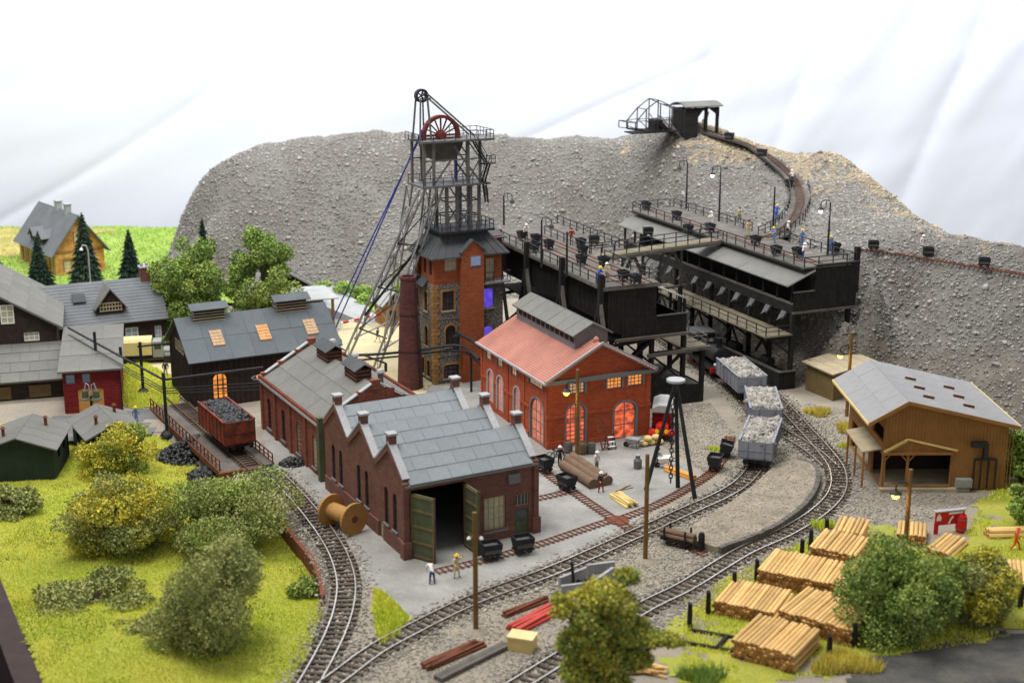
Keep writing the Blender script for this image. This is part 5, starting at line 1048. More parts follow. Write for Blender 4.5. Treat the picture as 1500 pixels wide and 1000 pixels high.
# ---- plank hut
t = frame('plank_hut', 'small olive plank hut with pale flat roof at the foot of the heap', 'hut', 1219, 587, 26); W, L = 5.0, 4.6; F_, B_, L_, R_ = (Face(t, k, W, L) for k in 'FBLR'); wo = (2.0, 3.0, 1.4, 2.4)
F_.wall(0, W, 0, 3.0, 'timber_olive', [wo], .15); L_.wall(.15, L, 0, 3.0, 'timber_olive', (), .15); R_.wall(.15, L, 0, 3.3, 'timber_olive', (), .15); B_.wall(.15, W - .15, 0, 3.3, 'timber_olive', (), .15); F_.window(wo, 3, 2, 'timber_dark', 'glass_dark', .07)
roof_plane(t, (-.45, -.4, 3.0), (W + .4, -.4, 3.75), (-.45, L + .3, 3.15), 'plank_pale', .12, 5, 1, 'plank_pale', stag=0, lift=.03)
mb = MB(); mb.bar((0, -.04, 0), (0, -.04, 3.0), .16)
for k in range(14): F_.blk(mb, .3 + k * .34, .35 + k * .34, -.03, 0, 0, 2.95) if not 1.95 < .3 + k * .34 < 3.05 else None; L_.blk(mb, .3 + k * .31, .35 + k * .31, -.03, 0, 0, 2.95)
tag(mb.build('batten', 'timber_olive', t), kind='stuff')
# ---- white ramp and small hut behind the headframe
mb = MB(); a, b, c_, d_ = G(470, 462), G(545, 478), G(560, 462), G(480, 432); up = Vector((0, 0, 1)); mb.hexa([a, b, c_, d_, a + up * 1.5, b + up * .1, c_ + up * .1, d_ + up * 1.7]); tag(mb.build('ramp', 'roof_pale'), 'pale concrete ramp sloping down behind the headframe stays', 'ramp')
t = frame('gate_hut', 'little tan hut with pale roof behind the headframe stays', 'hut', 564, 480, 27); mb = MB(); mb.box(0, 2.6, 0, 3.4, 0, 3.0); mb.build('wall', 'timber_tan', t)
roof_plane(t, (-.5, 3.8, 2.8), (-.5, -.4, 2.8), (1.3, 3.8, 4.6), 'roof_pale', .12); roof_plane(t, (3.1, -.4, 2.8), (3.1, 3.8, 2.8), (1.31, -.4, 4.6), 'roof_pale', .12); MB().prism([(0, 3), (2.6, 3), (1.3, 4.4)], lambda a, b, q: (a, q, b), 0, .15).build('gable', 'timber_dark', t); MB().box(.6, 1.5, -.06, 0, 0, 2.1).build('door', 'timber_dark', t)
t = frame('loading_canopy', 'pale lean-to canopy on timber posts beside the barn', 'canopy', 492, 484, 27); mb = MB(); mb.hexa([(-5, 0, 4.2), (.5, 0, 4.0), (.5, 5, 4.6), (-5, 5, 4.8), (-5, 0, 4.35), (.5, 0, 4.15), (.5, 5, 4.75), (-5, 5, 4.95)]); mb.build('roof', 'roof_pale', t)
for u in (-4.6, -.2): mb = MB(); mb.bar((u, .3, 0), (u, .3, 4.1), .3); mb.split('post', 'pole_wood', t)
t = frame('barrier', 'red and white striped barrier pole near the headframe stays', 'barrier', 503, 484, 20); mb = MB(); mb.bar((-.2, 0, 0), (-.2, 0, 1.1), .3); mb.split('post', 'white', t); mb = MB()
for k in range(7): mb.bar((k * .7, 0, 1.0 + k * .1), (k * .7 + .7, 0, 1.1 + k * .1), .2, .24, k % 2)
mb.build('arm', ['red', 'white'], t)
# ================================================================== LOADING GANTRIES
def boards(mb, fn, a0, a1, z0f, z1f, w_=.3, th=.08):
    k = int((a1 - a0) / w_)
    for i in range(k):
        a = a0 + (a1 - a0) * i / k; b = a0 + (a1 - a0) * (i + 1) / k - .03; j = random.uniform(0, .05)
        mb.hexa([fn(a, -j, z0f(a)), fn(b, -j, z0f(b)), fn(b, th, z0f(b)), fn(a, th, z0f(a)), fn(a, -j, z1f(a)), fn(b, -j, z1f(b)), fn(b, th, z1f(b)), fn(a, th, z1f(a))])
DZ = 13.3
# ---- right gantry, built against the heap
t = frame('loading_gantry', 'long black timber loading gantry built against the spoil heap with pale canopy roof', 'gantry', 1140, 572, 23)
GL = 39.0; g2 = t
mb = MB(); boards(mb, lambda a, d, z: (a, d, z), 0, 2.1, lambda a: 0, lambda a: 1.95); boards(mb, lambda a, d, z: (d, a, z), .08, 24, lambda a: 0, lambda a: 1.95); tag(mb.build('base_wall', 'timber_black', t), kind='stuff')
mb = MB(); mb.box(-.06, 2.16, -.1, .2, 1.95, 2.1); mb.box(-.06, .3, .2, 24, 1.95, 2.1); mb.box(.4, 2.1, .3, 24, 1.2, 1.5); mb.build('base_coping', 'timber_grey', t)
for v in np.arange(.3, 38, 4.2):
    for u in ((1.55, 8.6) if v < 1 else (1.55,)):
        mb = MB(); mb.bar((u, v, 0), (u, v, 8.6), .42); mb.build('post', 'timber_black', t)
    mb = MB(); mb.bar((1.5, v, 5.6), (-1.9, v, 5.95), .2, .3); mb.bar((1.5, v, 3.8), (-1.2, v, 5.8), .18); mb.build('bracket', 'timber_black', t)
mb = MB(); mb.box(-1.9, 1.45, .0, 27, 5.98, 6.14); wk = mb.build('walkway', 'deck_yellow', t)
railing(wk, [(-1.85, 27, 6.14), (-1.85, .05, 6.14), (1.35, .05, 6.14)], 1.0, .045, 1.9)
mb = MB(); mb.box(1.3, 9.0, .1, GL, 8.3, 8.6); mb.build('bin_floor', 'timber_black', t)
mb = MB(); boards(mb, lambda a, d, z: (a, d - .06, z), 1.3, 9.3, lambda a: 8.5, lambda a: 10.65 if a < 3.85 else 13.45); tag(mb.build('front_wall', 'timber_black', t), kind='stuff')
mb = MB(); mb.bar((1.2, -.1, 8.45), (9.2, -.1, 8.45), .2, .25); mb.bar((1.2, -.1, 10.7), (3.9, -.1, 10.7), .2, .14); mb.bar((3.75, -.1, 13.5), (9.4, -.1, 13.5), .2, .12); mb.split('beam', 'timber_grey', t)
mb = MB(); mb.box(1.3, 1.45, .1, GL, 8.6, 9.3); mb.build('side_board', 'timber_black', t)
mb = MB(); mb.box(3.6, 3.8, .1, GL, 8.6, 13.2); mb.build('back_wall', 'timber_black', t)
mb = MB(); mb.box(1.25, 1.5, .0, GL, 9.3, 9.5); mb.build('sill_beam', 'timber_grey', t)
for v in np.arange(.4, GL, 2.75):
    mb = MB(); mb.bar((1.4, v, 9.4), (1.4, v, 11.75), .22); mb.bar((1.4, v, 11.6), (3.6, v, 12.6), .16); mb.build('canopy_post', 'timber_black', t)
for v in np.arange(1.6, 36, 3.1):
    mb = MB(); mb.hexa([(.75, v - .35, 7.55), (.75, v + .35, 7.55), (.95, v + .35, 7.5), (.95, v - .35, 7.5), (1.3, v - .45, 8.35), (1.3, v + .45, 8.35), (1.55, v + .45, 8.3), (1.55, v - .45, 8.3)]); ck = mb.build('chute', 'steel', t)
    MB().bar((.78, v - .3, 7.75), (.5, v + .1, 7.45), .3, .06).build('chute_flap', 'steel_light', ck)
roof_plane(t, (.3, GL, 11.5), (.3, -.3, 11.5), (3.75, GL, 12.95), 'roof_pale', .1, 8, 1, 'felt', stag=0, lift=.03, name='canopy_roof')
mb = MB(); mb.box(2.4, 9.0, -.1, GL, 13.12, 13.3); dk = mb.build('deck', 'deck_grey', t)
mb = MB(); mb.box(2.3, 2.5, -.15, GL + .1, 12.95, 13.14); mb.build('deck_beam', 'timber_black', t)
for u in (4.4, 5.4):
    sweep_ = MB(); sweep_.box(u - .04, u + .04, 0, GL, 13.3, 13.4); sweep_.build('deck_rail', 'rust', dk)
def rl(u, v, z=DZ): return (u, v, z)
railing(dk, [rl(2.5, 21.6), rl(2.5, .0), rl(7.9, .0), rl(8.9, .0)], 1.05, .045, 2.0); railing(dk, [rl(2.5, GL), rl(2.5, 24.2)], 1.05, .045, 2.0); railing(dk, [rl(2.5, GL), rl(8.0, GL)], 1.05, .045, 2.0)
railing(dk, [rl(8.9, .0), rl(8.9, 14.5)], 1.05, .045, 2.0); railing(dk, [rl(8.6, 20), rl(8.6, GL)], 1.05, .045, 2.0)
mb = MB(); mb.bar((9.25, .1, 10.0), (9.25, .1, 15.0), .5); mb.build('end_post', 'timber_black', t)
mb = MB(); mb.bar((4.6, 6, 13.3), (7.6, 6.2, 13.3), .2, .06); mb.build('plank', 'plank_pale', dk)
for v0 in (3.0, 9.5, 17, 26):    # dark machinery and braces below the walkway
    mb = MB(); mb.cyl((.9, v0, 2.3), (.9, v0 + 1.6, 2.3), .55, n=10); mb.box(.3, 1.4, v0 - .3, v0 + 2, 1.5, 1.9); mb.bar((1.3, v0 + 1, 2.6), (1.3, v0 + 3.6, 5.6), .2); mb.bar((1.3, v0 + 3.8, 2.6), (1.3, v0 + 1.4, 5.6), .2); mb.build('chute_machinery', 'iron', t)
# ---- left gantry, free standing on trestles
t = frame('tipping_gantry', 'black timber tipping gantry on trestles behind the red engine house', 'gantry', 951, 598, 23); g1 = t; GL1 = 28.0
mb = MB(); boards(mb, lambda a, d, z: (a, d, z), 0, 6.2, lambda a: 0, lambda a: 2.45 - a * .08); boards(mb, lambda a, d, z: (6.2 - d, a, z), .08, 9, lambda a: 0, lambda a: 1.95); tag(mb.build('base_wall', 'timber_black', t), kind='stuff')
mb = MB(); mb.box(.1, 6.1, .15, 9, 1.2, 1.85); mb.build('base_fill', 'ash', t)
for v in (.2, 7, 14, 21):
    for u in (.2, 3.9, 6.2): mb = MB(); mb.bar((u, v, 0), (u, v, 9.6 if u < 6 else 5.9), .42); mb.build('post', 'timber_black', t)
    mb = MB(); mb.bar((.2, v, 2.6), (3.9, v, 5.6), .26); mb.bar((.2, v, 5.75), (6.6, v, 5.75), .3, .4); mb.bar((3.9, v, 2.6), (.2, v, 5.6), .2); mb.build('trestle_brace', 'timber_black', t)
mb = MB(); mb.box(3.6, 6.7, -.1, 21, 5.95, 6.1); wk = mb.build('walkway', 'deck_yellow', t); railing(wk, [(4.1, .0, 6.1), (6.6, .0, 6.1), (6.6, 21, 6.1)], 1.05, .045, 1.9, 'steel')
mb = MB(); mb.bar((-.5, -.25, 5.7), (6.9, -.25, 5.9), .25, .35); mb.bar((-4.2, -.3, 7.7), (4.2, -.3, 7.7), .25, .3); mb.split('beam', 'timber_grey', t)
mb = MB(); boards(mb, lambda a, d, z: (a, d - .1, z), -3.4, 4.05, lambda a: 7.75, lambda a: 9.75); tag(mb.build('front_wall', 'timber_black', t), kind='stuff')
mb = MB(); boards(mb, lambda a, d, z: (a, d - .02, z), -4.95, .5, lambda a: 9.3 if a > -3.4 else 8.7 + (a + 4.9) * -.3, lambda a: 13.1); tag(mb.build('front_wall', 'timber_black', t), kind='stuff')
mb = MB(); mb.bar((.5, -.2, 9.85), (4.1, -.2, 9.85), .2, .12); mb.build('beam', 'steel', t)
mb = MB(); mb.box(-4.9, -4.7, .2, GL1, 9.4, 13.1); mb.box(-4.9, 4, .2, GL1, 7.6, 7.8); mb.box(3.9, 4.05, .2, 26, 7.8, 9.5); mb.split('side_wall', 'timber_black', t)
mb = MB()
for k in range(90): mb.box(-4.96, -4.9, .3 + k * .305, .36 + k * .305, 9.4, 13.1)
tag(mb.build('batten', 'timber_black', t), kind='stuff')
roof_plane(t, (4.3, -.2, 11.2), (4.3, 26, 11.2), (.6, -.2, 12.85), 'roof_pale', .1, 6, 1, 'roof_pale', stag=0, lift=.03, name='canopy_roof')
for v in np.arange(.3, 26, 2.9): mb = MB(); mb.bar((3.95, v, 9.6), (3.95, v, 11.3), .22); mb.build('canopy_post', 'timber_black', t)
mb = MB(); mb.box(-5.5, .8, -.1, GL1, 13.12, 13.3); dk1 = mb.build('deck', 'deck_grey', t)
mb = MB(); mb.box(-5.6, -5.4, -.15, GL1, 12.9, 13.2); mb.box(-5.4, .9, -.2, -.02, 12.9, 13.11); mb.split('deck_beam', 'timber_grey', t)
railing(dk1, [rl(-5.4, GL1), rl(-5.4, .0), rl(.7, .0), rl(.7, 12.2)], 1.05, .045, 1.9)
railing(dk1, [rl(.7, 15.5), rl(.7, GL1)], 1.05, .045, 1.9)
mb = MB(); mb.box(-4, 5.2, 20, GL1 + 6, 13.08, 13.26); dk2 = mb.build('rear_deck', 'deck_grey', t); railing(dk2, [rl(5.1, 15.5), rl(5.1, GL1 + 6)], 1.05, .045, 1.9); 
for u in (-3.2, -2.4, -.9, -.1): mb = MB(); mb.box(u - .04, u + .04, 0, GL1, 13.3, 13.4); mb.build('deck_rail', 'rust', dk1)
for v in (.15, 9.3, 18.6, 26.5):   # tall posts with raking braces on the left
    mb = MB(); mb.bar((-5.75, v, 0), (-5.75, v, 14.6), .5); mb.build('tall_post', 'timber_black', t)
    for s in (-1, 1): mb = MB(); mb.bar((-5.8, v, 11.8), (-5.9, v + s * 3.6, 2.0), .34); mb.build('raking_brace', 'timber_grey' if s < 0 else 'timber_black', t)
    mb = MB(); mb.bar((-5.6, v, 7), (.2, v, 7.4), .3); mb.bar((-5.6, v, 3), (.2, v, 7.2), .26); mb.split('cross_beam', 'timber_black', t)
# ---- foot bridge between the gantries
A, B = G(872, 374, 13.3), G(1050, 349, 13.3); d = (B - A); ln = d.length; t = thing('foot_bridge', 'yellowish plank bridge with railings joining the two gantries', 'bridge', A, math.atan2(d.y, d.x))
for k in range(int(ln / .5)): MB().box(k * .5 + .02, k * .5 + .48, -1.1, 1.1, -.2, -.02 + random.uniform(0, .03)).build('plank', 'deck_yellow', t) if k == 0 else None
me_ = [c for c in t.children][0].data
for k in range(1, int(ln / .5)):
    o = bpy.data.objects.new('plank', me_); COL.objects.link(o); o.parent = t; o.location = (k * .5, 0, random.uniform(-.02, .02))
mb = MB()
for y in (-1.12, 1.12): mb.bar((0, y, -.35), (ln, y, -.35), .2, .32)
mb.split('girder', 'timber_grey', t); railing(t, [(0, -1.05, 0), (ln, -1.05, 0)], 1.05, .045, 1.7); railing(t, [(.0, 1.05, 0), (ln, 1.05, 0)], 1.05, .045, 1.7)
for x in (ln * .3, ln * .62):
    mb = MB(); mb.bar((x, 0, -.5), (x - 2.6, 0, -5), .3); mb.bar((x, 0, -.5), (x + 2.6, 0, -5), .3); mb.bar((x - 2.6, 0, -5), (x - 1.2, .0, -.5), .24); mb.bar((x + 1.4, 0, -5), (x + 1.4, 0, -.5), .24); mb.bar((x - 2.8, 0, -5), (x + 2.8, 0, -5), .24); mb.build('truss', 'timber_grey', t)
    mb = MB(); mb.bar((x + 1.4, 0, -5), (x + 1.4, 0, -13.3), .4); mb.build('pier', 'timber_black', t)
# ---- curved incline from the gantry up the heap
t = thing('incline', 'curved narrow incline with railings climbing from the gantry deck up the heap', 'incline'); path = smooth_path(RAMP, .6); PATHS['ramp'] = path
nE = int(len(path) * .56); mb = MB(); sweep(mb, path[:nE], 2.6, -.28, -.02); mb.build('deck', 'deck_grey', t)
mb = MB(); sweep(mb, path[nE - 2:], 2.2, -.4, -.06); mb.build('track_bed', 'ash', t)
for s in (-1, 1):
    mb = MB(); sweep(mb, offset(path, s * .38), .07, .04, .13); mb.build('rail', 'rust', t)
jm = MB()
for p, q_ in zip(path, path[1:]): d = (q_ - p).normalized(); s = Vector((-d.y, d.x, 0)) * .6; jm.bar(p - s + Vector((0, 0, .01)), p + s + Vector((0, 0, .01)), .2, .08)
tag(jm.build('sleepers', 'sleeper', t), kind='stuff')
for s in (-1.25, 1.25): o = offset(path[4:nE + 2], s); railing(t, o[::3], 1.05, .045, 2.2)
for i in range(5, nE, 5):
    p = path[i]; d = (path[i + 1] - p).normalized(); s = Vector((-d.y, d.x, 0))
    for e in (-1.0, 1.0): q_ = p + s * e; mb = MB(); mb.bar((q_.x, q_.y, q_.z - .2), (q_.x, q_.y, min(hz1(q_.x, q_.y), q_.z) - .8), .26); mb.build('trestle_post', 'timber_black', t)
# ---- tipping hut and lattice boom on the summit
S0 = G(1018, 193, 21.6); t = thing('tip_hut', 'dark timber tipping hut with open sides on top of the heap', 'hut', S0, R(23)); 
mb = MB(); mb.box(-2.6, -.6, -1.8, 1.8, -.6, 3.3); mb.build('side_wall', 'timber_black', t)
for u in (.6, 2.4): mb = MB(); mb.box(u, u + .35, -1.7, -1.3, -.6, 3.4); mb.box(u, u + .35, 1.3, 1.7, -.6, 3.4); mb.split('post', 'timber_black', t)
mb = MB(); mb.prism([(-.7, 2.0), (.1, 3.0), (1.2, 3.3), (2.75, 2.2), (2.75, 3.45), (-.7, 3.45)], lambda a, b, q: (a, q, b), -1.75, -1.45); mb.build('arched_brace', 'timber_black', t)
mb = MB()
for k in range(8):
    a0, a1 = -2.1 + k * .525, -2.1 + (k + 1) * .525; z = lambda a: 3.5 + .55 * (1 - (a / 2.2) ** 2)
    mb.hexa([(-2.9, a0, z(a0)), (3.1, a0, z(a0)), (3.1, a1, z(a1)), (-2.9, a1, z(a1)), (-2.9, a0, z(a0) + .15), (3.1, a0, z(a0) + .15), (3.1, a1, z(a1) + .15), (-2.9, a1, z(a1) + .15)])
mb.build('roof', 'felt', t); MB().cyl((1.0, -.6, .3), (2.2, .2, 2.6), .12, n=6).build('strut', 'steel_light', t)
t = thing('tip_boom', 'open steel lattice tipping boom projecting over the crest of the heap', 'boom', S0 + Vector((0, 0, .3)), R(23)); mb = MB()
X_ = [-3, -4.8, -6.6, -8.4, -10]; Hh = [3.0, 3.6, 4.4, 3.2, 1.5]; lo_ = [0, .1, .2, .3, .5]
for y in (-1.3, 1.3):
    for i in range(5):
        mb.bar((X_[i], y, lo_[i]), (X_[i], y, Hh[i]), .12)
        if i < 4: mb.bar((X_[i], y, Hh[i]), (X_[i + 1], y, Hh[i + 1]), .12); mb.bar((X_[i], y, lo_[i]), (X_[i + 1], y, lo_[i + 1]), .18); mb.bar((X_[i], y, lo_[i]), (X_[i + 1], y, Hh[i + 1] * .55), .09); mb.bar((X_[i], y, 1.7), (X_[i + 1], y, 1.6), .08)
    mb.bar((-10, y, .5), (-11.2, y, .7), .1); mb.bar((-10, y, 1.5), (-11.2, y, 1.6), .1); mb.bar((-11.2, y, .7), (-11.2, y, 1.6), .1)
for i in range(5): mb.bar((X_[i], -1.3, Hh[i]), (X_[i], 1.3, Hh[i]), .1); mb.bar((X_[i], -1.3, lo_[i]), (X_[i], 1.3, lo_[i]), .14)
mb.bar((-11.2, -1.3, 1.6), (-11.2, 1.3, 1.6), .1); mb.build('lattice', 'iron', t)
mb = MB(); mb.box(-10.4, -3, -1.25, 1.25, -.05, .1); mb.build('floor', 'timber_black', t)
mb = MB(); mb.bar((-4, -.8, -.3), (-6.4, -.8, 1.4), .5); mb.box(-6.8, -5.6, -.9, .9, .1, 1.7); mb.build('tipping_drum', 'timber_black', t)
# ================================================================== coal trestle, platform, retaining walls
t = thing('coal_trestle', 'rusty coal unloading trestle with railings above heaps of coal', 'trestle', G(368, 681, .35), 0); A0 = t.location.copy(); B0 = G(262, 590, .35); dv = (B0 - A0); t.rotation_euler.z = math.atan2(dv.y, dv.x); TLn = dv.length
mb = MB(); mb.box(-.4, TLn, -2.0, -.95, -.3, -.05); mb.box(-.4, TLn, .95, 3.0, -.3, -.05); dkt = mb.split('side_deck', 'deck_grey', t)
mb = MB()
for y in (-.7, .7): mb.box(-.4, TLn, y - .15, y + .15, -.8, -.15)
for y in (-2.0, 3.0): mb.box(-.4, TLn, y - .08, y + .08, -.5, -.02)
mb.split('girder', 'rust', t)
for y in (-.68, .68): MB().box(-3.4, TLn + 2, y - .05, y + .05, .0, .14).build('rail', 'rail_side', t)
me_ = None
for k in range(int(TLn / .62) + 3):
    if me_ is None: o = MB().box(-.14, .14, -1.1, 1.1, -.14, 0).build('sleeper', 'sleeper', t); me_ = o.data
    else: o = bpy.data.objects.new('sleeper', me_); COL.objects.link(o); o.parent = t
    o.location = (k * .62 - 1.5, 0, 0)
railing(t, [(0, 2.95, -.05), (TLn, 2.95, -.05)], 1.0, .05, 1.1, 'rust'); railing(t, [(-.3, -1.95, -.05), (TLn * .55, -1.95, -.05)], .9, .05, 1.1, 'rust')
for x in (.5, TLn * .35, TLn * .68, TLn - .3):
    mb = MB(); mb.bar((x, 2.2, -.3), (x + .2, 3.3, -2.2), .35); mb.bar((x, -1.5, -.3), (x, -1.6, -2), .35); mb.split('trestle_leg', 'rust', t)
mb = MB(); mb.box(-.7, -.35, -.4, 3.2, -2, -.02); mb.build('abutment', 'rust', t)
def heap(name, label, cat, px, py, z, rx, ry, h, m, n, sz, seed):
    p = G(px, py, z); r = np.random.default_rng(seed); a = r.uniform(0, 6.28, n); q_ = np.sqrt(r.random(n)); P = np.stack([p.x + np.cos(a) * q_ * rx, p.y + np.sin(a) * q_ * ry, p.z + h * (1 - q_ ** 1.5) * r.uniform(.7, 1.0, n)], -1); o = thing(name, label, cat, p)
    s = stones('lumps', P - np.array(tuple(p)), sz, m, o, seed=seed); tag(s, kind='stuff'); MB().lathe((0, 0, -.1), [(max(rx, ry) * .85, 0), (max(rx, ry) * .5, h * .5), (.05, h * .85)], 14).build('core', m, o)
heap('coal_heap', 'large heap of shiny black coal under the trestle railing', 'coal heap', 280, 668, -1.25, 3.4, 3.0, 1.7, 'coal', 1300, .2, 1)
heap('coal_heap', 'smaller coal heap at the near end of the trestle', 'coal heap', 316, 698, -1.25, 2.6, 2.0, 1.1, 'coal', 800, .2, 2)
heap('coal_heap', 'little black coal heap beside the engine shed wall', 'coal heap', 428, 680, 0, 1.2, .9, .7, 'coal', 300, .16, 3)
# brown retaining wall under the curved track
W_ = [G(*p, 0) for p in [(396, 742), (416, 766), (436, 793), (456, 817), (468, 845), (473, 872)]]; mb = MB(); sp = smooth_path(W_, .8); sweep(mb, sp, .35, -1.7, .06); tag(mb.build('retaining_wall', 'rust'), 'brown retaining wall between the lawn and the curved siding', 'wall')
# raised earth platform inside the curve
PL = pxp([(1052, 812), (1120, 786), (1165, 758), (1190, 730), (1197, 705), (1190, 688), (1165, 680), (1135, 690), (1100, 722), (1060, 752), (1020, 775), (990, 792), (1030, 806)]); t = thing('loading_platform', 'raised earth loading platform with curved stone edge inside the track bend', 'platform')
MB().prism([(p.x, p.y) for p in PL], lambda a, b, q: (a, b, q), -.1, .62).build('fill', 'platform_earth', t); edge = smooth_path(PL[:7], .75)
for p, q_ in zip(edge, edge[1:]):
    d = (q_ - p).normalized(); s = Vector((d.y, -d.x, 0)); mb = MB(); z = Vector((0, 0, .66 + random.uniform(-.03, .04))); q1, q2 = p + d * .02, q_ - d * .02; mb.hexa([q1 - s * .15, q1 + s * .3, q2 + s * .3, q2 - s * .15, q1 - s * .15 + z, q1 + s * .26 + z, q2 + s * .26 + z, q2 - s * .15 + z]); mb.build('edge_stone', 'timber_grey', t)
pt = np.array([tuple(p) for p in scatter(PL, 2600, lambda x, y: 0 * x + .63, 41)]); tag(stones('platform_gravel', pt, .05, 'ballast', t, seed=12), kind='stuff')
# ================================================================== ROLLING STOCK
def up(px, py, pyt, z0=0.0):
    p = G(px, py, z0); v = (500 - pyt) / FPX; return Vector((p.x, p.y, CAM_H + (v * p.y * CP - p.y * SP) / (CP + v * SP)))
def along(path, p):
    i = min(range(len(path) - 1), key=lambda k: (path[k].xy - p.xy).length); d = path[i + 1] - path[max(i - 1, 0)]; return path[i].copy(), math.atan2(d.y, d.x)
def wheelset(par, x, g=.68, r=.45, m='black', n=14):
    for y in (-g, g):
        mb = MB(); mb.cyl((x, y - .07, r), (x, y + .07, r), r, n=n); mb.cyl((x, y - .1, r), (x, y + .1, r), r * .3, n=8); mb.build('wheel', m, par)
    MB().cyl((x, -g, r), (x, g, r), .07, n=6).build('axle', m, par)
def open_wagon(name, label, L, W, z0, z1, m, load, lm, loc, rz, group=None, ribs=7, taper=0.0, sz=.2):
    t = thing(name, label, 'wagon', loc, rz, group); w2 = W / 2; th = .1
    mb = MB(); mb.box(-L / 2, L / 2, -w2, w2, z0 - .14, z0); mb.build('floor', m, t)
    for s in (-1, 1):
        mb = MB(); mb.hexa([(-L / 2, s * w2, z0), (L / 2, s * w2, z0), (L / 2, s * (w2 - th), z0), (-L / 2, s * (w2 - th), z0), (-L / 2, s * (w2 + taper), z1), (L / 2, s * (w2 + taper), z1), (L / 2, s * (w2 + taper - th), z1), (-L / 2, s * (w2 + taper - th), z1)])
        sd = mb.build('side', m, t)
        mb = MB()
        for k in range(ribs): x = -L / 2 + .12 + (L - .24) * k / (ribs - 1); mb.bar((x, s * (w2 + .04), z0 - .1), (x, s * (w2 + taper + .04), z1), .12, .09)
        mb.split('rib', m, sd); MB().bar((-L / 2 - .03, s * (w2 + taper), z1 + .03), (L / 2 + .03, s * (w2 + taper), z1 + .03), .2, .1).build('top_rail', m, sd)
        mb = MB(); mb.box(s * L / 2 - .05, s * L / 2 + .05, -w2 + .02, w2 - .02, z0 + .001, z1 - .02); e = mb.build('end', m, t)
        mb = MB()
        for y in (-w2 * .5, w2 * .5): mb.bar((s * (L / 2 + .09), y, z0), (s * (L / 2 + .09), y, z1), .12, .08)
        mb.bar((s * (L / 2 + .06), -w2, z0 + (z1 - z0) * .45), (s * (L / 2 + .06), w2, z0 + (z1 - z0) * .45), .05, .08); mb.split('end_post', m, e)
        for y in (-.85, .85): mb = MB(); mb.cyl((s * (L / 2), y, z0 - .2), (s * (L / 2 + .5), y, z0 - .2), .1, n=8); mb.cyl((s * (L / 2 + .5), y, z0 - .2), (s * (L / 2 + .58), y, z0 - .2), .24, n=12); mb.build('buffer', 'black', t)
    mb = MB(); mb.box(-L / 2 + .1, L / 2 - .1, -.8, .8, z0 - .45, z0 - .14); mb.build('underframe', 'black', t)
    for x in (-L * .3, L * .3): wheelset(t, x, r=.44)
    r = np.random.default_rng(int(abs(loc[0] * 100))); n = 750; P = np.stack([r.uniform(-L / 2 + .2, L / 2 - .2, n), r.uniform(-w2 + .15, w2 - .15, n), np.zeros(n)], -1)
    P[:, 2] = z1 - .22 + .42 * np.cos(P[:, 0] / L * 2.6) * np.cos(P[:, 1] / W * 2.4) + .18 * vnoise(P[:, 0] + loc[0], P[:, 1], 1.2, 3)
    MB().box(-L / 2 + .06, L / 2 - .06, -w2 + .11, w2 - .11, z0 + .01, z1 - .25).build('load_bed', lm, t); tag(stones('load', P, sz, lm, t, seed=int(abs(loc[1]) * 10)), kind='stuff')
    return t
p, a = along(smooth_path([A0, B0], .5), G(330, 652, .35)); tp0 = Vector((p.x, p.y, .49)); open_wagon('coal_wagon', 'rust red open wagon heaped with coal on the trestle', 7.6, 2.9, 1.2, 3.3, 'wagon_rust', 'coal', 'coal', tp0, a, ribs=8, sz=.17)
gw = 'grey wagons loaded with stone'
for px, py, lab in ((1110, 672, 'nearest grey open wagon loaded with pale stone'), (1113, 624, 'middle grey wagon of the three stone wagons'), (1081, 577, 'rearmost grey wagon next to the black locomotive')):
    p, a = along(TB, G(px, py)); open_wagon('stone_wagon', lab, 7.4, 3.0, 1.15, 2.75, 'wagon_grey', 'stone', 'pale_stone', Vector((p.x, p.y, .27)), a, gw, sz=.2)
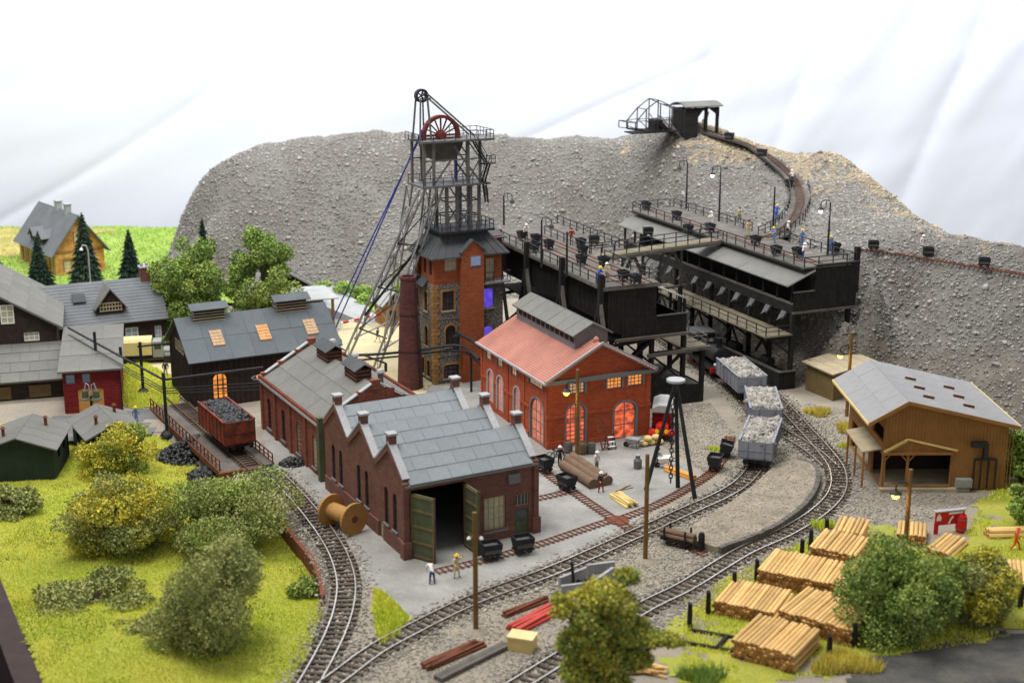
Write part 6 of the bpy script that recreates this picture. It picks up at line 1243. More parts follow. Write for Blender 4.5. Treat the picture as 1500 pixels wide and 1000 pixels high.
# ---- locomotive under the gantry
p, a = along(TB, G(1036, 541)); t = thing('locomotive', 'black steam locomotive with red buffer beam under the gantry', 'locomotive', Vector((p.x, p.y, .27)), a + math.pi if math.cos(a) > 0 else a)
if True:
    d_ = Vector((math.cos(t.rotation_euler.z), math.sin(t.rotation_euler.z))); s = -1 if d_.y > 0 else 1   # +x local * s points to the camera
    mb = MB(); mb.box(-4.2, 4.2, -1.3, 1.3, .9, 1.25); mb.build('frame', 'black', t)
    mb = MB(); mb.cyl((s * 4.0, 0, 2.35), (s * -1.2, 0, 2.35), .95, n=20); bo = mb.build('boiler', 'black', t, smooth=False); mb = MB(); mb.cyl((s * 4.0, 0, 2.35), (s * 4.12, 0, 2.35), .85, n=20); mb.build('smokebox_door', 'iron', bo)
    mb = MB(); mb.lathe((s * 3.2, 0, 3.2), [(.34, 0), (.28, .4), (.3, 1.0), (.42, 1.1)], 12); mb.build('funnel', 'black', bo); mb = MB(); mb.lathe((s * 1.2, 0, 3.1), [(.5, 0), (.5, .4), (.3, .65), (.02, .7)], 12); mb.build('dome', 'black', bo)
    mb = MB(); mb.box(min(s * -1.2, s * -3.8), max(s * -1.2, s * -3.8), -1.35, 1.35, 1.25, 3.7); cb = mb.build('cab', 'black', t); mb = MB(); mb.box(min(s * -1.0, s * -4.0), max(s * -1.0, s * -4.0), -1.5, 1.5, 3.7, 3.85); mb.build('cab_roof', 'felt_dark', cb)
    mb = MB(); mb.box(min(s * 4.2, s * 4.35), max(s * 4.2, s * 4.35), -1.35, 1.35, .7, 1.25); bb = mb.build('buffer_beam', 'red', t)
    for y in (-.85, .85): mb = MB(); mb.cyl((s * 4.3, y, 1.05), (s * 4.8, y, 1.05), .12, n=8); mb.cyl((s * 4.8, y, 1.05), (s * 4.88, y, 1.05), .26, n=12); mb.build('buffer', 'black', t); mb = MB(); mb.cyl((s * 4.3, y, 1.6), (s * 4.5, y, 1.6), .16, n=10); mb.build('lamp', 'white', t)
    for x in (-2.8, -.8, 1.2, 3): wheelset(t, x, r=.6, m='wheel_red')
# ---- tipping skips
def skip_proto():
    t = thing('tipping_skip', 'skip', 'skip'); mb = MB(); L, th = .72, .06; prof = [(-.62, 1.3), (-.58, .95), (-.28, .45), (.28, .45), (.58, .95), (.62, 1.3)]; inn = [(a * .88, b + .07 if b < 1.2 else b) for a, b in prof]
    n = len(prof)
    for k in range(n - 1):
        (a0, b0), (a1, b1) = prof[k], prof[k + 1]; (c0, d0), (c1, d1) = inn[k], inn[k + 1]; mb.hexa([(-L, a0, b0), (-L, a1, b1), (-L, c1, d1), (-L, c0, d0), (L, a0, b0), (L, a1, b1), (L, c1, d1), (L, c0, d0)])
    for x in (-L, L): mb.prism(prof, lambda a, b, q: (q, a, b), x - .03, x + .03)
    mb.build('body', 'cart', t); mb = MB()
    for y in (-.33, .33): mb.box(-.8, .8, y - .05, y + .05, .28, .4)
    for x in (-.6, .6): mb.box(x - .05, x + .05, -.4, .4, .3, .46)
    mb.build('chassis', 'iron', t)
    for x in (-.42, .42):
        for y in (-.37, .37): mb = MB(); mb.cyl((x, y - .04, .2), (x, y + .04, .2), .2, n=10); mb.build('wheel', 'iron', t)
    MB().box(-.66, .66, -.5, .5, .5, 1.0).build('load', 'ash', t)
    return t
proto = skip_proto(); first = [True]; SK = 'black tipping skips of the field railway'
def skip(px, py, z, lab, rz, tilt=0.0, dz=.16):
    sc = 1.02 if z == 0 else .76
    o = proto if first[0] else copy_tree(proto); first[0] = False; o.location = G(px, py, z) + Vector((0, 0, dz)); o.rotation_euler = (tilt, 0, R(rz)); tag(o, lab, 'skip', SK); o.scale = (sc, sc, sc)
skip(797, 692, 0, 'skip on the narrow track at the corner of the red engine house', 125); skip(830, 719, 0, 'skip on the narrow track beside the three big logs', 128)
skip(719, 820, 0, 'left of the two skips in front of the workshop window', 22); skip(766, 811, 0, 'right of the two skips in front of the workshop window', 22)
skip(1047, 689, 0, 'nearer of the two skips on the narrow curve beside the tripod', 70); skip(1060, 669, 0, 'farther of the two skips on the narrow curve beside the tripod', 78, .25)
q8 = lambda x, y: (720 + .24 * x, 260 + .24 * y); qa = lambda x, y: (900 + .28 * x, 120 + .28 * y)
k_ = ['skip on the tipping gantry nearest the stair house', 'second skip from the stair house on the tipping gantry', 'third skip from the stair house on the tipping gantry', 'low skip between the rails behind the first gantry lamp', 'skip at the bend of the tipping gantry railing', 'skip standing right behind the blue workman', 'skip behind the pair of workmen on the tipping gantry', 'skip beside the right railing near the gantry front', 'foremost skip at the front railing of the tipping gantry', 'black skip where the foot bridge leaves the tipping gantry', 'skip at the left end of the foot bridge', 'skip halfway across the foot bridge']
for (x, y), lab in zip([(185, 385), (270, 405), (350, 440), (262, 455), (555, 475), (548, 535), (684, 545), (804, 632), (876, 655), (545, 430), (625, 415), (955, 362)], k_): skip(*q8(x, y), 13.3, lab, 113 if y not in (415, 362) else 8, dz=.12)
k_ = ['skip at the far end of the loading gantry deck', 'second skip from the far end of the loading gantry', 'skip at the railing where the foot bridge arrives', 'skip pushed by the man at the bridge end', 'skip in front of the beige workman on the loading gantry', 'skip in front of the workman in pale blue with yellow helmet', 'skip next to the man in white shirt near the gantry front', 'skip at the right railing under the lit lamp']
for (x, y), lab in zip([(165, 672), (325, 722), (385, 795), (500, 788), (738, 855), (845, 908), (958, 918), (1152, 892)], k_): skip(*qa(x, y), 13.3, lab, 113, dz=.12)
skip(1155, 276, 15.7, 'skip climbing the middle of the curved incline', 100); skip(1116, 231, 18.7, 'lower of the two skips near the top of the heap', 140); skip(1068, 207, 20.8, 'skip just below the tipping hut on the summit', 145)
skip(1279, 369, 13.2, 'skip on the ledge track nearest the gantry end post', -8, dz=.3); skip(1359, 379, 13.2, 'middle skip on the ledge track of the heap', -10, dz=.3); skip(1441, 395, 13.2, 'rightmost skip on the ledge track of the heap', -10, dz=.3)
# ---- log trolley and stump by the platform
t = frame('log_trolley', 'small flat trolley carrying logs between stakes beside the platform', 'trolley', 992, 798, -32, .1); mb = MB(); mb.box(-1.3, 1.3, -.5, .5, .4, .55); mb.build('bed', 'timber_black', t)
for x in (-.9, .9):
    for y in (-.55, .55): mb = MB(); mb.bar((x, y, .4), (x, y, 1.5), .13); mb.build('stake', 'timber_black', t)
    for y in (-.36, .36): mb = MB(); mb.cyl((x * .7, y - .05, .22), (x * .7, y + .05, .22), .22, n=10); mb.build('wheel', 'iron', t)
for y, z in ((-.3, .75), (0, .75), (.3, .75), (-.15, 1.05), (.15, 1.05)): mb = MB(); mb.cyl((-1.5, y, z), (1.5, y, z), .17, n=8); mb.build('log', 'bark_log', t)
mb = MB(); mb.lathe((0, 0, 0), [(.32, 0), (.26, .3), (.27, 1.2), (.2, 1.5), (.05, 1.55)], 9); tag(mb.build('stump', 'timber_black', None, loc=G(1027, 806)), 'dark wooden bollard stump at the platform corner', 'post')
# ---- truck, red lorry
t = frame('truck', 'old truck with cream canvas cover and grey cab', 'truck', 176, 532, 10); mb = MB(); mb.box(0, 3.7, -1, 1, .9, 1.1); mb.box(0, 6.2, -.9, .9, .55, .8); mb.build('chassis', 'iron', t)
mb = MB(); mb.prism([(-1.05, 1.1), (1.05, 1.1), (1.05, 2.6), (.8, 2.95), (-.8, 2.95), (-1.05, 2.6)], lambda a, b, q: (q, a, b), -.1, 3.7); mb.build('canvas_cover', 'cream', t)
mb = MB(); mb.prism([(3.8, .8), (5.0, .8), (5.0, 1.7), (4.75, 2.6), (3.8, 2.6)], lambda a, b, q: (a, q, b), -.98, .98); cb = mb.build('cab', 'grey_paint', t); mb = MB(); mb.box(4.0, 4.75, -1.0, -.985, 1.75, 2.4); mb.build('side_window', 'glass_dark', cb); mb = MB(); mb.hexa([(4.99, -.85, 1.75), (4.99, .85, 1.75), (5.0, .85, 1.75), (5.0, -.85, 1.75), (4.8, -.85, 2.45), (4.8, .85, 2.45), (4.82, .85, 2.45), (4.82, -.85, 2.45)]); mb.build('windscreen', 'glass_dark', cb)
mb = MB(); mb.prism([(-.7, .8), (.7, .8), (.7, 1.5), (.5, 1.7), (-.5, 1.7), (-.7, 1.5)], lambda a, b, q: (q, a, b), 5.0, 6.3); mb.build('bonnet', 'grey_paint', t); mb = MB()
for s in (-1, 1): mb.box(5.1, 6.2, s * .85 - .2, s * .85 + .2, .9, 1.15)
mb.split('mudguard', 'grey_paint', t)
for x in (.9, 5.6):
    for y in (-.9, .9): mb = MB(); mb.cyl((x, y - .15, .45), (x, y + .15, .45), .45, n=14); mb.build('wheel', 'black', t)
for y in (-.6, .6): mb = MB(); mb.cyl((6.3, y, 1.3), (6.42, y, 1.3), .16, n=10); mb.build('headlight', 'white', t)
t = frame('vintage_lorry', 'small red vintage lorry with pale roof behind the tripod', 'lorry', 969, 646, -8); mb = MB(); mb.box(-1, 1, 0, 4.6, .5, .75); mb.build('chassis', 'black', t)
mb = MB(); mb.prism([(-1.1, 2.55), (1.1, 2.55), (1.0, 2.95), (.4, 3.25), (-.4, 3.25), (-1.0, 2.95)], lambda a, b, q: (a, q, b), 1.0, 4.8); mb.build('roof', 'roof_pale', t)
for x in (-.95, .95):
    for y in (1.2, 2.6, 4.4): MB().bar((x, y, .75), (x, y, 2.55), .1).build('roof_post', 'black', t)
mb = MB(); mb.box(-.95, .95, 2.4, 4.6, .75, 1.7); mb.build('body', 'red', t); mb = MB(); mb.prism([(-.6, .7), (.6, .7), (.6, 1.35), (.3, 1.6), (-.3, 1.6), (-.6, 1.35)], lambda a, b, q: (a, q, b), -.3, 1.2); mb.build('bonnet', 'red', t)
for s in (-1, 1): mb = MB(); mb.lathe((s * .85, .1, .7), [(.5, 0), (.5, .15), (.35, .4), (.1, .5)], 10); mb.build('mudguard', 'red', t); mb = MB(); mb.cyl((s * .45, -.42, 1.1), (s * .45, -.3, 1.1), .2, n=12); mb.build('headlight', 'yellow', t)
for x in (-.85, .85):
    for y in (.1, 3.7): mb = MB(); mb.cyl((x - .12, y, .45), (x + .12, y, .45), .45, n=14); mb.build('wheel', 'black', t)
# ================================================================== POLES, LAMPS, PIPES
def pole(px, py, pyt, label, lamp=None, group='wooden poles', z=0.0, r=.19, arms=False):
    top = up(px, py, pyt, z); b = G(px, py, z); h = top.z - z; t = thing('wooden_pole', label, 'pole', b, 0, group); mb = MB(); mb.tube([(0, 0, -.2), (0, 0, h * .5), (-.03, 0, h)], [r, r * .93, r * .85], 9); mb.build('shaft', 'pole_wood', t)
    mb = MB(); mb.lathe((0, 0, -.02), [(.9, 0), (.7, .12), (.25, .3)], 12); mb.build('earth_mound', 'gravel', t)
    if arms:
        for s in (-1, 1): mb = MB(); mb.lathe((s * .42, -.1, h * .78), [(.07, 0), (.15, .04), (.15, .11), (.07, .22), (.02, .25)], 10); mb.build('insulator', 'white', t)
        MB().bar((-.45, -.05, h * .8), (.45, -.05, h * .8), .1).build('cross_arm', 'pole_wood', t)
    if lamp:
        q = Vector((-.55, -.1, (CAM_H - 0) * 0)); zl = up(px, py, lamp, z).z - z; mb = MB(); mb.tube([(-.1, 0, zl + .7), (-.35, -.05, zl + 1.0), (-.8, -.1, zl + 1.0), (-1.05, -.1, zl + .75), (-1.05, -.1, zl + .35)], .06, 6); mb.build('lamp_arm', 'iron', t)
        mb = MB(); mb.lathe((-1.05, -.1, zl + .1), [(.48, 0), (.4, .1), (.12, .3), (.1, .4)], 12); ls = mb.build('lamp_shade', 'iron', t); mb = MB(); mb.ball((-1.05, -.1, zl), .3, 10); mb.build('bulb', 'bulb_yellow', ls)
        l = bpy.data.lights.new('lamp_light', 'POINT'); l.energy = 60; l.color = (1, .75, .3); l.shadow_soft_size = .25; o = bpy.data.objects.new('lamp_light', l); COL.objects.link(o); o.parent = t; o.location = (-1.05, -.3, zl - .45)
    return t
pole(697, 925, 750, 'bare wooden pole with two white insulators in front of the workshop', None, arms=True); pole(945, 822, 665, 'plain wooden pole beside the main track and tripod'); pole(845, 672, 541, 'wooden lamp pole in front of the red engine house', 574); pole(1240, 613, 487, 'wooden lamp pole by the plank hut', 520); pole(1323, 842, 687, 'wooden lamp pole rising behind the big round bush', 724)
def gooseneck(px, py, pyt, z, label, lit=False, side=1, hook=True):
    top = up(px, py, pyt, z); h = top.z - z; t = thing('gantry_lamp', label, 'lamp', G(px, py, z), 0, 'lamp posts on the gantries'); mb = MB(); mb.tube([(0, 0, 0), (0, 0, h * .6), (0, 0, h - .3)], [.14, .11, .09], 7); mb.build('post', 'iron', t)
    if hook:
        mb = MB(); mb.tube([(0, 0, h - .4), (side * .1, 0, h - .05), (side * .6, 0, h), (side * 1.0, 0, h - .25), (side * 1.02, 0, h - .7)], .06, 6); mb.tube([(side * .45, 0, h - .1), (side * .45, 0, h - .8), (side * .8, 0, h - 1.0)], .04, 5); mb.build('arm', 'iron', t)
        mb = MB(); mb.lathe((side * 1.02, 0, h - 1.1), [(.34, 0), (.3, .12), (.1, .35)], 10); sh = mb.build('shade', 'iron', t); mb = MB(); mb.ball((side * 1.02, 0, h - 1.2), .24, 9); mb.build('bulb', 'bulb_white' if lit else 'glass_pale', sh)
        if lit:
            l = bpy.data.lights.new('lamp_light', 'POINT'); l.energy = 90; l.color = (.6, .68, 1); l.shadow_soft_size = .2; o = bpy.data.objects.new('lamp_light', l); COL.objects.link(o); o.parent = t; o.location = (side * 1.02, -.3, h - 1.6)
gooseneck(738, 330, 283, 13.3, 'leftmost gantry lamp rising behind the stair house roof'); gooseneck(793, 392, 318, 13.3, 'lamp post on the left edge of the tipping gantry'); gooseneck(830, 405, 335, 13.3, 'straight dark mast without arm on the tipping gantry edge', hook=False)
gooseneck(1005, 306, 235, 13.3, 'lamp post at the back railing of the loading gantry, left of two', side=-1); gooseneck(1053, 324, 243, 13.3, 'lit lamp post at the back railing of the loading gantry, right of two', True, -1); gooseneck(1132, 340, 270, 13.3, 'straight mast at the start of the curved incline', hook=False); gooseneck(1212, 374, 293, 13.3, 'brightly lit bluish lamp at the front right of the loading gantry', True, -1)
# twin yard lamp and street lamp on the left
t = thing('yard_lamp', 'twin headed green yard lamp beside the garage', 'lamp', G(137, 630, -.5)); mb = MB(); mb.tube([(0, 0, 0), (0, 0, 3.6)], [.16, .12], 8); mb.build('post', 'green_shed', t)
for s in (-1, 1):
    mb = MB(); mb.tube([(0, 0, 3.4), (s * .15, 0, 4.7), (s * .4, 0, 4.9), (s * .55, 0, 4.3)], .06, 6); mb.build('arm', 'coping', t); mb = MB(); mb.lathe((s * .55, 0, 3.2), [(.6, 0), (.55, .12), (.35, .25), (.3, .9), (.12, 1.1)], 12); mb.build('shade', 'door_green', t); mb = MB(); mb.ball((s * .55, 0, 3.12), .14); mb.build('bulb', 'white', t)
t = thing('street_lamp', 'grey street lamp with curved arm behind the long house', 'lamp', G(134, 432)); mb = MB(); mb.tube([(0, 0, 0), (0, 0, 6.2), (-.2, 0, 6.9), (-.7, 0, 7.0), (-.9, 0, 6.6)], .1, 7); mb.build('post', 'steel_light', t); mb = MB(); mb.lathe((-.9, 0, 6.3), [(.25, 0), (.2, .2), (.08, .35)], 9); mb.build('head', 'white', t)
# pipe line on iron posts
t = thing('pipe_line', 'run of thin black pipes on iron posts between the houses and the engine shed', 'pipes'); p0 = up(245, 637, 556, -.4); p1 = up(210, 575, 505); 
for nm, b, tpv in (('post', G(245, 637, -.4), p0 + Vector((0, 0, .7))), ('post', G(210, 575), p1 + Vector((0, 0, .3)))): mb = MB(); mb.tube([b, tpv], .17, 8); mb.lathe(b, [(.7, 0), (.6, .2), (.3, .5)], 10); mb.build(nm, 'iron', t)
for k, (dz, dy) in enumerate(((0, 0), (-.9, .2), (-1.15, -.2), (-1.4, .1))):
    A = Vector((p0.x, p0.y, p0.z + dz)); Bv = atD(100, 480 + 6 * (k > 0) + 4 * k, p0.y + 16); C_ = atD(385, 538 + (17 + 5 * k if k else 0), p0.y + 6); Mv = atD(175, 510 + (6 * k if k else 0), p0.y + 8); mb = MB(); mb.tube([Bv, Bv.lerp(A, .5), A - (A - Bv).normalized() * .3, A + (C_ - A).normalized() * .3, C_], .12 if k == 0 else .045, 6); mb.build('pipe', 'iron', t)
for px, py in ((138, 486), (176, 508)): q = atD(px, py, p0.y + 10); mb = MB(); mb.bar(q, q - Vector((0, 0, 2.0)), .25); mb.build('hanger', 'iron', t)
mb = MB(); q = p1 + Vector((0, 0, -.2)); mb.bar(q - Vector((.3, 0, 0)), q + Vector((3.2, .4, .3)), .16); mb.build('cross_arm', 'iron', t)
t = thing('steam_pipe', 'black steam pipes passing the chimney to the red engine house', 'pipes')
for k, (pts, r) in enumerate((([(500, 521, 150), (560, 518, 150), (612, 513, 148.3), (672, 506, 148), (702, 526, 144)], .16), ([(500, 530, 150), (580, 522, 149), (672, 514, 148), (704, 534, 144)], .12), ([(668, 487, 149.4), (690, 498, 147), (704, 508, 145)], .18))): mb = MB(); mb.tube(smooth_path([atD(*p) for p in pts], 1.0), r, 7); mb.build('pipe', 'iron', t)
mb = MB(); q = atD(668, 492, 149.6); mb.cyl(q, q - Vector((0, 0, 1.6)), .45, .3, 10); mb.build('outlet', 'iron', t); mb = MB(); q = atD(690, 512, 147); mb.tube([q, Vector((q.x, q.y, 0))], .14, 7); mb.build('post', 'iron', t)
mb = MB(); a_, b_ = atD(533, 520, 149), atD(565, 532, 147); mb.bar(a_, b_, .16); mb.bar(b_, b_ - Vector((0, 0, .9)), .3); mb.build('bracket', 'iron', t)
# ================================================================== PEOPLE
POSES = {
 'stand': dict(el=(.17, .0, .63), hd=(.15, -.06, .5), er=(-.17, .0, .63), hr=(-.15, -.05, .5), kl=(.06, -.01, .27), al=(.065, .0, .03), kr=(-.06, -.01, .27), ar=(-.065, .0, .03), lean=0),
 'work': dict(el=(.16, -.1, .66), hd=(.09, -.26, .62), er=(-.16, -.1, .66), hr=(-.09, -.26, .6), kl=(.07, -.04, .27), al=(.08, .02, .03), kr=(-.06, .02, .28), ar=(-.08, .1, .03), lean=.05),
 'walk': dict(el=(.17, .08, .64), hd=(.16, .04, .5), er=(-.17, -.09, .64), hr=(-.14, -.2, .55), kl=(.06, -.12, .29), al=(.06, -.16, .03), kr=(-.06, .02, .27), ar=(-.06, .2, .05), lean=.03),
 'bend': dict(el=(.14, -.32, .56), hd=(.08, -.36, .4), er=(-.14, -.32, .56), hr=(-.08, -.38, .42), kl=(.08, .0, .27), al=(.09, .02, .03), kr=(-.08, .02, .27), ar=(-.09, .06, .03), lean=.26),
 'wave': dict(el=(.24, -.02, .8), hd=(.27, -.06, .97), er=(-.17, -.05, .64), hr=(-.1, -.16, .56), kl=(.09, -.01, .27), al=(.12, .0, .03), kr=(-.08, -.01, .27), ar=(-.11, .0, .03), lean=0)}
PM = {}
def pose_mesh(name):
    if name in PM: return PM[name]
    q = POSES[name]; ln = q['lean']; J = [(0, .02, .5), (0, -ln * .45, .64), (0, -ln, .79 - ln * .35), (0, -ln * 1.1 - .01, .85 - ln * .45), (0, -ln * 1.25 - .02, .93 - ln * .5)]
    sh = lambda s: (s * .105, -ln, .8 - ln * .38)
    J += [sh(1), q['el'], q['hd'], sh(-1), q['er'], q['hr'], (.055, .02, .48), q['kl'], q['al'], (q['al'][0] + .01, q['al'][1] - .07, .02), (-.055, .02, .48), q['kr'], q['ar'], (q['ar'][0] - .01, q['ar'][1] - .07, .02)]
    # fingertips and thumbs, two short chains on each hand
    for h_ in (7, 10):
        x, y, z = J[h_]; J.append((x * .98, y - .02, z - .05)); J.append((x * .8, y - .035, z - .02))
    Ed = [(0, 1), (1, 2), (2, 3), (3, 4), (2, 5), (5, 6), (6, 7), (2, 8), (8, 9), (9, 10), (0, 11), (11, 12), (12, 13), (13, 14), (0, 15), (15, 16), (16, 17), (17, 18), (7, 19), (7, 20), (10, 21), (10, 22)]
    Rd = [.085, .08, .085, .04, .062, .055, .042, .03, .055, .042, .03, .062, .046, .032, .028, .062, .046, .032, .028, .02, .014, .02, .014]
    H = 1.9; me = bpy.data.meshes.new('p'); me.from_pydata([tuple(c * H for c in j) for j in J], Ed, []); o = bpy.data.objects.new('p', me); COL.objects.link(o); md = o.modifiers.new('s', 'SKIN')
    for i, r in enumerate(Rd): me.skin_vertices[0].data[i].radius = (r * H, r * H * (.8 if i in (1, 2) else 1))
    me.skin_vertices[0].data[0].use_root = True; o.modifiers.new('d', 'SUBSURF').levels = 1
    dg = bpy.context.evaluated_depsgraph_get(); out = bpy.data.meshes.new_from_object(o.evaluated_get(dg)); bpy.data.objects.remove(o)
    Jv = [Vector(j) * H for j in J]; cls = {**{e: 0 for e in range(8)}, **{}}
    kind = [0, 0, 2, 2, 0, 0, 0, 0, 0, 0, 1, 1, 1, 3, 1, 1, 1, 3, 2, 2, 2, 2]
    mi = []
    for p in out.polygons:
        c = p.center; best = (9, 0)
        for e, (a, b) in enumerate(Ed):
            A_, B_ = Jv[a], Jv[b]; t_ = max(0, min(1, (c - A_).dot(B_ - A_) / (B_ - A_).length_squared)); d = (c - A_.lerp(B_, t_)).length - Rd[a] * .4
            if d < best[0]: best = (d, kind[e] if not (e in (6, 9) and t_ > .8) else 2)
        mi.append(best[1])
    for k in ('white_cloth', 'denim', 'skin', 'black'): out.materials.append(M[k])
    out.polygons.foreach_set('material_index', mi); out.polygons.foreach_set('use_smooth', [True] * len(mi)); PM[name] = (out, Jv[4].copy(), ln); return PM[name]
HM = {}
def person(px, py, z, label, jacket, trousers, hat, pose='stand', rz=0.0, group=None, dz=.03, s=1.0):
    me, hd, ln = pose_mesh(pose); t = thing('person', label, 'person', G(px, py, z) + Vector((0, 0, dz)), R(rz), group); t.scale = (s, s, s); m2 = me.copy()
    for i, k in enumerate((jacket, trousers, 'skin', 'black')): m2.materials[i] = M[k]
    b = bpy.data.objects.new('body', m2); COL.objects.link(b); b.parent = t
    if hat:
        mb = MB(); mb.lathe(tuple(hd + Vector((0, -.0, .03))), [(.2, .0), (.2, .03), (.145, .04), (.135, .1), (.09, .155), (.01, .175)], 12); mb.build('helmet', hat, t)
    else: mb = MB(); mb.lathe(tuple(hd + Vector((0, .015, .0))), [(.115, -.03), (.13, .05), (.1, .12), (.01, .15)], 10); mb.build('hair', 'timber_dark', t)
person(633, 855, 0, 'man in white shirt and jeans bending in front of the open workshop door', 'white_cloth', 'denim', None, 'bend', 200); person(669, 846, 0, 'person in beige overall and yellow hat by the workshop door', 'beige_cloth', 'beige_cloth', 'yellow', 'wave', 30)
person(820, 682, 0, 'dark dressed man with white helmet standing at the bicycle', 'dark_cloth', 'dark_cloth', 'white', 'stand', 10); person(874, 690, 0, 'man in grey with white helmet behind the big logs', 'white_cloth', 'grey_cloth', 'white', 'stand', 40); person(880, 721, 0, 'man in dark jacket and red trousers raising an arm at the log ends', 'dark_cloth', 'red_cloth', 'white', 'wave', 20)
person(962, 684, 0, 'grey dressed man standing by the tripod', 'grey_cloth', 'grey_cloth', None, 'work', 90); person(497, 515, 0, 'man in blue overall with yellow helmet behind the engine shed', 'blue_cloth', 'blue_cloth', 'yellow', 'stand', 20); person(553, 502, 0, 'dark figure standing between the headframe stays', 'dark_cloth', 'beige_cloth', None, 'walk', 60)
person(200, 622, -.3, 'man in pale blue with yellow helmet on the road beside the garage', 'paleblue_cloth', 'paleblue_cloth', 'yellow', 'stand', 0); person(243, 552, 0, 'dark figure in front of the boiler shed by the road', 'dark_cloth', 'grey_cloth', None, 'walk', 20)
person(1487, 806, 0, 'man in orange work clothes by the log stacks at the right edge', 'orange', 'orange', 'orange', 'walk', 60)
person(877, 417, 13.3, 'workman in bright blue overall on the tipping gantry', 'blue_cloth', 'blue_cloth', 'yellow', 'work', 60); person(889, 412, 13.3, 'man in beige next to the bright blue workman', 'beige_cloth', 'grey_cloth', 'white', 'stand', -40); person(771, 352, 13.3, 'white clad man between the skips near the stair house', 'white_cloth', 'grey_cloth', 'white', 'stand', 0); person(837, 358, 13.3, 'man in brownish red at the bend of the gantry railing', 'red_cloth', 'beige_cloth', None, 'stand', 0)
person(1137, 323, 13.7, 'blue workman with yellow helmet on the curved incline', 'blue_cloth', 'blue_cloth', 'yellow', 'work', 140, dz=.15); person(1134, 356, 13.3, 'workman in pale blue with yellow helmet pushing a skip on the loading gantry', 'paleblue_cloth', 'paleblue_cloth', 'yellow', 'work', -60); person(1153, 347, 13.3, 'man in white and dark trousers at the back railing', 'white_cloth', 'dark_cloth', 'white', 'walk', 60); person(1174, 360, 13.3, 'pale blue workman alone behind the white shirted man', 'paleblue_cloth', 'paleblue_cloth', 'yellow', 'stand', 30); person(1176, 381, 13.3, 'man in white shirt and blue trousers near the front of the loading gantry', 'white_cloth', 'denim', 'white', 'work', 110); person(1216, 370, 13.3, 'pale blue workman under the lit bluish lamp', 'paleblue_cloth', 'paleblue_cloth', 'yellow', 'stand', 0)
person(1096, 346, 13.3, 'beige workman standing where the incline leaves the deck', 'beige_cloth', 'beige_cloth', None, 'stand', 20); person(1043, 332, 13.3, 'man in white leaning on a skip at the bridge end', 'white_cloth', 'white_cloth', 'white', 'work', -70); person(1083, 326, 13.3, 'beige figure at the back railing below the lit lamp', 'beige_cloth', 'grey_cloth', None, 'stand', 0); person(1031, 192, 21.6, 'figure in white inside the tipping hut on the summit', 'white_cloth', 'beige_cloth', 'white', 'stand', 20); person(1160, 271, 15.9, 'white clad man behind the skip on the incline', 'white_cloth', 'dark_cloth', 'white', 'work', 200, dz=.15); person(1351, 372, 13.2, 'lone figure in white beside the middle skip on the ledge', 'white_cloth', 'beige_cloth', 'white', 'stand', 0, dz=.25)
# ================================================================== SMALL THINGS IN THE YARD
V3 = Vector
def beams(name, label, cat, pxs, h, w_, m, n=1, layers=1, group=None, part='beam', rnd=0.0):
    """beams lying between two surveyed ends, each a part"""
    a, b = G(*pxs[0]), G(*pxs[1]); d = (b - a).normalized(); s = V3((-d.y, d.x, 0)); t = thing(name, label, cat, a, 0, group); b = b - a
    for j in range(layers):
        for i in range(n - j):
            o = s * (i * w_ * 1.08 + j * w_ * .5) + V3((0, 0, h * (j + .5) + .03)); k = random.uniform(-.25, .25); mb = MB(); e = s * random.uniform(-rnd, rnd); mb.bar(o + d * k - e, b + o + d * k + e, w_, h); mb.build(part, m, t)
    return t
def logs_between(name, label, cat, ends, r, m, part='log'):
    a0 = G(*ends[0][0]); t = thing(name, label, cat, a0)
    for (p, q) in ends: A, B = G(*p) - a0 + V3((0, 0, r)), G(*q) - a0 + V3((0, 0, r)); mb = MB(); mb.cyl(A, B, r, r * .95, 14); mb.build(part, m, t, smooth=False)
logs_between('big_logs', 'three thick brown logs lying side by side in the yard', 'logs', [((869, 716), (824, 687)), ((880, 713), (830, 680)), ((891, 711), (838, 675))], .46, 'bark_log')
beams('plank_bundle', 'bundle of pale yellow planks behind the plain pole', 'planks', ((892, 728), (918, 744)), .16, .24, 'yellow_plank', 5, 3, None, 'plank', .1)
beams('loose_sticks', 'thin brown sticks lying behind the pale plank bundle', 'sticks', ((902, 722), (926, 713)), .06, .1, 'pole_wood', 3, 1, None, 'stick', .3)
beams('orange_planks', 'orange planks lying between the tripod legs', 'planks', ((973, 690), (1014, 704)), .2, .3, 'orange_plank', 3, 2, None, 'plank', .1)
beams('rail_bundle', 'bundle of rusty rails in front of the main track', 'rails', ((742, 905), (804, 880)), .16, .2, 'rust', 3, 2, None, 'rail', .1)
beams('red_beams', 'red steel beams lying behind the foreground tree', 'beams', ((762, 928), (822, 897)), .22, .34, 'beam_red', 4, 2, None, 'beam', .1)
beams('rail_pile', 'pile of rusty rails at the bottom edge of the picture', 'rails', ((630, 984), (706, 947)), .16, .2, 'rust', 5, 2, None, 'rail', .15)
beams('grey_beam', 'long grey timber beam beside the rusty rail pile', 'beam', ((642, 1000), (742, 950)), .3, .36, 'timber_grey', 2, 1)
t = frame('crate', 'cream coloured square crate beside the red beams', 'crate', 744, 952, -18); mb = MB(); mb.box(-.05, 1.7, 0, 1.2, 0, .92); mb.build('box', 'yellow_plank', t); mb = MB(); mb.box(-.1, 1.75, -.05, 1.25, .92, 1.02); mb.build('lid', 'cream', t)
t = frame('kindling_pile', 'little heap of split yellow logs beneath the foreground tree', 'logs', 945, 984, 0)
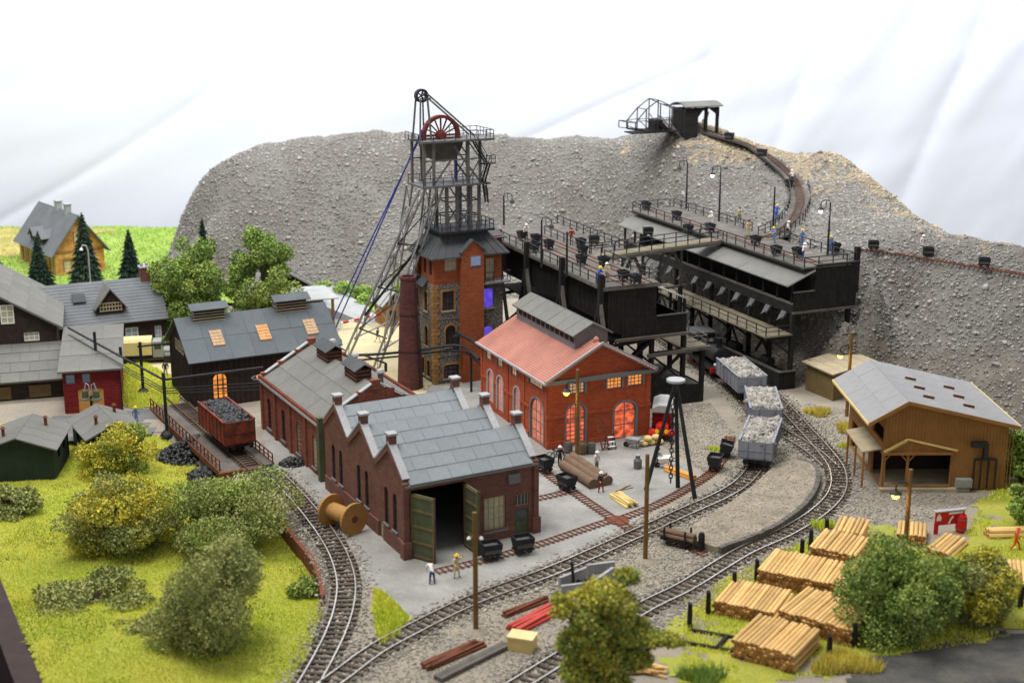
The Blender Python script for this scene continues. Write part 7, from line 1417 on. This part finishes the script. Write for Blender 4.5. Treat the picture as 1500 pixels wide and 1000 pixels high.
for k in range(16): a = random.uniform(-.6, .3); p = V3((random.uniform(-.7, .8), random.uniform(-.5, .6), .1 + .12 * (k // 5))); d = V3((math.cos(a), math.sin(a), random.uniform(-.08, .08))) * .8; mb = MB(); mb.cyl(p - d, p + d, .1, n=7); mb.build('split_log', 'log', t)
t = frame('concrete_trough', 'broken grey concrete frame half hidden behind the foreground tree', 'concrete', 822, 872, 12)
for a, b in (((0, 0, .4), (2.2, .2, .4)), ((.2, 1.4, .4), (2.6, 2.8, .4)), ((2.4, .2, .4), (4.6, 2.4, .4)), ((2.8, 3.2, .4), (5, 3.4, .4))): mb = MB(); mb.bar(a, b, .25, .8); mb.build('slab', 'steel_light', t)
mb = MB(); mb.bar((1.2, .9, 0), (1.0, .9, 2.2), .2); mb.build('post', 'iron', t); mb = MB(); mb.cyl((1.6, 1, .4), (2.6, 1.6, .4), .3, n=10); mb.build('roller', 'iron', t)
# cable drum
a, b = G(486, 769), G(519, 783); ax = (b - a); ax.z = 0; ln = ax.length; t = thing('cable_drum', 'large wooden cable drum beside the curved siding', 'cable drum', a, math.atan2(ax.y, ax.x))
for x in (0, ln):
    mb = MB(); mb.cyl((x - .12, 0, 1.35), (x + .12, 0, 1.35), 1.35, n=28); f = mb.build('flange', 'drum_wood', t); mb = MB(); mb.cyl((x - .16, 0, 1.35), (x + .16, 0, 1.35), .3, n=12); mb.build('bush', 'rust', f)
mb = MB(); mb.cyl((.1, 0, 1.35), (ln - .1, 0, 1.35), .7, n=20); mb.build('core', 'drum_wood', t)
# tripod with chain
top = up(985, 722, 556); base = V3((top.x, top.y, 0)); t = thing('tripod', 'tall black three legged hoist with hanging chain', 'tripod', base)
for px, py in ((946, 717), (993, 714), (1018, 731)): mb = MB(); f = G(px, py) - base; mb.tube([f, f.lerp(V3((0, 0, top.z)), .97)], [.2, .15], 8); mb.build('leg', 'iron', t); 
mb = MB(); mb.cyl((0, 0, top.z - .15), (0, 0, top.z + .05), .8, .8, 20); mb.build('head_plate', 'coping', t); mb = MB(); mb.cyl((0, 0, top.z - 1.1), (0, 0, top.z - .15), .3, n=10); mb.build('pulley_block', 'iron', t)
for k in range(21):
    z = top.z - 1.1 - k * .39; mb = MB(); c = V3((-.25, -.5, z)) if k > 2 else V3((-.08 * k, -.16 * k, z)); ax2 = V3((1, 0, 0)) if k % 2 else V3((.2, 1, 0)).normalized(); pts = []
    for i in range(9): an = 2 * math.pi * i / 8; pts.append(c + ax2 * (.15 * math.cos(an)) + V3((0, 0, .27 * math.sin(an))))
    mb.tube(pts, .055, 5); mb.build('chain_link', 'iron', t)
# barrels, ladder, carts
def barrel(px, py, label, m, h=1.1, r=.42, grp='barrels at the engine house wall'):
    t = thing('barrel', label, 'barrel', G(px, py), 0, grp); mb = MB(); mb.lathe((0, 0, 0), [(r * .85, 0), (r, h * .3), (r, h * .7), (r * .85, h), (r * .7, h), (r * .7, h - .06)], 14); mb.build('staves', m, t)
    for z in (.2, .75): mb = MB(); mb.lathe((0, 0, h * z), [(r * 1.0, 0), (r * 1.02, 0), (r * 1.02, .1), (r * 1.0, .1)], 14); mb.build('hoop', 'steel', t)
barrel(853, 665, 'tan barrel right of the lamp pole at the engine house', 'timber_olive'); barrel(866, 664, 'grey barrel with pipes beside the tan barrel', 'steel'); barrel(832, 663, 'small barrel left of the lamp pole under the lit arched window', 'timber_grey')
barrel(1407, 779, 'red steel barrel next to the red notice board', 'red', 1.5, .45, 'red things')
t = thing('ladder', 'brown wooden ladder leaning on the red engine house', 'ladder', G(888, 660)); A, B = V3((0, 0, 0)), V3((-.7, .95, 3.2)); s = V3((.33, .12, 0)); mb = MB()
for e in (-s, s): mb.bar(A + e, B + e, .1)
mb.split('stile', 'rust', t)
for k in range(8): p = A.lerp(B, (k + .6) / 8.2); mb = MB(); mb.bar(p - s, p + s, .08); mb.build('rung', 'rust', t)
t = frame('step_stool', 'small white and dark folding steps beside the ladder', 'steps', 897, 659, 20); 
for k in range(3): mb = MB(); mb.box(-.35, .35, k * .2, k * .2 + .25, .3 + k * .4, .36 + k * .4); mb.build('tread', 'white', t)
mb = MB()
for x in (-.38, .38): mb.bar((x, 0, 0), (x, .6, 1.4), .08); mb.bar((x, .95, 0), (x, .62, 1.4), .08)
mb.split('leg', 'black', t)
def barrow(px, py, rz, label, m):
    t = thing('wheelbarrow', label, 'wheelbarrow', G(px, py), R(rz), 'wheelbarrows'); mb = MB(); mb.hexa([(-.5, -.3, .5), (.4, -.3, .5), (.4, .3, .5), (-.5, .3, .5), (-.75, -.45, 1.0), (.6, -.45, 1.0), (.6, .45, 1.0), (-.75, .45, 1.0)]); mb.build('tray', m, t); mb = MB(); mb.cyl((-.75, -.06, .28), (-.75, .06, .28), .28, n=12); mb.build('wheel', 'black', t)
    for y in (-.35, .35): mb = MB(); mb.bar((-.75, y * .4, .3), (1.2, y, .75), .07); mb.bar((.4, y, .6), (.45, y, 0), .07); mb.build('handle', 'steel', t)
barrow(928, 656, -25, 'grey wheelbarrow in front of the lit engine house door', 'steel_light'); barrow(974, 684, 10, 'wheelbarrow with white load under the tripod', 'white')
t = frame('sand_sacks', 'pile of cream sacks at the right corner of the engine house', 'sacks', 953, 652, 20)
for x, y, z in ((-.7, 0, .3), (.1, .1, .3), (.9, 0, .3), (-.3, 0, .75), (.6, .1, .75)): mb = MB(); mb.ball((x, y, z), .45, 9, .6); mb.build('sack', 'yellow_plank', t)
t = frame('milk_churn', 'small grey churn standing left of the plain pole', 'churn', 934, 686, 0); mb = MB(); mb.lathe((0, 0, 0), [(.38, 0), (.38, .8), (.2, 1.05), (.22, 1.25)], 12); mb.build('can', 'steel', t); mb = MB(); mb.lathe((0, 0, 1.25), [(.25, 0), (.24, .08), (.02, .14)], 10); mb.build('lid', 'steel_light', t)
t = frame('bicycle', 'grey bicycle leaning beside the dark dressed man', 'bicycle', 816, 676, 15)
for x in (-.75, .75):
    mb = MB(); mb.tube([(x + .5 * math.cos(2 * math.pi * k / 16), 0, .5 + .5 * math.sin(2 * math.pi * k / 16)) for k in range(17)], .05, 5); wl = mb.build('wheel', 'steel', t); mb = MB()
    for k in range(6): a = math.pi * k / 6; mb.bar((x - .48 * math.cos(a), 0, .5 - .48 * math.sin(a)), (x + .48 * math.cos(a), 0, .5 + .48 * math.sin(a)), .02)
    mb.build('spokes', 'steel', wl)
mb = MB()
for a, b in (((-.75, .5), (-.3, 1.05)), ((-.3, 1.05), (.5, 1.05)), ((.5, 1.15), (.75, .5)), ((-.75, .5), (-.1, .45)), ((-.1, .45), (.5, 1.0)), ((-.1, .45), (-.35, 1.2))): mb.bar((a[0], 0, a[1]), (b[0], 0, b[1]), .06)
mb.build('frame', 'iron', t); mb = MB(); mb.box(-.5, -.2, -.08, .08, 1.18, 1.26); mb.build('saddle', 'black', t); mb = MB(); mb.bar((.5, -.3, 1.25), (.5, .3, 1.25), .06); mb.build('handlebar', 'steel', t)
# red notice board with extinguisher, hose and bucket marks
t = frame('notice_board', 'red fire point board on legs with white marks near the goods shed', 'board', 1368, 782, 14)
for x in (.15, 2.35): mb = MB(); mb.box(x - .18, x + .18, -.05, .05, 0, 1.0); mb.build('leg', 'red', t)
mb = MB(); mb.box(0, 2.6, -.06, .06, .75, 1.9); bd_ = mb.build('panel', 'red', t); mb = MB(); mb.box(-.1, 2.7, -.2, .2, 1.9, 2.0); mb.build('ledge', 'coping', t)
mb = MB(); mb.prism([(.1, 1.15), (.5, 1.15), (.52, 1.45), (.3, 1.75), (.12, 1.5)], lambda a, b, q: (a, q, b), -.085, -.062); mb.prism([(1.15, 1.62), (2.4, 1.62), (2.45, 1.8), (1.2, 1.8)], lambda a, b, q: (a, q, b), -.085, -.062); mb.tube([(1.2, -.1, .85), (1.35, -.1, 1.2), (1.55, -.1, 1.45)], .07, 6); mb.split('white_mark', 'white', bd_)
mb = MB(); mb.lathe((2.25, -.2, .95), [(.16, 0), (.2, .1), (.2, .5), (.08, .65)], 10); mb.build('extinguisher', 'red', t)
# ================================================================== LOG STACKS
LM = {}
def log_mesh(L, r):
    k = (round(L, 1), r)
    if k not in LM:
        mb = MB(); n = 8; mb.cyl((0, 0, 0), (0, L, 0), r, n=n, caps=False); vs = mb.v[:]; mb.add(vs, [tuple(range(n))[::-1], tuple(range(n, 2 * n))], 1); o = mb.build('log', ['log', 'log_end']); LM[k] = o.data; bpy.data.objects.remove(o)
    return LM[k]
LS_ = 'stacks of peeled logs'
def log_stack(label, fl, fr, L, layers, r=.155, group=LS_, side=1, rz=None):
    a, b = G(*fl), G(*fr); d = b - a; wd = d.length; t = thing('log_stack', label, 'log stack', a, math.atan2(d.y, d.x) if rz is None else R(rz), group); n = max(3, int(wd / (2 * r)))
    layers = round(layers * .2 / .155) if r == .155 else layers
    for j in range(layers):
        for i in range(n - (j % 2)):
            o = bpy.data.objects.new('log', log_mesh(L, r)); COL.objects.link(o); o.parent = t; o.location = ((i + .5 + .5 * (j % 2)) * wd / n, random.uniform(-.12, .12), r + j * r * 1.72 + random.uniform(-.02, .03)); o.rotation_euler = (random.uniform(-.01, .01), random.uniform(0, 6.28), random.uniform(-.012, .012)); o.scale = (random.uniform(.88, 1.06),) * 2 + (random.uniform(.9, 1.05),); o.scale.y = 1
    mb = MB()
    for v in (.6, L - .6): mb.bar((-.1, v, -.04), (wd + .1, v, -.04), .25, .16)
    mb.split('bearer', 'timber_black', t)
log_stack('nearest log stack at the bottom right of the picture', (1070, 962), (1163, 988), 4.6, 4)
log_stack('left log stack of the second row with dark posts', (1042, 899), (1136, 919), 4.3, 3)
log_stack('right log stack of the second row running under the big bush', (1138, 919), (1247, 950), 4.8, 4)
log_stack('long log stack of the third row half hidden by the big bush', (1107, 858), (1262, 889), 4.4, 4)
log_stack('log stack of the fourth row left of the big bush', (1182, 824), (1252, 838), 4.2, 4)
log_stack('small log stack at the far end of the timber yard by the track', (1217, 799), (1262, 806), 3.4, 4)
log_stack('flat stack of yellow planks behind the lamp pole and bush', (1312, 795), (1356, 800), 3.0, 3, .16)
log_stack('low slanting stack of pale logs between the two round bushes', (1352, 812), (1392, 822), 4.0, 2, .18)
log_stack('orange log stack at the right edge of the picture', (1462, 872), (1530, 880), 4.0, 4)
log_stack('long yellow planks on bearers near the man in orange', (1442, 782), (1448, 776), 8.0, 2, .2, rz=90 - 92)
o = [x for x in bpy.data.objects if x.get('label', '').startswith('long yellow planks')][0]; o.rotation_euler.z = R(-86)
for px, py, lab in ((1010, 917, 'leftmost stake of the timber yard'), (1037, 899, 'stake at the left end of the second row of logs'), (1075, 870, 'stake left of the third row of logs'), (1108, 851, 'stake at the corner of the long third row'), (1174, 821, 'stake left of the fourth row of logs'), (1187, 806, 'stake between the fourth row and the small far stack'), (1210, 790, 'farthest stake of the timber yard beside the track'), (1214, 966, 'stake behind the nearest log stack'), (1251, 948, 'stake at the right end of the second row under the bush'), (1494, 890, 'stake at the right edge of the picture')):
    mb = MB(); mb.hexa([(-.17, -.17, 0), (.17, -.17, 0), (.17, .17, 0), (-.17, .17, 0), (-.14, -.14, 1.75), (.14, -.14, 1.7), (.14, .14, 1.75), (-.14, .14, 1.8)]); tag(mb.build('stake', 'timber_black', None, loc=G(px, py)), lab, 'stake', 'dark stakes of the timber yard')
t = frame('log_bearers', 'empty dark bearers lying on the ground left of the nearest log stack', 'bearers', 1000, 942, -22); mb = MB(); mb.bar((0, 0, .1), (4.5, 0, .1), .25, .2); mb.bar((0, 2, .1), (4.6, 2, .1), .25, .2); mb.bar((2.4, 0, .16), (2.6, 2, .16), .25, .2); mb.split('bearer', 'timber_black', t)
# ================================================================== TREES AND BUSHES
def clumps(n, R_, H_, z0, seed, cr=.42, lean=(0, 0)):
    r = np.random.default_rng(seed); out = []
    for k in range(n):
        d = r.normal(size=3); d /= np.linalg.norm(d); f = r.uniform(.35, .92); c = r.uniform(cr * .7, cr * 1.25)
        zf = d[2] * f; out.append((d[0] * f * R_ + lean[0] * zf * H_, d[1] * f * R_ + lean[1] * zf * H_, z0 + H_ + zf * H_, R_ * c, R_ * c, H_ * c * .95))
    return out
def tree(name, label, cat, px, py, z, R_, H_, trunk, m, n, size, nc, seed, group=None, cr=.42, m2=None, lean=(0, 0)):
    """R_ crown radius, H_ half crown height, trunk clear height; m2 = a second leaf colour on part of the crown"""
    t = thing(name, label, cat, G(px, py, z), 0, group); cl = clumps(nc, R_, H_, trunk, seed, cr, lean); mb = MB(); r0 = max(.12, R_ * .07); mb.tube([(0, 0, -.3), (.05, 0, trunk + H_ * .5), (0, .1, trunk + H_ * 1.4)], [r0 * 1.4, r0, r0 * .4], 8)
    for c in cl[:9]: mb.tube([(0, 0, trunk + H_ * .4), (c[0] * .5, c[1] * .5, (trunk + H_ * .4 + c[2]) / 2), (c[0], c[1], c[2])], [r0 * .6, r0 * .4, r0 * .15], 5)
    mb.build('trunk', 'trunk', t)
    if m2:
        leaves('crown', cl[:len(cl) * 3 // 5], n * 3 // 5, size, m, t, seed); leaves('crown', cl[len(cl) * 3 // 5:], n * 2 // 5, size, m2, t, seed + 50)
    else: leaves('crown', cl, n, size, m, t, seed)
    return t
def fir(label, px, py, H_, R_, seed, z=0.0):
    t = thing('fir_tree', label, 'tree', G(px, py, z), 0, 'dark fir trees'); mb = MB(); mb.tube([(0, 0, -.3), (0, 0, H_ * .95)], [.2, .04], 6); mb.build('trunk', 'trunk', t); r = np.random.default_rng(seed); n = 6500
    h = 1 - np.sqrt(r.random(n)); a = r.uniform(0, 6.28, n); tier = (h * 13) % 1.0; rad = R_ * (1 - h) * (.62 + .42 * (1 - tier)) * (.8 + .35 * (vnoise(a * 2.2, h * 9, .7, seed) + .5)) * np.sqrt(r.uniform(.2, 1, n)); P = np.stack([np.cos(a) * rad, np.sin(a) * rad, .5 + h * (H_ - .5) - rad * .22], -1)
    d = np.stack([np.cos(a), np.sin(a), -.35 + 0 * a], -1); s = r.normal(size=(n, 3)) * .3; d = (d + s) * .26; b = np.cross(d, r.normal(size=(n, 3))); b /= np.linalg.norm(b, axis=1, keepdims=True); b *= .09
    npmesh('crown', np.stack([P - d, P + b, P + d, P - b], 1).reshape(-1, 3), np.arange(n * 4).reshape(-1, 4), 'leaf_fir', t)
fir('fir tree in front of the orange brick house', 60, 425, 7.6, 2.3, 1); fir('tallest fir tree right of the orange brick house', 128, 425, 11.0, 3.0, 2); fir('fir tree standing alone on the green meadow', 193, 420, 8.2, 2.3, 3); fir('fir tree cut off by the left edge', -4, 425, 6.0, 2.5, 4); fir('fir tree top showing above the leafy trees', 304, 470, 13.4, 2.8, 5)
dt = 'leafy trees behind the boiler shed'
tree('leafy_tree', 'broad leafy green tree behind the left end of the boiler shed', 'tree', 284, 500, 0, 5.4, 6.0, 1.0, 'leaf_dark', 24000, .17, 60, 11, dt, .24, 'leaf_mix'); tree('leafy_tree', 'leafy green tree behind the right vent of the boiler shed', 'tree', 388, 490, 0, 4.7, 6.2, .8, 'leaf_dark', 21000, .17, 54, 12, dt, .24, 'leaf_mix')
tree('leafy_tree', 'low leafy tree left of the broad green tree', 'tree', 246, 502, 0, 2.4, 2.6, .8, 'leaf_dark', 5000, .22, 14, 13, dt, .4)
bs = 'bushes on the lawn'
tree('bush', 'yellow flowering bush in front of the green sheds', 'bush', 172, 690, -1.2, 3.7, 2.5, -.5, 'leaf_yellow', 24000, .115, 40, 21, bs, .38, 'leaf_mix')
tree('bush', 'large yellow green bush in the middle of the lawn', 'bush', 172, 800, -1.2, 4.9, 3.6, -.8, 'leaf_yellow', 42000, .11, 60, 22, bs, .34, 'leaf_olive')
tree('bush', 'olive grey bush beside the curved siding', 'bush', 338, 800, -1.2, 5.1, 3.3, -.3, 'leaf_olive', 38000, .11, 50, 23, bs, .36, 'leaf_mix', (.5, 0))
tree('bush', 'tall olive bush leaning over the front lawn', 'bush', 322, 958, -.6, 3.7, 4.5, -.3, 'leaf_olive', 42000, .1, 50, 24, bs, .38, 'leaf_olive', (.42, 0))
tree('bush', 'low olive shrub at the left edge before the green shed', 'bush', 12, 745, -1.2, 3.4, 1.2, -.4, 'leaf_olive', 7000, .15, 14, 25, bs, .42)
tree('bush', 'flat dark creeping bush on the front lawn', 'bush', 140, 880, -1.0, 4.6, .8, -.4, 'leaf_olive', 9000, .14, 18, 26, bs, .4)
tree('bush', 'creeping olive bush at the foot of the leaning bush', 'bush', 240, 930, -.9, 3.4, 1.0, -.5, 'leaf_olive', 8000, .14, 16, 27, bs, .4)
tree('bush', 'tiny brown tuft bush on the front lawn', 'bush', 115, 918, -.8, .7, .4, -.2, 'leaf_olive', 900, .1, 6, 28, bs, .5)
tree('bush', 'green creeper along the retaining wall', 'bush', 445, 870, -1.0, 1.5, .8, -.3, 'leaf_mix', 3000, .13, 10, 29, bs, .5)
FT = [(0, 0, 8.3, 2.0, 2.0, 1.5), (.9, .2, 7.6, 1.9, 1.9, 1.5), (-1.4, .1, 7.9, 1.4, 1.4, 1.1), (-2.4, -.1, 7.4, 1.1, 1.1, .7), (-.6, -.4, 6.4, 1.9, 1.9, 1.5), (1.5, -.3, 6.0, 1.5, 1.4, 1.0), (2.9, -.4, 5.8, 1.3, 1.2, .8), (4.0, -.3, 5.6, 1.0, 1.0, .6), (-1.6, .2, 5.2, 1.7, 1.7, 1.4), (.3, .2, 4.4, 2.2, 2.0, 1.6), (2.0, 0, 4.4, 1.4, 1.3, 1.0), (-1.4, 0, 3.4, 1.6, 1.6, 1.4), (.6, -.2, 2.6, 1.9, 1.8, 1.4), (-.5, .3, 1.6, 1.3, 1.3, .9)]
t = thing('foreground_tree', 'blurred yellow green tree at the bottom centre with an arm reaching right', 'tree', G(880, 1056)); mb = MB(); mb.tube([(0, 0, -.2), (.1, 0, 3), (0, 0, 7.5)], [.36, .27, .1], 8)
for c in FT: mb.tube([(.05, 0, c[2] * .55), (c[0] * .5, c[1] * .5, c[2] * .8), c[:3]], [.16, .1, .04], 5)
FT = [(a, b, c, d * .78, e * .78, f * .74) for a, b, c, d, e, f in FT] + [(a + random.uniform(-.85, .85) * d, b + random.uniform(-.6, .6) * d, c + random.uniform(-.7, .7) * f, d * .42, e * .42, f * .42) for a, b, c, d, e, f in FT for _ in range(2)]
mb.build('trunk', 'trunk', t); leaves('crown', FT, 26000, .11, 'leaf_fore', t, 31, .55); leaves('crown', FT[4:], 18000, .11, 'leaf_mix', t, 32, .5)
tree('bush', 'big round green bush over the log stacks', 'bush', 1320, 930, 0, 4.2, 3.9, -.9, 'leaf_mix', 44000, .11, 60, 32, bs, .34, 'leaf_dark'); tree('bush', 'mixed olive bush right of the big round bush', 'bush', 1438, 910, 0, 2.9, 2.8, -.6, 'leaf_olive', 26000, .11, 40, 33, bs, .36, 'leaf_yellow')
tree('bush', 'green bush behind the goods shed corner', 'bush', 1496, 706, 0, 2.4, 2.6, -.4, 'leaf_bright', 8000, .17, 14, 34, bs, .45, 'leaf_mix'); tree('bush', 'bright bush cut off by the right edge', 'bush', 1515, 770, 0, 2.3, 2.0, -.4, 'leaf_mix', 8000, .16, 14, 35, bs, .45, 'leaf_bright')
for i, (px, py, r, h, lab) in enumerate(((466, 436, 2.0, 1.2, 'bright green shrub at the foot of the heap beside the barn'), (515, 438, 2.4, 1.4, 'bright green shrub at the foot of the heap behind the ropes'), (545, 448, 2.2, 1.0, 'low bright shrub beyond the headframe stays'), (590, 440, 1.8, 1.3, 'green shrub beside the gate hut roof'), (243, 520, 1.2, 1.2, 'dark green shrub between the long house and the boiler shed'))): tree('shrub', lab, 'shrub', px, py, 0, r, h, -.3, 'leaf_bright' if i != 4 else 'leaf_dark', 3500, .2, 10, 60 + i, 'shrubs', .5)
